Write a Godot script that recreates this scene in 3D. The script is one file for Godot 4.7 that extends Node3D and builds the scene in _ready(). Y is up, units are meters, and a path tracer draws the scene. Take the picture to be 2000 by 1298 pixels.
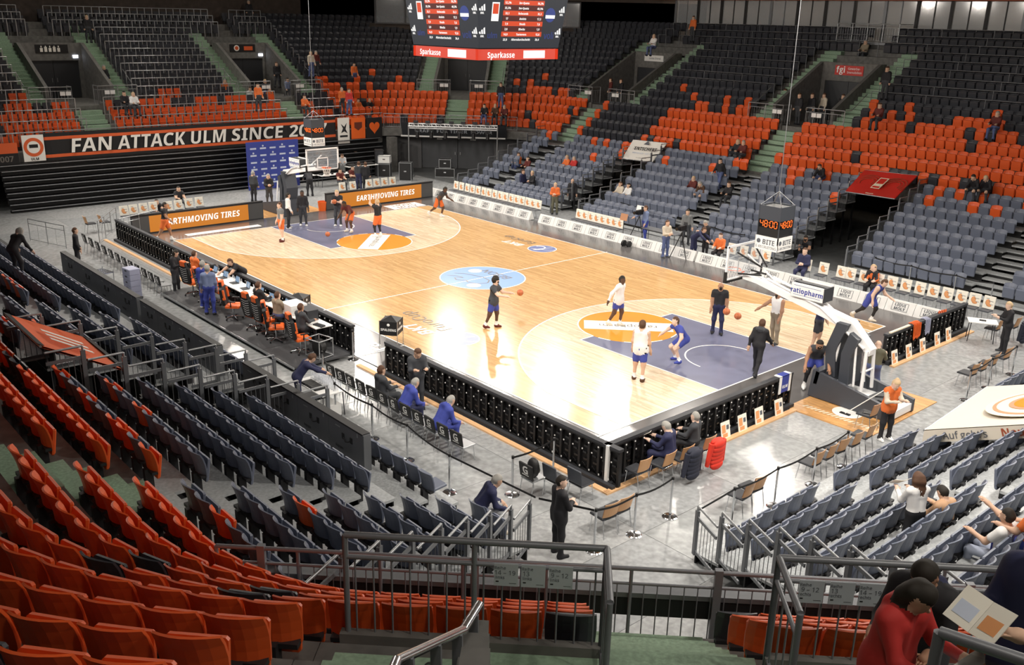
extends Node3D
# Basketball arena seen from the upper corner of the bowl.
# World: x along the court (near baseline at +14), z across it (scorer side at +7.5), y up, metres.

const CAM_POS := Vector3(29.273, 10.46, 24.370)
const CAM_ROT := Vector3(-0.325155, 0.842667, 0.0229381)
const FPX := 1825.35

var M := {}
var taken := {}
var cam_basis: Basis
var rng := RandomNumberGenerator.new()
var fonts := {}

# ------------------------------------------------------------------ helpers
func ray(px: float, py: float) -> Vector3:
	return cam_basis * Vector3((px - 1000.0) / FPX, (649.0 - py) / FPX, -1.0)
func gp(px: float, py: float, h := 0.0) -> Vector3:      # the point at height h seen at a pixel
	var d := ray(px, py)
	return CAM_POS + d * ((h - CAM_POS.y) / d.y)
func pix(w: Vector3) -> Vector3:                          # pixel and depth of a point
	var c := cam_basis.inverse() * (w - CAM_POS)
	if c.z > -0.3:
		return Vector3(-9999, -9999, -1)
	return Vector3(1000.0 + FPX * c.x / -c.z, 649.0 - FPX * c.y / -c.z, -c.z)
func seen(w: Vector3, m := 60.0) -> bool:
	var p := pix(w)
	return p.z > 0.0 and p.x > -m and p.x < 2000.0 + m and p.y > -m and p.y < 1298.0 + m

class G:                                                  # collects triangles
	var v := PackedVector3Array()
	var n := PackedVector3Array()
	var c := PackedColorArray()
	var col := Color.WHITE
	var use_col := false
	var t := Transform3D.IDENTITY
	func at(x: float, y: float, z: float, turn := 0.0) -> G:
		t = Transform3D(Basis(Vector3.UP, turn), Vector3(x, y, z))
		return self
	func tri(a: Vector3, b: Vector3, d: Vector3, na: Vector3, nb: Vector3, nd: Vector3) -> void:
		v.append(t * a); v.append(t * d); v.append(t * b)
		n.append(t.basis * na); n.append(t.basis * nd); n.append(t.basis * nb)
		if use_col:
			c.append(col); c.append(col); c.append(col)
	func quad(a: Vector3, b: Vector3, d: Vector3, e: Vector3) -> void:   # counter-clockwise from outside
		var m := (b - a).cross(e - a)
		if m.length_squared() < 1e-14:
			m = (d - b).cross(e - b)
		m = m.normalized()
		tri(a, b, d, m, m, m)
		tri(a, d, e, m, m, m)
	func box(p: Vector3, s: Vector3, b := Basis.IDENTITY) -> void:
		var h := s * 0.5
		var q := []
		for i in 8:
			q.append(p + b * Vector3(h.x if i & 1 else -h.x, h.y if i & 2 else -h.y, h.z if i & 4 else -h.z))
		quad(q[4], q[5], q[7], q[6]); quad(q[1], q[0], q[2], q[3]); quad(q[5], q[1], q[3], q[7])
		quad(q[0], q[4], q[6], q[2]); quad(q[6], q[7], q[3], q[2]); quad(q[0], q[1], q[5], q[4])
	func bb(x0: float, x1: float, y0: float, y1: float, z0: float, z1: float) -> void:
		box(Vector3((x0 + x1) / 2, (y0 + y1) / 2, (z0 + z1) / 2), Vector3(absf(x1 - x0), absf(y1 - y0), absf(z1 - z0)))
	func rbox(p: Vector3, s: Vector3, r: float, b := Basis.IDENTITY) -> void:   # box with chamfered vertical and top edges
		var h := s * 0.5
		var o := [Vector2(h.x - r, h.z), Vector2(h.x, h.z - r), Vector2(h.x, -h.z + r), Vector2(h.x - r, -h.z), Vector2(-h.x + r, -h.z), Vector2(-h.x, -h.z + r), Vector2(-h.x, h.z - r), Vector2(-h.x + r, h.z)]
		for i in 8:
			var a: Vector2 = o[i]
			var e: Vector2 = o[(i + 1) % 8]
			var fa := a * (1.0 - r / maxf(h.x, h.z))
			var fe := e * (1.0 - r / maxf(h.x, h.z))
			quad(p + b * Vector3(a.x, -h.y, a.y), p + b * Vector3(e.x, -h.y, e.y), p + b * Vector3(e.x, h.y - r, e.y), p + b * Vector3(a.x, h.y - r, a.y))
			quad(p + b * Vector3(a.x, h.y - r, a.y), p + b * Vector3(e.x, h.y - r, e.y), p + b * Vector3(fe.x, h.y, fe.y), p + b * Vector3(fa.x, h.y, fa.y))
			var up := b * Vector3.UP
			tri(p + b * Vector3(0, h.y, 0), p + b * Vector3(fa.x, h.y, fa.y), p + b * Vector3(fe.x, h.y, fe.y), up, up, up)
			tri(p + b * Vector3(0, -h.y, 0), p + b * Vector3(e.x, -h.y, e.y), p + b * Vector3(a.x, -h.y, a.y), -up, -up, -up)
	func cyl(a: Vector3, b: Vector3, r0: float, r1 := -1.0, k := 8, caps := true) -> void:
		if r1 < 0.0: r1 = r0
		var d := (b - a)
		if d.length() < 1e-6: return
		d = d.normalized()
		var x := d.cross(Vector3.UP if absf(d.y) < 0.9 else Vector3.RIGHT).normalized()
		var y := d.cross(x)
		for i in k:
			var u0 := TAU * i / k
			var u1 := TAU * (i + 1) / k
			var e0 := x * cos(u0) + y * sin(u0)
			var e1 := x * cos(u1) + y * sin(u1)
			tri(a + e0 * r0, b + e1 * r1, b + e0 * r1, e0, e1, e0)
			tri(a + e0 * r0, a + e1 * r0, b + e1 * r1, e0, e1, e1)
			if caps:
				tri(b, b + e0 * r1, b + e1 * r1, d, d, d)
				tri(a, a + e1 * r0, a + e0 * r0, -d, -d, -d)
	func tube(p: Array, r: float, k := 6) -> void:
		for i in p.size() - 1:
			cyl(p[i], p[i + 1], r, r, k, true)
	func ball(p: Vector3, r: Vector3, k := 8, rows := 6, b := Basis.IDENTITY) -> void:
		for j in rows:
			var a0 := PI * j / rows - PI / 2
			var a1 := PI * (j + 1) / rows - PI / 2
			for i in k:
				var q := []
				for w in [[a0, i], [a0, i + 1], [a1, i + 1], [a1, i]]:
					var th: float = TAU * w[1] / k
					q.append(Vector3(cos(w[0]) * sin(th), sin(w[0]), cos(w[0]) * cos(th)))
				var nn := []
				var pp := []
				for e in q:
					nn.append((b * (e / r)).normalized())
					pp.append(p + b * (e * r))
				tri(pp[0], pp[1], pp[2], nn[0], nn[1], nn[2])
				tri(pp[0], pp[2], pp[3], nn[0], nn[2], nn[3])
	func lathe(p: Vector3, prof: Array, k := 16) -> void:   # profile of Vector2(radius, height), bottom to top
		for i in prof.size() - 1:
			var a: Vector2 = prof[i]
			var e: Vector2 = prof[i + 1]
			var dd := e - a
			var nr := Vector2(dd.y, -dd.x).normalized()
			for j in k:
				var t0 := TAU * j / k
				var t1 := TAU * (j + 1) / k
				var d0 := Vector3(sin(t0), 0, cos(t0))
				var d1 := Vector3(sin(t1), 0, cos(t1))
				var n0 := d0 * nr.x + Vector3.UP * nr.y
				var n1 := d1 * nr.x + Vector3.UP * nr.y
				tri(p + d0 * a.x + Vector3.UP * a.y, p + d1 * a.x + Vector3.UP * a.y, p + d1 * e.x + Vector3.UP * e.y, n0, n1, n1)
				tri(p + d0 * a.x + Vector3.UP * a.y, p + d1 * e.x + Vector3.UP * e.y, p + d0 * e.x + Vector3.UP * e.y, n0, n1, n0)
	func prism(poly: PackedVector2Array, z0: float, z1: float, xf := Transform3D.IDENTITY) -> void:   # polygon in local xy pushed from z0 to z1
		var ix := Geometry2D.triangulate_polygon(poly)
		var up := (xf.basis * Vector3(0, 0, 1)).normalized()
		for i in range(0, ix.size(), 3):
			var a := poly[ix[i]]
			var b := poly[ix[i + 1]]
			var d := poly[ix[i + 2]]
			if (b - a).cross(d - a) < 0.0:
				var w := b
				b = d
				d = w
			tri(xf * Vector3(a.x, a.y, z1), xf * Vector3(b.x, b.y, z1), xf * Vector3(d.x, d.y, z1), up, up, up)
			tri(xf * Vector3(a.x, a.y, z0), xf * Vector3(d.x, d.y, z0), xf * Vector3(b.x, b.y, z0), -up, -up, -up)
		if is_equal_approx(z0, z1): return
		var cw := Geometry2D.is_polygon_clockwise(poly)
		for i in poly.size():
			var a := poly[i]
			var b := poly[(i + 1) % poly.size()]
			if not cw:
				quad(xf * Vector3(a.x, a.y, z0), xf * Vector3(b.x, b.y, z0), xf * Vector3(b.x, b.y, z1), xf * Vector3(a.x, a.y, z1))
			else:
				quad(xf * Vector3(b.x, b.y, z0), xf * Vector3(a.x, a.y, z0), xf * Vector3(a.x, a.y, z1), xf * Vector3(b.x, b.y, z1))
	func mesh() -> ArrayMesh:
		var ar := []
		ar.resize(Mesh.ARRAY_MAX)
		ar[Mesh.ARRAY_VERTEX] = v
		ar[Mesh.ARRAY_NORMAL] = n
		if use_col:
			ar[Mesh.ARRAY_COLOR] = c
		var m := ArrayMesh.new()
		m.add_surface_from_arrays(Mesh.PRIMITIVE_TRIANGLES, ar)
		return m

func numbered(called: String) -> String:
	if not taken.has(called):
		taken[called] = 0
		return called
	taken[called] += 1
	return "%s_%03d" % [called, taken[called]]
func tag(o: Node, label: String, category: String, group := "", kind := "") -> void:
	if label: o.set_meta("label", label)
	if category: o.set_meta("category", category)
	if group: o.set_meta("group", group)
	if kind: o.set_meta("kind", kind)
func thing(called: String, label: String, category: String, where := Vector3.ZERO, turn := 0.0, group := "") -> Node3D:
	var o := Node3D.new()
	o.name = numbered(called)
	add_child(o)
	o.position = where
	o.rotation.y = turn
	tag(o, label, category, group)
	return o
func part(g: G, called: String, m, parent: Node) -> MeshInstance3D:
	return part_mesh(g.mesh(), called, m, parent)
func part_mesh(me: Mesh, called: String, m, parent: Node) -> MeshInstance3D:
	var o := MeshInstance3D.new()
	o.name = called
	o.mesh = me
	o.material_override = M[m] if m is String else m
	parent.add_child(o, true)
	return o
func single(g: G, called: String, m, label: String, category: String, group := "", where := Vector3.ZERO, turn := 0.0) -> MeshInstance3D:
	var o := part(g, numbered(called), m, self)
	o.position = where
	o.rotation.y = turn
	tag(o, label, category, group)
	return o
func struct(g: G, called: String, m, parent: Node = null) -> MeshInstance3D:
	var o := part(g, numbered(called) if parent == null else called, m, self if parent == null else parent)
	if parent == null:
		o.set_meta("kind", "structure")
	return o
func copy_of(o: Node3D, where: Vector3, turn: float, label := "", group := "") -> Node3D:
	var r: Node3D = o.duplicate()
	r.name = numbered(String(o.name))
	add_child(r)
	r.position = where
	r.rotation = Vector3(0, turn, 0)
	if label: r.set_meta("label", label)
	if group: r.set_meta("group", group)
	return r
func font(weight := 400, italic := false, family := "Droid Sans") -> Font:
	var k := "%s%d%s" % [family, weight, italic]
	if not fonts.has(k):
		var f := SystemFont.new()
		f.font_names = PackedStringArray([family])
		f.font_weight = weight
		f.font_italic = italic
		fonts[k] = f
	return fonts[k]
# flat lettering: text centred on xf, reading along its x axis, facing its z axis; h is the height of a capital
func words(text: String, h: float, xf: Transform3D, m, parent: Node, weight := 700, squeeze := 1.0, called := "lettering", family := "Droid Sans", slant := 0.0) -> MeshInstance3D:
	var tm := TextMesh.new()
	tm.text = text
	tm.font = font(weight, false, family)
	tm.font_size = 48
	tm.pixel_size = h / (48.0 * 0.72)
	tm.depth = 0.004
	tm.curve_step = 3.0
	var o := part_mesh(tm, called, m, parent)
	o.transform = xf * Transform3D(Basis(Vector3(squeeze, 0, 0), Vector3(slant, 1, 0), Vector3(0, 0, 1)), Vector3.ZERO)
	return o
func flat(x: float, z: float, y: float, turn: float) -> Transform3D:   # lies on the floor, reads when looked at along -z before the turn
	return Transform3D(Basis(Vector3.UP, turn) * Basis(Vector3.RIGHT, -PI / 2), Vector3(x, y, z))
func mat(key: String, c, rough := 0.6, metal := 0.0) -> StandardMaterial3D:
	var m := StandardMaterial3D.new()
	m.albedo_color = c if c is Color else Color8(c[0], c[1], c[2])
	m.roughness = rough
	m.metallic = metal
	M[key] = m
	return m
func glow(key: String, c, e: float) -> StandardMaterial3D:
	var m := mat(key, Color(0.02, 0.02, 0.02), 0.4)
	m.emission_enabled = true
	m.emission = c if c is Color else Color8(c[0], c[1], c[2])
	m.emission_energy_multiplier = e
	return m
func noise_tex(seed_: int, freq: float, lo: float, hi: float, size := 256, stretch := 1.0) -> ImageTexture:
	var f := FastNoiseLite.new()
	f.seed = seed_
	f.frequency = freq
	f.fractal_octaves = 4
	var im := Image.create(size, size, false, Image.FORMAT_RGB8)
	for y in size:
		for x in size:
			# blend across the border so that it tiles
			var u := float(x) / size
			var w := float(y) / size
			var a := f.get_noise_2d(x, y * stretch)
			var b := f.get_noise_2d(x - size, y * stretch)
			var c := f.get_noise_2d(x, (y - size) * stretch)
			var d := f.get_noise_2d(x - size, (y - size) * stretch)
			var val := lerpf(lerpf(a, b, u), lerpf(c, d, u), w)
			var k := clampf(lerpf(lo, hi, val * 0.9 + 0.5), 0, 1)
			im.set_pixel(x, y, Color(k, k, k))
	im.generate_mipmaps()
	return ImageTexture.create_from_image(im)
func textured(m: StandardMaterial3D, tex: Texture2D, scale_: float) -> void:
	m.albedo_texture = tex
	m.uv1_triplanar = true
	m.uv1_world_triplanar = true
	m.uv1_scale = Vector3.ONE * scale_

# ------------------------------------------------------------------ the scene
func _ready() -> void:
	rng.seed = 7
	cam_basis = Basis.from_euler(CAM_ROT, EULER_ORDER_YXZ)
	var cam := Camera3D.new()
	cam.name = "camera"
	cam.fov = 39.1455
	cam.near = 0.1
	cam.far = 300.0
	cam.position = CAM_POS
	cam.rotation = CAM_ROT
	add_child(cam)
	cam.current = true
	var env := Environment.new()
	env.background_mode = Environment.BG_COLOR
	env.background_color = Color(0.0, 0.0, 0.0)
	env.tonemap_mode = Environment.TONE_MAPPER_LINEAR
	env.tonemap_exposure = 1.0
	env.sdfgi_enabled = true
	env.ssao_enabled = true
	env.ssil_enabled = true
	var we := WorldEnvironment.new()
	we.name = "environment"
	we.environment = env
	add_child(we)
	make_materials()
	floodlights()
	shell()
	court()
	bowl(false)
	bowl(true)
	telescopic_stands()
	plant_seats()
	arena_fixtures()
	courtside()
	furniture()
	people()
	print("done ", Time.get_ticks_msec())

func make_materials() -> void:
	var rough_tex := noise_tex(3, 0.03, 0.78, 1.0)
	var fine_tex := noise_tex(11, 0.09, 0.8, 1.0)
	var m := mat("concrete", [122, 121, 118], 0.85)
	textured(m, rough_tex, 0.35)
	m = mat("concrete_dark", [98, 94, 88], 0.85)
	textured(m, rough_tex, 0.4)
	m = mat("deck_steel", [188, 192, 194], 0.5)
	textured(m, fine_tex, 0.5)
	m = mat("green_step", [158, 186, 160], 0.75)
	textured(m, fine_tex, 0.6)
	m = mat("floor_slab", [112, 115, 116], 0.3)
	textured(m, rough_tex, 0.22)
	for i in 3:
		m = mat("floor_sheet%d" % i, [[176, 179, 180], [170, 173, 175], [182, 184, 185]][i], 0.22)
		textured(m, fine_tex, 0.16 + 0.05 * i)
	m = mat("carpet", [98, 97, 95], 0.9)
	textured(m, fine_tex, 0.7)
	mat("stage_floor", [62, 63, 66], 0.6)
	mat("wall_grey", [96, 96, 98], 0.8)
	m = mat("wall_dark", [88, 78, 72], 0.85)
	textured(m, rough_tex, 0.2)
	mat("ceiling_dark", [104, 102, 100], 0.9)
	mat("door_grey", [72, 74, 78], 0.5)
	mat("door_black", [44, 46, 50], 0.5)
	mat("steel", [172, 175, 178], 0.35, 0.75)
	mat("steel_paint", [120, 123, 127], 0.45, 0.4)
	mat("rail_dark", [128, 131, 137], 0.42, 0.25)
	mat("chrome", [215, 217, 220], 0.16, 1.0)
	mat("black", [22, 22, 24], 0.55)
	mat("black_gloss", [18, 18, 20], 0.25)
	mat("charcoal", [46, 48, 53], 0.6)
	mat("rubber", [34, 34, 36], 0.8)
	mat("white", [238, 238, 236], 0.45)
	mat("white_paint", [240, 241, 242], 0.35)
	mat("pad_grey", [62, 66, 74], 0.5)
	mat("seat_orange", [226, 92, 38], 0.42)
	mat("seat_grey", [104, 111, 128], 0.42)
	mat("seat_dark", [52, 54, 61], 0.42)
	m = mat("seat_mixed", Color.WHITE, 0.42)
	m.vertex_color_use_as_albedo = true
	mat("seat_bracket", [40, 40, 43], 0.55)
	mat("orange", [236, 104, 38], 0.5)
	mat("red", [196, 44, 34], 0.5)
	mat("blue", [52, 66, 150], 0.6)
	mat("cream", [226, 214, 190], 0.6)
	mat("wood_seat", [206, 158, 112], 0.45)
	mat("timber", [222, 178, 132], 0.6)
	mat("sign_plate", [196, 202, 210], 0.4, 0.2)
	mat("sign_ink", [92, 96, 104], 0.6)
	mat("grey_plastic", [168, 172, 196], 0.5)
	mat("paper", [240, 236, 224], 0.7)
	mat("dark_ink", [34, 34, 36], 0.7)
	mat("banner_black", [26, 24, 25], 0.8)
	mat("banner_orange", [218, 96, 48], 0.8)
	mat("banner_white", [236, 233, 226], 0.8)
	mat("ball", [192, 108, 66], 0.6)
	mat("net", [236, 232, 226], 0.8)
	mat("rust", [150, 72, 46], 0.7)
	mat("print_orange", [226, 158, 104], 0.7)
	mat("navy", [34, 38, 54], 0.75)
	mat("red_coat", [214, 52, 34], 0.7)
	mat("rust_pale", [188, 138, 104], 0.8)
	mat("screen_rust", [104, 44, 26], 0.8)
	mat("tan_cloth", [206, 198, 184], 0.85)
	mat("panel_grey", [112, 114, 119], 0.55)
	# court paint
	m = mat("court_wood", [214, 174, 122], 0.2)
	m.albedo_texture = plank_tex(5, Color(0.87, 0.85, 0.82), Color(1, 1, 1))
	m.uv1_triplanar = true
	m.uv1_world_triplanar = true
	m.uv1_scale = Vector3.ONE * 0.25
	m = mat("court_light", [232, 212, 184], 0.2)
	m.albedo_texture = M.court_wood.albedo_texture
	m.uv1_triplanar = true
	m.uv1_world_triplanar = true
	m.uv1_scale = Vector3.ONE * 0.25
	m = mat("pad_wood", [214, 164, 106], 0.4)
	m.albedo_texture = M.court_wood.albedo_texture
	m.uv1_triplanar = true
	m.uv1_world_triplanar = true
	m.uv1_scale = Vector3.ONE * 0.3
	mat("apron", [92, 90, 90], 0.18)
	mat("key_paint", [114, 117, 142], 0.2)
	mat("circle_orange", [228, 150, 56], 0.2)
	mat("circle_blue", [150, 182, 232], 0.2)
	mat("line_white", [246, 244, 240], 0.3)
	mat("logo_grey", [112, 106, 100], 0.3)
	mat("logo_blue", [104, 118, 166], 0.3)
	mat("logo_pale", [196, 206, 226], 0.3)
	# glass
	m = mat("glass", Color(0.9, 0.95, 1.0, 0.12), 0.03)
	m.transparency = BaseMaterial3D.TRANSPARENCY_ALPHA
	m = mat("clear_plastic", Color(0.95, 0.97, 1.0, 0.35), 0.1)
	m.transparency = BaseMaterial3D.TRANSPARENCY_ALPHA
	m = mat("glass_smoked", Color(0.72, 0.74, 0.76, 0.4), 0.08)
	m.transparency = BaseMaterial3D.TRANSPARENCY_ALPHA
	# light sources
	glow("lamp_face", [255, 250, 240], 14.0)
	glow("lounge_light", [255, 236, 205], 2.0)
	glow("exit_light", [235, 240, 255], 6.0)
	glow("led_orange", [232, 140, 44], 0.75)
	glow("led_dark", [92, 88, 84], 0.5)
	glow("led_white", [255, 250, 240], 1.2)
	glow("screen_navy", [58, 64, 74], 0.55)
	glow("screen_red", [224, 74, 34], 1.0)
	glow("screen_maroon", [96, 32, 26], 0.8)
	glow("screen_blue", [58, 76, 150], 0.8)
	glow("screen_white", [255, 252, 248], 1.1)
	glow("screen_band", [222, 58, 32], 1.0)
	glow("digit_orange", [255, 110, 40], 1.8)
	glow("laptop_glow", [150, 180, 210], 0.7)

func plank_tex(seed_: int, a: Color, b: Color) -> ImageTexture:
	var r := RandomNumberGenerator.new()
	r.seed = seed_
	var s := 512
	var im := Image.create(s, s, false, Image.FORMAT_RGB8)
	var f := FastNoiseLite.new()
	f.seed = seed_
	f.frequency = 0.05
	for row in 56:                              # strips about 7 cm wide in a 4 m tile
		var y0 := row * s / 56
		var y1 := (row + 1) * s / 56
		var x := 0
		while x < s:
			var w := r.randi_range(60, 190)
			var k := r.randf()
			var c := a.lerp(b, k)
			im.fill_rect(Rect2i(x, y0, mini(w, s - x), y1 - y0), c)
			im.fill_rect(Rect2i(x, y0, 1, y1 - y0), c * 0.86)
			x += w
	for y in s:
		for x in s:
			var c := im.get_pixel(x, y)
			var k := 1.0 + 0.07 * f.get_noise_2d(x * 0.25, y * 3.0)
			im.set_pixel(x, y, Color(clampf(c.r * k, 0, 1), clampf(c.g * k, 0, 1), clampf(c.b * k, 0, 1)))
	im.generate_mipmaps()
	return ImageTexture.create_from_image(im)

# floodlights on two trusses above the long sides and one above each end
func floodlights() -> void:
	var spots := []
	for i in 9:
		var x := -22.0 + 5.5 * i
		spots.append([Vector3(x, 13.6, -15.5), Vector3(x * 0.8, 0.0, 1.0)])
		spots.append([Vector3(x, 13.6, 15.5), Vector3(x * 0.8, 0.0, -3.0)])
	for i in 3:
		spots.append([Vector3(-24.5, 13.6, -9.0 + 9.0 * i), Vector3(-12.0, 0, -5.0 + 5.0 * i)])
		spots.append([Vector3(24.5, 13.6, -9.0 + 9.0 * i), Vector3(17.0, 0, -5.0 + 7.0 * i)])
	var lampg := G.new()
	lampg.box(Vector3(0, 0, 0.08), Vector3(1.5, 0.9, 0.16))
	lampg.box(Vector3(0, 0.47, 0.0), Vector3(1.56, 0.04, 0.26))
	lampg.box(Vector3(0, -0.47, 0.0), Vector3(1.56, 0.04, 0.26))
	lampg.cyl(Vector3(0, 0, 0.16), Vector3(0, 0.3, 0.7), 0.03, 0.03, 6)
	var body := lampg.mesh()
	var faceg := G.new()
	faceg.box(Vector3(0, 0, -0.02), Vector3(1.4, 0.82, 0.02))
	var face := faceg.mesh()
	for s in spots:
		var o := thing("floodlight", "white floodlight on the roof truss above the stands", "lamp", s[0], 0.0, "floodlights over the court")
		o.look_at_from_position(s[0], s[1], Vector3.UP)
		part_mesh(body, "housing", "charcoal", o)
		part_mesh(face, "lens", "lamp_face", o)
		var l := SpotLight3D.new()
		l.name = "light"
		l.light_energy = LAMP
		l.light_color = Color(1.0, 0.965, 0.92)
		l.light_size = 0.5
		l.spot_angle = 58.0
		l.spot_angle_attenuation = 0.9
		l.spot_attenuation = 2.0
		l.shadow_enabled = true
		l.spot_range = 90.0
		o.add_child(l)
		l.position = Vector3(0, 0, -0.56)
	# lamps added out of view to brighten the near corner and far end
	for e in [Vector3(32.5, 13.0, 13.0), Vector3(30.5, 13.5, 17.5), Vector3(27.5, 13.8, 22.5), Vector3(-31.0, 13.8, 7.0), Vector3(-31.0, 13.8, -1.0), Vector3(-30.0, 13.8, -9.0), Vector3(-25.0, 13.8, -19.0)]:
		var cg := G.new()
		cg.box(Vector3(0, 0.06, 0), Vector3(1.3, 0.1, 0.5))
		var co := thing("added_roof_lamp", "added white lamp under the roof brightening the upper stands", "lamp", e, 0.0, "added roof lamps")
		part(cg, "housing", "charcoal", co)
		cg = G.new()
		cg.box(Vector3(0, 0, 0), Vector3(1.2, 0.02, 0.42))
		part(cg, "lens", "lamp_face", co)
		var cl := AreaLight3D.new()
		cl.name = "light"
		cl.area_size = Vector2(1.2, 0.42)
		cl.light_energy = 22.0 if e.x > 30.0 else (10.0 if e.x > 0.0 else 14.0)
		cl.light_color = Color(1.0, 0.96, 0.9)
		cl.shadow_enabled = true
		cl.area_range = 40.0
		co.add_child(cl)
		cl.rotation.x = -PI / 2
		cl.position.y = -0.03
	var tr := G.new()
	for z in [-15.5, 15.5]:
		for dy in [14.3, 14.9]:
			for dz in [-0.25, 0.25]:
				tr.cyl(Vector3(-26, dy, z + dz), Vector3(26, dy, z + dz), 0.04, 0.04, 6)
		for i in 52:
			tr.cyl(Vector3(-26 + i, 14.3, z - 0.25), Vector3(-25 + i, 14.9, z + 0.25), 0.02, 0.02, 4)
	struct(tr, "beam_truss", "steel_paint")

const LAMP := 92.0

func shell() -> void:
	var g := G.new()
	g.bb(-44, 44, -0.5, 0, -38, 38)
	var fl := struct(g, "floor", "floor_slab")
	# rubber sheets laid on the floor around the court
	var k := 0
	for ix in 24:
		for iz in 8:
			var x0 := -26.0 + ix * 2.0
			var z0 := -13.4 + iz * 3.4
			if x0 >= -16.2 and x0 + 2.0 <= 16.3 and z0 >= -10.0 and z0 + 3.4 <= 9.6:
				continue
			var sg := G.new()
			sg.bb(x0 + 0.006, x0 + 1.994, 0, 0.004, z0 + 0.006, z0 + 3.394)
			if not seen(Vector3(x0 + 1, 0, z0 + 1.7), 200):
				continue
			part(sg, "sheet", "floor_sheet%d" % (k % 3), fl)
			k += 1
	g = G.new()
	g.bb(-44, 44, 17.5, 18, -38, 38)
	struct(g, "ceiling", "ceiling_dark")
	# back walls follow the last row of the bowl
	g = G.new()
	g.bb(-39.8, -39.3, 0, 17.5, -14, 38)
	struct(g, "wall_end", "wall_dark")
	g = G.new()
	g.bb(39.3, 39.8, 0, 17.5, -38, 14)
	struct(g, "wall_entrance_end", "wall_dark")
	g = G.new()
	g.bb(-18, 40, 0, 8.8, -33.2, -32.8)
	g.bb(-18, 40, 12.6, 17.5, -33.2, -32.8)
	g.bb(-18, 40, 0, 17.5, -37.5, -37.1)
	struct(g, "wall_lounge", "wall_grey")
	g = G.new()
	g.bb(-40, 18, 0, 17.5, 32.8, 33.2)
	struct(g, "wall_scorer_side", "wall_dark")
	g = G.new()
	var b := Basis(Vector3.UP, PI / 4)
	g.box(Vector3(-30.2, 4.9, -24.2) , Vector3(0.4, 9.8, 34.0), Basis(Vector3.UP, -PI / 4))
	g.box(Vector3(-30.2, 14.6, -24.2) , Vector3(0.4, 5.8, 34.0), Basis(Vector3.UP, -PI / 4))
	struct(g, "wall_corner", "wall_dark")
	g = G.new()
	g.box(Vector3(30.9, 8.75, 24.9) , Vector3(0.4, 17.5, 34.0), Basis(Vector3.UP, -PI / 4))
	struct(g, "wall_near_corner", "wall_dark")
	# glazed lounge front behind the long far side
	for i in 24:
		var x0 := -17.6 + i * 2.05
		if not seen(Vector3(x0 + 1, 10.6, -33), 150): continue
		var wn := Node3D.new()
		wn.name = numbered("window_%d" % (i + 1))
		wn.set_meta("kind", "structure")
		add_child(wn)
		wn.position = Vector3(x0, 8.8, -33.0)
		var fg := G.new()
		fg.bb(-0.09, 0.09, 0, 3.8, -0.1, 0.12)
		fg.bb(0, 2.05, 0, 0.1, -0.05, 0.08)
		fg.bb(1.0, 1.05, 0, 3.8, -0.04, 0.06)
		part(fg, "frame", "steel_paint" if i % 4 == 0 else "black", wn)
		for q in 2:
			var pg := G.new()
			pg.bb(0.09 + q * 0.96, 1.0 + q * 0.96, 0.1, 3.8, -0.01, 0.01)
			part(pg, "pane", "glass_smoked", wn)
	# corner press windows
	g = G.new()
	for s in [-1, 0, 1]:
		g.t = Transform3D(Basis(Vector3.UP, PI / 4), Vector3(-29.9, 10.7, -24.0)) * Transform3D(Basis.IDENTITY, Vector3(5.6 * s, 0, 0))
		g.bb(-2.4, -2.3, -0.9, 0.9, -0.1, 0.1); g.bb(2.3, 2.4, -0.9, 0.9, -0.1, 0.1); g.bb(-0.05, 0.05, -0.9, 0.9, -0.1, 0.1)
		g.bb(-2.4, 2.4, 0.85, 0.95, -0.1, 0.1); g.bb(-2.4, 2.4, -0.95, -0.85, -0.1, 0.1)
	struct(g, "trim_1", "wall_grey")
	for s in [-1, 0, 1]:
		g = G.new()
		g.t = Transform3D(Basis(Vector3.UP, PI / 4), Vector3(-29.9, 10.7, -24.0)) * Transform3D(Basis.IDENTITY, Vector3(5.6 * s, 0, 0))
		g.bb(-2.3, 2.3, -0.85, 0.85, -0.02, 0.02)
		struct(g, "window_%d" % (40 + s), "glass_smoked")
	# lamps inside the lounge
	for i in 6:
		var x := -16.0 + i * 7.0
		var lg := G.new()
		lg.box(Vector3(0, 0, 0), Vector3(3.2, 0.06, 0.5))
		var lo := single(lg, "lounge_lamp", "lounge_light", "warm ceiling panel light inside the glazed lounge", "lamp", "lounge ceiling lights", Vector3(x, 12.45, -35.0))
		var al := AreaLight3D.new()
		al.name = "light"
		al.area_size = Vector2(3.2, 0.5)
		al.light_energy = 14.0
		al.light_color = Color(1.0, 0.9, 0.78)
		al.shadow_enabled = true
		al.area_range = 60.0
		lo.add_child(al)
		al.rotation.x = -PI / 2
		al.position.y = -0.05
	# rust-red edge beam above the glazing
	g = G.new()
	g.bb(-20, 40, 11.9, 12.6, -32.6, -32.2)
	struct(g, "beam", "rust")

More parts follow.
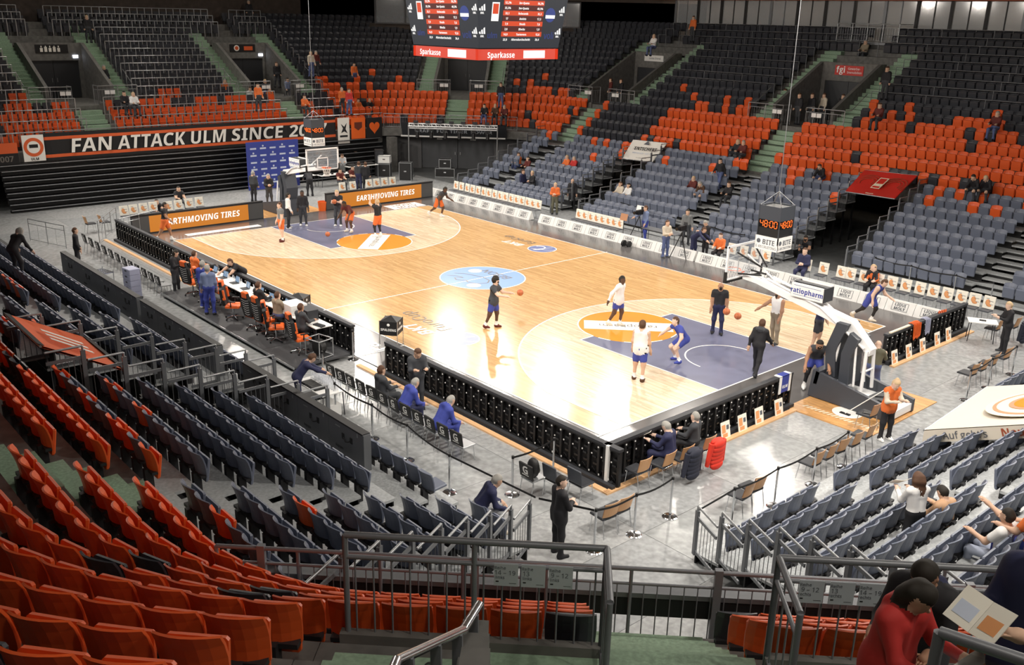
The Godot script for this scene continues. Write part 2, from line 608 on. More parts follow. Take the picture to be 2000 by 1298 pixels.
# ------------------------------------------------------------------ court
func ring(g: G, cx: float, cz: float, r0: float, r1: float, y: float, a0 := 0.0, a1 := TAU, k := 64) -> void:
	for i in k:
		var u := lerpf(a0, a1, float(i) / k)
		var w := lerpf(a0, a1, float(i + 1) / k)
		var p := func(r: float, a: float) -> Vector3: return Vector3(cx + r * cos(a), y, cz + r * sin(a))
		g.quad(p.call(r0, w), p.call(r1, w), p.call(r1, u), p.call(r0, u))
func sheet(g: G, x0: float, x1: float, z0: float, z1: float, y: float) -> void:
	g.quad(Vector3(x0, y, z1), Vector3(x1, y, z1), Vector3(x1, y, z0), Vector3(x0, y, z0))
func court() -> void:
	var c := Node3D.new()
	c.name = "floor_court"
	c.set_meta("kind", "structure")
	add_child(c)
	var g := G.new()
	g.bb(-16.2, 16.0, 0, 0.030, -9.6, 9.32)
	part(g, "apron", "apron", c)
	g = G.new()
	g.bb(-14, 14, 0.0, 0.032, -7.5, 7.5)
	part(g, "playing_floor", "court_wood", c)
	for s in [-1.0, 1.0]:
		# area inside the three-point line
		g = G.new()
		var poly := PackedVector2Array()
		poly.append(Vector2(14, -6.6)); poly.append(Vector2(14, 6.6))
		var aa := asin(6.6 / 6.75)
		for i in 41:
			var a := lerpf(aa, -aa, i / 40.0)
			poly.append(Vector2(12.425 - 6.75 * cos(a), 6.75 * sin(a)))
		fill(g, poly, 0.0335, s)
		part(g, "three_point_area", "court_light", c)
		g = G.new()
		sheet(g, minf(8.2 * s, 14 * s), maxf(8.2 * s, 14 * s), -2.45, 2.45, 0.035)
		part(g, "key", "key_paint", c)
		g = G.new()
		ring(g, 8.2 * s, 0, 0, 1.8, 0.037)
		part(g, "free_throw_circle", "circle_orange", c)
	g = G.new()
	ring(g, 0, 0, 0, 1.8, 0.035)
	part(g, "centre_circle", "circle_blue", c)
	# white lines
	g = G.new()
	var y := 0.040
	for s in [-1.0, 1.0]:
		sheet(g, -14.05, 14.05, minf(7.5 * s, 7.55 * s), maxf(7.5 * s, 7.55 * s), y)
		sheet(g, minf(14 * s, 14.05 * s), maxf(14 * s, 14.05 * s), -7.55, 7.55, y)
		for q in [-1.0, 1.0]:
			sheet(g, minf(8.2 * s, 14 * s), maxf(8.2 * s, 14 * s), q * 2.45 - 0.025, q * 2.45 + 0.025, y)
			sheet(g, minf(11.01 * s, 14 * s), maxf(11.01 * s, 14 * s), q * 6.6 - 0.025, q * 6.6 + 0.025, y)
		sheet(g, 8.2 * s - 0.025, 8.2 * s + 0.025, -2.45, 2.45, y - 0.0045)
		var aa := asin(6.6 / 6.75)
		var mid := PI if s > 0 else 0.0
		ring(g, 12.425 * s, 0, 6.725, 6.775, y, mid - aa, mid + aa, 80)
		ring(g, 12.425 * s, 0, 1.25, 1.30, y, mid - PI / 2, mid + PI / 2, 32)
		ring(g, 8.2 * s, 0, 1.775, 1.825, y, mid - PI / 2, mid + PI / 2, 40)
		for i in 6:
			var a0 := mid + PI / 2 + PI * (i + 0.25) / 6.0
			ring(g, 8.2 * s, 0, 1.775, 1.825, y, a0, a0 + PI / 12.0, 6)
		sheet(g, 5.675 * -1.0 - 0.025, 5.675 * -1.0 + 0.025, -7.7, -7.5, y)
	sheet(g, -0.025, 0.025, -7.65, 7.65, y - 0.001)
	ring(g, 0, 0, 1.775, 1.825, y)
	sheet(g, 4.975, 5.025, 7.5, 9.3, y)
	sheet(g, 13.99, 14.05, 7.5, 8.1, y)
	part(g, "lines", "line_white", c)
	# prints
	for s in [-1.0, 1.0]:
		var turn := 0.0
		g = G.new()
		if s > 0:
			sheet(g, 6.62, 9.78, -0.48, 0.48, 0.0385)      # placed across the circle, long side along the baseline view
		else:
			sheet(g, -9.78, -6.62, -0.48, 0.48, 0.0385)
		var pr := part(g, "print_panel", "line_white", c)
		pr.position = Vector3(8.2 * s, 0, 0)
		pr.rotation.y = deg_to_rad(45 if s > 0 else -45)
		pr.position = pr.position - pr.basis * Vector3(8.2 * s, 0, 0)
		words("ratiopharm", 0.3, Transform3D(Basis(Vector3.UP, deg_to_rad(225 if s > 0 else 135)), Vector3(8.2 * s, 0.041, 0)) * Transform3D(Basis(Vector3.RIGHT, -PI / 2), Vector3.ZERO), "logo_grey", c, 400)
	words("BISON", 0.42, flat(-0.05, -0.8, 0.041, deg_to_rad(180)), "logo_grey", c, 400, 1.0, "lettering", "Droid Sans", 0.15)
	# ornamental outline in the centre circle: an animal drawn in thin strokes
	g = G.new()
	var pts := [Vector2(-1.3, 0.5), Vector2(-1.0, 0.2), Vector2(-0.5, 0.05), Vector2(0.0, -0.05), Vector2(0.5, 0.05), Vector2(0.75, 0.35), Vector2(0.6, 0.75), Vector2(0.2, 0.95), Vector2(-0.1, 0.8), Vector2(-0.4, 1.1), Vector2(-0.7, 0.95), Vector2(-0.5, 0.65), Vector2(-0.9, 0.7), Vector2(-1.2, 0.95)]
	for i in pts.size() - 1:
		var a: Vector2 = pts[i]
		var b: Vector2 = pts[i + 1]
		var n := (b - a).orthogonal().normalized() * 0.025
		g.quad(Vector3(a.x - n.x, 0.040, a.y - n.y), Vector3(b.x - n.x, 0.040, b.y - n.y), Vector3(b.x + n.x, 0.040, b.y + n.y), Vector3(a.x + n.x, 0.040, a.y + n.y))
	part(g, "animal_outline", "logo_grey", c)
	for e in [[-1.05, -0.45], [0.7, 1.05]]:
		g = G.new()
		ring(g, e[0], e[1], 0.0, 0.3, 0.0375, 0, TAU, 24)
		part(g, "badge", "line_white", c)
		g = G.new()
		ring(g, e[0], e[1], 0.0, 0.25, 0.039, 0, TAU, 24)
		part(g, "badge_centre", "logo_pale", c)
	# league logos on both sides of the centre line
	for e in [[5.57, 5.68, 0.78], [-2.31, -5.59, 0.74]]:
		var ln := part_mesh(disc(0.95 * e[2], 0.036), "league_mark", "line_white", c)
		ln.position = Vector3(e[0], 0, e[1])
		var d2 := part_mesh(disc(0.89 * e[2], 0.038), "league_mark_field", "logo_blue", c)
		d2.position = ln.position
		var lg := G.new()
		var crv := []
		for i in 13:
			var a := -2.6 + i * 0.32
			crv.append(Vector2(-0.35 + 0.45 * cos(a), 0.1 + 0.55 * sin(a)))
		for i in 12:
			ribbon(lg, crv[i] * e[2], crv[i + 1] * e[2], 0.11 * e[2], 0.0395)
		for i in 8:
			ribbon(lg, Vector2(0.2 - 0.05 * i, -0.75 + 0.17 * i) * e[2], Vector2(0.2 - 0.05 * (i + 1), -0.75 + 0.17 * (i + 1)) * e[2], 0.06 * e[2], 0.0395)
			ribbon(lg, Vector2(0.75 - 0.02 * i * i, -0.45 + 0.12 * i) * e[2], Vector2(0.75 - 0.02 * (i + 1) * (i + 1), -0.45 + 0.12 * (i + 1)) * e[2], 0.05 * e[2], 0.0395)
		var lo := part(lg, "league_mark_swirl", "line_white", c)
		lo.position = ln.position
	words("BKT", 0.5, flat(3.9, 6.15, 0.040, PI), "line_white", c, 700, 1.1, "lettering", "Droid Sans", 0.2)
	words("EuroCup", 0.5, flat(3.3, 5.4, 0.040, PI), "logo_grey", c, 400, 1.0, "lettering", "Droid Sans", 0.1)
	words("BKT", 0.42, flat(-4.0, -5.25, 0.040, PI), "line_white", c, 700, 1.2, "lettering", "Droid Sans", 0.2)
	words("EuroCup", 0.4, flat(-4.4, -6.0, 0.040, PI), "logo_grey", c, 400, 1.0, "lettering", "Droid Sans", 0.1)
	words("ratiopharm", 0.62, flat(2.6, 8.4, 0.036, PI), "line_white", c, 700)
	# LIQUI MOLY mats at the far end and a strip in front of the screens
	g = G.new()
	sheet(g, -15.35, -14.2, -7.5, -5.3, 0.034)
	part(g, "print_panel", "line_white", c)
	words("LIQUI", 0.36, flat(-15.05, -6.4, 0.036, PI / 2), "apron", c, 700)
	words("MOLY", 0.36, flat(-14.5, -6.4, 0.036, PI / 2), "apron", c, 700)
	g = G.new()
	sheet(g, -14.95, -14.5, 2.7, 6.6, 0.034)
	part(g, "print_panel", "line_white", c)
	# wooden floor behind each basket
	for s in [1.0, -1.0]:
		g = G.new()
		if s > 0:
			g.bb(16.0, 18.6, 0.0, 0.028, -1.95, 1.95)
		else:
			g.bb(-19.5, -16.2, 0.0, 0.028, -2.0, 2.4)
		part(g, "basket_floor", "pad_wood", c)
	g = G.new()
	for i in 16:
		g.quad(Vector3(16.25 + i * 0.13, 0.031, 1.5), Vector3(16.32 + i * 0.13, 0.031, 1.5), Vector3(16.40 + i * 0.13, 0.031, 1.32), Vector3(16.33 + i * 0.13, 0.031, 1.32))
		if i < 8:
			g.quad(Vector3(18.25, 0.031, 1.3 - i * 0.13), Vector3(18.4, 0.031, 1.36 - i * 0.13), Vector3(18.4, 0.031, 1.3 - i * 0.13), Vector3(18.25, 0.031, 1.24 - i * 0.13))
	part(g, "marking", "cream", c)
	var dd := part_mesh(disc(0.42, 0.031), "round_print", "line_white", c)
	dd.position = Vector3(17.35, 0, 0.9)
	# edging strips of the court floor
	g = G.new()
	g.bb(5.6, 16.35, 0, 0.05, 9.62, 9.78)
	g.bb(16.2, 16.36, 0, 0.05, 1.9, 9.78)
	g.bb(16.2, 16.36, 0, 0.05, -9.6, -3.7)
	g.bb(-16.0, -5.3, 0, 0.05, 9.95, 10.1)
	part(g, "edging_strip", "timber", c)
func disc(r: float, y: float) -> ArrayMesh:
	var g := G.new()
	ring(g, 0, 0, 0, r, y, 0, TAU, 40)
	return g.mesh()
func ribbon(g: G, a: Vector2, b: Vector2, w: float, y: float) -> void:
	var n := (b - a).orthogonal().normalized() * w * 0.5
	g.quad(Vector3(a.x - n.x, y, a.y - n.y), Vector3(b.x - n.x, y, b.y - n.y), Vector3(b.x + n.x, y, b.y + n.y), Vector3(a.x + n.x, y, a.y + n.y))
func fill(g: G, poly: PackedVector2Array, y: float, sx := 1.0) -> void:
	var ix := Geometry2D.triangulate_polygon(poly)
	for i in range(0, ix.size(), 3):
		var p := []
		for q in 3:
			p.append(Vector3(poly[ix[i + q]].x * sx, y, poly[ix[i + q]].y))
		if (p[1] - p[0]).cross(p[2] - p[0]).y < 0.0:
			p.reverse()
		g.tri(p[0], p[1], p[2], Vector3.UP, Vector3.UP, Vector3.UP)

# ------------------------------------------------------------------ seating bowl
const R0 := 4.0
const C1 := Vector2(18.14, 16.2)
const C2 := Vector2(22.8, 11.54)
const RUN := 0.78
const RISE := 0.43
var seats := []            # [transform, orange?, section]
var rail_seats := []

func deck(j: float) -> float:
	return 3.0 + 0.5 * minf(j, 4.0) + 0.41 * maxf(0.0, j - 4.0)
# point of the bowl line at offset o: seg 0 long side (t = x), 1 arc, 2 corner (t from its middle), 3 arc, 4 end side (t from the arc on)
func bp(seg: int, t: float, o: float) -> Array:
	var p: Vector2
	var n: Vector2
	match seg:
		0:
			p = Vector2(t, 20.2 + o); n = Vector2(0, 1)
		1:
			var a := lerpf(PI / 2, PI / 4, t)
			n = Vector2(cos(a), sin(a)); p = C1 + n * (R0 + o)
		2:
			n = Vector2(0.70711, 0.70711)
			p = (C1 + C2) / 2.0 + n * (R0 + o) + Vector2(0.70711, -0.70711) * t
		3:
			var a := lerpf(PI / 4, 0, t)
			n = Vector2(cos(a), sin(a)); p = C2 + n * (R0 + o)
		_:
			p = Vector2(26.8 + o, 11.54 - t); n = Vector2(1, 0)
	return [p, n]
func bt(seg: int, t: float, o: float, y: float, far: bool) -> Transform3D:      # local z points to the court
	var q := bp(seg, t, o)
	var p: Vector2 = q[0]
	var n: Vector2 = q[1]
	if far:
		p = -p; n = -n
	var zz := Vector3(-n.x, 0, -n.y)
	return Transform3D(Basis(Vector3.UP.cross(zz), Vector3.UP, zz), Vector3(p.x, y, p.y))
func strip(seg: int, t0: float, t1: float, j: int, far: bool) -> G:
	var g := G.new()
	var k := 8 if seg == 1 or seg == 3 else 1
	var o := RUN * j
	var y := deck(j)
	for i in k:
		var a := bt(seg, lerpf(t0, t1, float(i) / k), o, y, far)
		var b := bt(seg, lerpf(t0, t1, float(i + 1) / k), o, y, far)
		var ai := a * Vector3(0, 0, 0.56)
		var ao := a * Vector3(0, 0, -0.24)
		var bi := b * Vector3(0, 0, 0.56)
		var bo := b * Vector3(0, 0, -0.24)
		var dn := Vector3(0, -RISE - 0.12, 0)
		g.quad(bi, ai, ao, bo)
		g.quad(ai, bi, bi + dn, ai + dn)
		g.quad(bi + dn, ai + dn, ao + dn, bo + dn)
	return g
func cuts(lo: float, hi: float, at: Array, w: float) -> Array:
	var out := []
	var a := lo
	var q := at.duplicate()
	q.sort()
	for c in q:
		if c + w <= a or c - w >= hi: continue
		if c - w > a: out.append([a, c - w])
		a = c + w
	if a < hi: out.append([a, hi])
	return out
func orange_at(far: bool, seg: int, t: float, row: int) -> bool:
	var r := hash(Vector3i(int(round(t * 10)), row, seg + (10 if far else 0))) % 1000 / 1000.0
	if far and seg == 0 and t > 9.0 and t < 14.3 and row >= 9 and row <= 14:
		return false
	if not far and (seg >= 1):
		return r > 0.06
	if row <= 5: return false
	if row >= 9 and row <= 12: return r > 0.03 if row > 9 else r > 0.15
	match row:
		6: return r < 0.07
		7: return r < 0.18
		8: return r < 0.35
		13: return r < 0.62
		14: return r < 0.36
		15: return r < 0.16
	return not far and row > 12

func bowl(far: bool) -> void:
	var st: Node3D
	if far:
		st = thing("grandstand", "stepped concrete bowl of seats around the far corner of the hall", "grandstand")
	else:
		st = thing("grandstand", "stepped concrete bowl with the signed railing and green stairs", "grandstand")
	var xmin := -16.0 if far else 4.0
	var f_end := 26.0 if far else 2.0
	var dv := [0.3, 15.2] if far else [15.5]
	var fv := [4.9, 17.5] if far else []
	var last := 15 if far else 8
	for j in last + 1:
		var gate := j >= 4 and j <= 12
		var w := 1.9 if gate else 0.0
		if gate and not far: dv = [15.5]
		var list := []
		for c in cuts(xmin, 18.14, dv if gate else [], w): list.append([0, c[0], c[1]])
		list.append([1, 0.0, 1.0])
		for c in cuts(-3.3, 3.3, [0.0] if gate else [], w): list.append([2, c[0], c[1]])
		list.append([3, 0.0, 1.0])
		for c in cuts(0.0, f_end, fv if gate else [], w): list.append([4, c[0], c[1]])
		for e in list:
			part(strip(e[0], e[1], e[2], j, far), "step", "concrete", st)
		# seats
		var row := 9 + j
		var gap := 3.1 if j >= 4 else 0.78
		for seg in 5:
			var lo := 0.0
			var hi := 1.0
			var vo := []
			var length := (R0 + RUN * j) * PI / 4
			if seg == 0:
				lo = xmin; hi = 18.14; vo = dv; length = hi - lo
			elif seg == 2:
				lo = -3.3; hi = 3.3; vo = [0.0]; length = 6.6
			elif seg == 4:
				lo = 0.0; hi = f_end; vo = fv; length = hi - lo
			var n := int(length / 0.5)
			for i in n:
				var u := (i + 0.5) / n
				var t := lerpf(lo, hi, u)
				var skip := false
				for c in vo:
					if absf(t - c) < (gap if j < 13 else 0.6): skip = true
				if seg == 1 or seg == 3:
					pass
				if skip: continue
				if not far and j >= 4 and seg >= 2: continue
				if not far and seg >= 3 and j > 2: continue
				var xf := bt(seg, t, RUN * j, deck(j), far)
				if not seen(xf.origin + Vector3(0, 0.5, 0), 150): continue
				if far and seg == 4 and (t > 1.5):
					rail_seats.append([xf, row <= 13 and (row <= 11 or orange_at(far, seg, t, row + 1)), "terrace"])
				else:
					seats.append([xf, orange_at(far, seg, t, row), "bowl"])
	# entrances with their walls, doors and railings
	if far:
		portal(0, 0.3, true, "fgi", "concrete entrance below the red and white company sign", st)
		portal(0, 15.2, true, "white", "concrete entrance below the long white sign board", st)
		portal(2, 0.0, true, "", "concrete entrance in the far corner beneath the video cube", st)
		portal(4, 4.9, true, "crest", "concrete entrance below the round crest panel of the standing terrace", st)
		portal(4, 17.5, true, "letters", "concrete entrance below the black panel with white letters", st)
	else:
		portal(2, 0.0, false, "near", "concrete platform with dark railings and row number plates", st)
		stairs(0, 15.5, false, "green stair between the orange rows beside the bench wall")
	if far:
		terrace_rails()
		row_rails()

func stairs(seg: int, t: float, far: bool, label: String) -> void:
	var xf := bt(seg, t, 0, 0, far)
	var s := thing("aisle_stair", label, "stairs", xf.origin, xf.basis.get_euler().y)
	for j in 4:
		step_pair(s, j, 0.72, 0.0)
# a half step in front of row j and a tread on it
func step_pair(s: Node3D, j: int, w: float, cx: float) -> void:
	var r := (deck(j) - deck(j - 1)) / 2.0
	var zf := -RUN * j + 0.56
	var g := G.new()
	if j > 0:
		g.bb(cx - w, cx + w, deck(j) - r - 0.2, deck(j) - r, zf - 0.01, zf + 0.39)
		part(g, "tread", "green_step", s)
	g = G.new()
	g.bb(cx - w, cx + w, deck(j) - r, deck(j) + 0.012, zf - 0.4, zf + 0.006)
	part(g, "tread", "green_step", s)

func portal(seg: int, t: float, far: bool, kind: String, label: String, st: Node3D) -> void:
	var xf := bt(seg, t, 0, 0, far)
	var turn := xf.basis.get_euler().y
	var pf := deck(4)
	var o := thing("entrance", label, "entrance", xf.origin, turn)
	var g := G.new()
	g.bb(-3.1, 3.1, pf - 0.5, pf, -3.3, -2.55)
	g.bb(-1.85, 1.85, pf - 0.5, pf, -7.9, -3.3)
	part(g, "platform", "green_step" if not far else "concrete", o)
	g = G.new()
	g.bb(-3.12, -0.72, pf - 0.6, pf + 0.1, -2.56, -2.46)
	part(g, "kerb", "concrete", o)
	g = G.new()
	g.bb(0.72, 3.12, pf - 0.6, pf + 0.1, -2.56, -2.46)
	part(g, "kerb", "concrete", o)
	var zb := -7.8
	if far:
		for s in [-1, 1]:
			g = G.new()
			var pl := PackedVector2Array([Vector2(3.3, pf - 0.4), Vector2(8.4, pf - 0.4), Vector2(8.4, 8.35), Vector2(7.8, 8.35), Vector2(3.3, pf + 1.05)])
			g.prism(pl, -0.1, 0.1, Transform3D(Basis(Vector3(0, 0, -1), Vector3.UP, Vector3(1, 0, 0)), Vector3(1.85 * s, 0, 0)))
			part(g, "side_wall", "concrete", o)
		g = G.new()
		g.bb(-1.85, 1.85, pf + 2.3, 8.35, zb - 0.2, zb)
		g.bb(-1.85, -1.5, pf, pf + 2.3, zb - 0.2, zb)
		g.bb(1.5, 1.85, pf, pf + 2.3, zb - 0.2, zb)
		part(g, "header_wall", "concrete", o)
		for s in [-1, 1]:
			g = G.new()
			g.bb(-0.74 + 0.75 * s, 0.74 + 0.75 * s, pf + 0.02, pf + 2.28, zb - 0.16, zb - 0.1)
			var d := part(g, "door", "door_black", o)
			g = G.new()
			g.cyl(Vector3(0.15 * s, pf + 1.0, zb - 0.09), Vector3(0.15 * s, pf + 1.25, zb - 0.09), 0.015)
			part(g, "handle", "steel", d)
		g = G.new()
		g.bb(1.2, 1.5, pf + 2.45, pf + 2.62, zb, zb + 0.05)
		part(g, "exit_lamp", "exit_light", o)
	# railings on the platform edge
	for s in [-1, 1]:
		var r := thing("railing", (("dark baluster railing with the plates marked rechts" if s < 0 else "dark baluster railing with the plates marked links") if not far else "thin grey baluster railing on an entrance platform"), "railing", xf.origin, turn, "platform railings" if far else "")
		baluster_run(r, Vector3(0.74 * s, pf, -2.5), Vector3(3.05 * s, pf, -2.5), 1.1, "rail_dark" if not far else "steel", 0.028 if not far else 0.022)
		baluster_run(r, Vector3(0.74 * s, pf, -2.5), Vector3(0.74 * s, pf, -3.3), 1.1, "rail_dark" if not far else "steel", 0.028 if not far else 0.022)
		if far:
			for q in 2:
				g = G.new()
				g.bb(1.25 * s - 0.14 + 0.32 * q, 1.25 * s + 0.14 + 0.32 * q, pf + 0.62, pf + 0.84, -2.47, -2.45)
				part(g, "row_plate", "white", r)
			g = G.new()
			g.tube([Vector3(3.05 * s, pf + 1.1, -2.5), Vector3(3.05 * s, pf + 1.1, -3.2), Vector3(3.05 * s, pf + 1.9, -4.6)], 0.022)
			part(g, "handrail", "steel", r)
	# central stair through rows 9 to 12 and the two side stairs above the platform
	var sl := "pale green stair dropping from an entrance platform through the orange rows" if far else "pale green stair with row numbers between the two dark railings"
	var s2 := thing("aisle_stair", sl, "stairs", xf.origin, turn, "entrance stairs" if far else "")
	for j in 4:
		step_pair(s2, j, 0.74, 0.0)
		if not far and j > 0:
			words(str(9 + j), 0.13, Transform3D(Basis(Vector3.UP, PI) * Basis(Vector3.RIGHT, -PI / 2), Vector3(-0.35, deck(j) + 0.016, -RUN * j + 0.36)), "dark_ink", s2, 400)
	g = G.new()
	g.bb(-0.74, 0.74, deck(4) - 0.5, deck(4) - 0.25, -RUN * 3 - 0.15, -RUN * 3 + 0.25)
	part(g, "tread", "green_step", s2)
	var top := 15 if far else 7
	for s in [-1, 1]:
		if not far and s < 0: continue
		var s3 := thing("aisle_stair", ("narrow green stair climbing beside an entrance wall" if far else "dark green stair marked with the number 13"), "stairs", xf.origin, turn, "stairs beside the entrances" if far else "")
		for j in range(5, top + 1):
			step_pair(s3, j, 0.56, 2.5 * s)
			if not far and j == 5:
				for q in 2:
					words("13", 0.16, Transform3D(Basis(Vector3.UP, PI + 1.2) * Basis(Vector3.RIGHT, -PI / 2), Vector3(2.5 * s - 0.3, deck(5) - 0.203 * (1 - q) + 0.016, -RUN * 5 + 0.76 - 0.4 * q)), "dark_ink", s3, 400)
	# signs
	if kind == "fgi":
		g = G.new(); g.bb(-0.9, 0.9, 7.65, 8.2, zb, zb + 0.05)
		part(g, "sign_panel", "red", o)
		words("fgi", 0.34, Transform3D(Basis.IDENTITY, Vector3(-0.52, 7.95, zb + 0.055)), "white", o, 700)
		words("Gewerbe-", 0.13, Transform3D(Basis.IDENTITY, Vector3(0.32, 8.03, zb + 0.055)), "white", o, 400)
		words("Immobilien", 0.13, Transform3D(Basis.IDENTITY, Vector3(0.36, 7.82, zb + 0.055)), "white", o, 400)
	elif kind == "white":
		g = G.new(); g.bb(-0.85, 0.85, 7.75, 8.15, zb, zb + 0.05)
		part(g, "sign_panel", "white", o)
		words("center.friend", 0.13, Transform3D(Basis.IDENTITY, Vector3(0.1, 7.95, zb + 0.055)), "sign_ink", o, 400)
	elif kind == "crest" or kind == "letters":
		g = G.new(); g.bb(-0.95, 0.95, 7.75, 8.25, zb, zb + 0.04)
		part(g, "sign_panel", "banner_black", o)
		if kind == "letters":
			for i in 5:
				g = G.new(); g.bb(-0.6 + 0.25 * i - 0.08, -0.6 + 0.25 * i + 0.08, 7.82, 8.05 + 0.06 * (i % 2), zb + 0.04, zb + 0.055)
				g.bb(-0.6 + 0.25 * i - 0.03, -0.6 + 0.25 * i + 0.03, 8.08, 8.18, zb + 0.04, zb + 0.055)
				part(g, "white_letter", "banner_white", o)
		else:
			g = G.new(); g.cyl(Vector3(-0.45, 8.0, zb + 0.04), Vector3(-0.45, 8.0, zb + 0.06), 0.2, 0.2, 20)
			part(g, "crest", "banner_white", o)
			g = G.new(); g.cyl(Vector3(-0.45, 8.0, zb + 0.06), Vector3(-0.45, 8.0, zb + 0.065), 0.13, 0.13, 20)
			part(g, "crest_centre", "banner_orange", o)
			g = G.new(); g.bb(0.1, 0.75, 7.85, 8.12, zb + 0.04, zb + 0.055)
			part(g, "crest", "banner_orange", o)
	elif kind == "near":
		near_front(o, pf)

func near_front(o: Node3D, pf: float) -> void:
	# number plates on the two railings of the platform below the camera
	var txt := [["14 – 19", "links", "13", "links", "9 – 12", "links"], ["9 – 12", "rechts", "13", "rechts", "14 – 19", "rechts"]]
	for s in 2:
		for q in 3:
			var cx := 0.0
			cx = [[-1.61, -1.37, -1.13], [1.03, 1.29, 1.54]][s][q]
			# the local x axis runs from the end side to the scorer side
			var pl := Node3D.new()
			pl.name = "row_plate"
			o.add_child(pl, true)
			pl.position = Vector3(-cx, pf + 0.82, -2.56)
			pl.rotation.y = PI
			pl.scale = Vector3(0.53, 0.56, 0.6)
			var g := G.new()
			g.box(Vector3(0, 0, 0), Vector3(0.4, 0.4, 0.012))
			part(g, "plate", "sign_plate", pl)
			words("Reihe", 0.055, Transform3D(Basis.IDENTITY, Vector3(-0.1, 0.125, 0.007)), "sign_ink", pl, 400)
			words(txt[s][q * 2], 0.08, Transform3D(Basis.IDENTITY, Vector3(-0.02 if txt[s][q * 2].length() > 3 else -0.12, 0.04, 0.007)), "sign_ink", pl, 400)
			words(txt[s][q * 2 + 1], 0.055, Transform3D(Basis.IDENTITY, Vector3(-0.1, -0.045, 0.007)), "sign_ink", pl, 400)
			g = G.new()
			g.bb(-0.17, -0.12, -0.13, -0.11, 0.006, 0.009)
			g.bb(0.05, 0.17, -0.15, -0.145, 0.006, 0.009)
			part(g, "mark", "dark_ink", pl)

func baluster_run(parent: Node, a: Vector3, b: Vector3, h: float, m: String, r: float, gap := 0.16) -> void:
	var g := G.new()
	g.cyl(a + Vector3.UP * h, b + Vector3.UP * h, r * 1.15, r * 1.15, 8)
	part(g, "top_rail", m, parent)
	g = G.new()
	g.cyl(a + Vector3.UP * (h - 0.22), b + Vector3.UP * (h - 0.22), r * 0.8, r * 0.8, 6)
	part(g, "cross_rail", m, parent)
	g = G.new()
	g.cyl(a + Vector3.UP * 0.08, b + Vector3.UP * 0.08, r * 0.7, r * 0.7, 6)
	part(g, "foot_rail", m, parent)
	var L := (b - a).length()
	var np := maxi(1, int(round(L / 1.1)))
	for i in np + 1:
		var p := a.lerp(b, float(i) / np)
		g = G.new()
		g.cyl(p, p + Vector3.UP * h, r, r, 6)
		part(g, "post", m, parent)
	var nb := int(L / gap)
	g = G.new()
	for i in nb:
		var p := a.lerp(b, (i + 0.5) / nb)
		g.cyl(p + Vector3.UP * 0.08, p + Vector3.UP * (h - 0.22), r * 0.32, r * 0.32, 4, false)
	if nb > 0:
		var bl := part(g, "balusters", m, parent)
		bl.set_meta("kind", "stuff")

# thin rails between the upper rows of the long side
func row_rails() -> void:
	for j in range(7, 16):
		for c in cuts(-15.0, 16.5, [0.3, 15.2], 3.1 if j < 13 else 0.6):
			var a := bt(0, c[0], RUN * j - 0.5, deck(j), true).origin
			var b := bt(0, c[1], RUN * j - 0.5, deck(j), true).origin
			if not (seen(a, 200) or seen(b, 200)): continue
			var o := thing("row_rail", "thin grey rail in front of an upper row of dark seats", "railing", Vector3.ZERO, 0.0, "thin rails of the upper rows")
			var g := G.new()
			g.cyl(a + Vector3.UP * 0.82, b + Vector3.UP * 0.82, 0.02, 0.02, 5)
			part(g, "rail", "steel_paint", o)
			var n := maxi(1, int((b - a).length() / 2.5))
			for i in n + 1:
				g = G.new()
				var p := a.lerp(b, float(i) / n)
				g.cyl(p, p + Vector3.UP * 0.82, 0.018, 0.018, 5)
				part(g, "post", "steel_paint", o)
# standing terrace at the far end: a rail in front of every row
func terrace_rails() -> void:
	for j in range(0, 16):
		for c in cuts(1.6, 26.0, [4.9, 17.5], 3.1 if j >= 4 and j < 13 else 0.8):
			var a := bt(4, c[0], RUN * j - 0.42, deck(j), true).origin
			var b := bt(4, c[1], RUN * j - 0.42, deck(j), true).origin
			if not (seen(a, 300) or seen(b, 300)): continue
			var o := thing("terrace_rail", "steel safety rail along a row of the standing terrace", "railing", Vector3.ZERO, 0.0, "safety rails of the standing terrace")
			var g := G.new()
			g.cyl(a + Vector3.UP * 1.0, b + Vector3.UP * 1.0, 0.03, 0.03, 6)
			part(g, "top_rail", "steel", o)
			g = G.new()
			var n := int((b - a).length() / 0.5)
			for i in n + 1:
				var p := a.lerp(b, float(i) / maxi(n, 1))
				g.box(p + Vector3.UP * 0.5, Vector3(0.03, 1.0, 0.045))
			var ps := part(g, "posts", "steel", o)
			ps.set_meta("kind", "stuff")

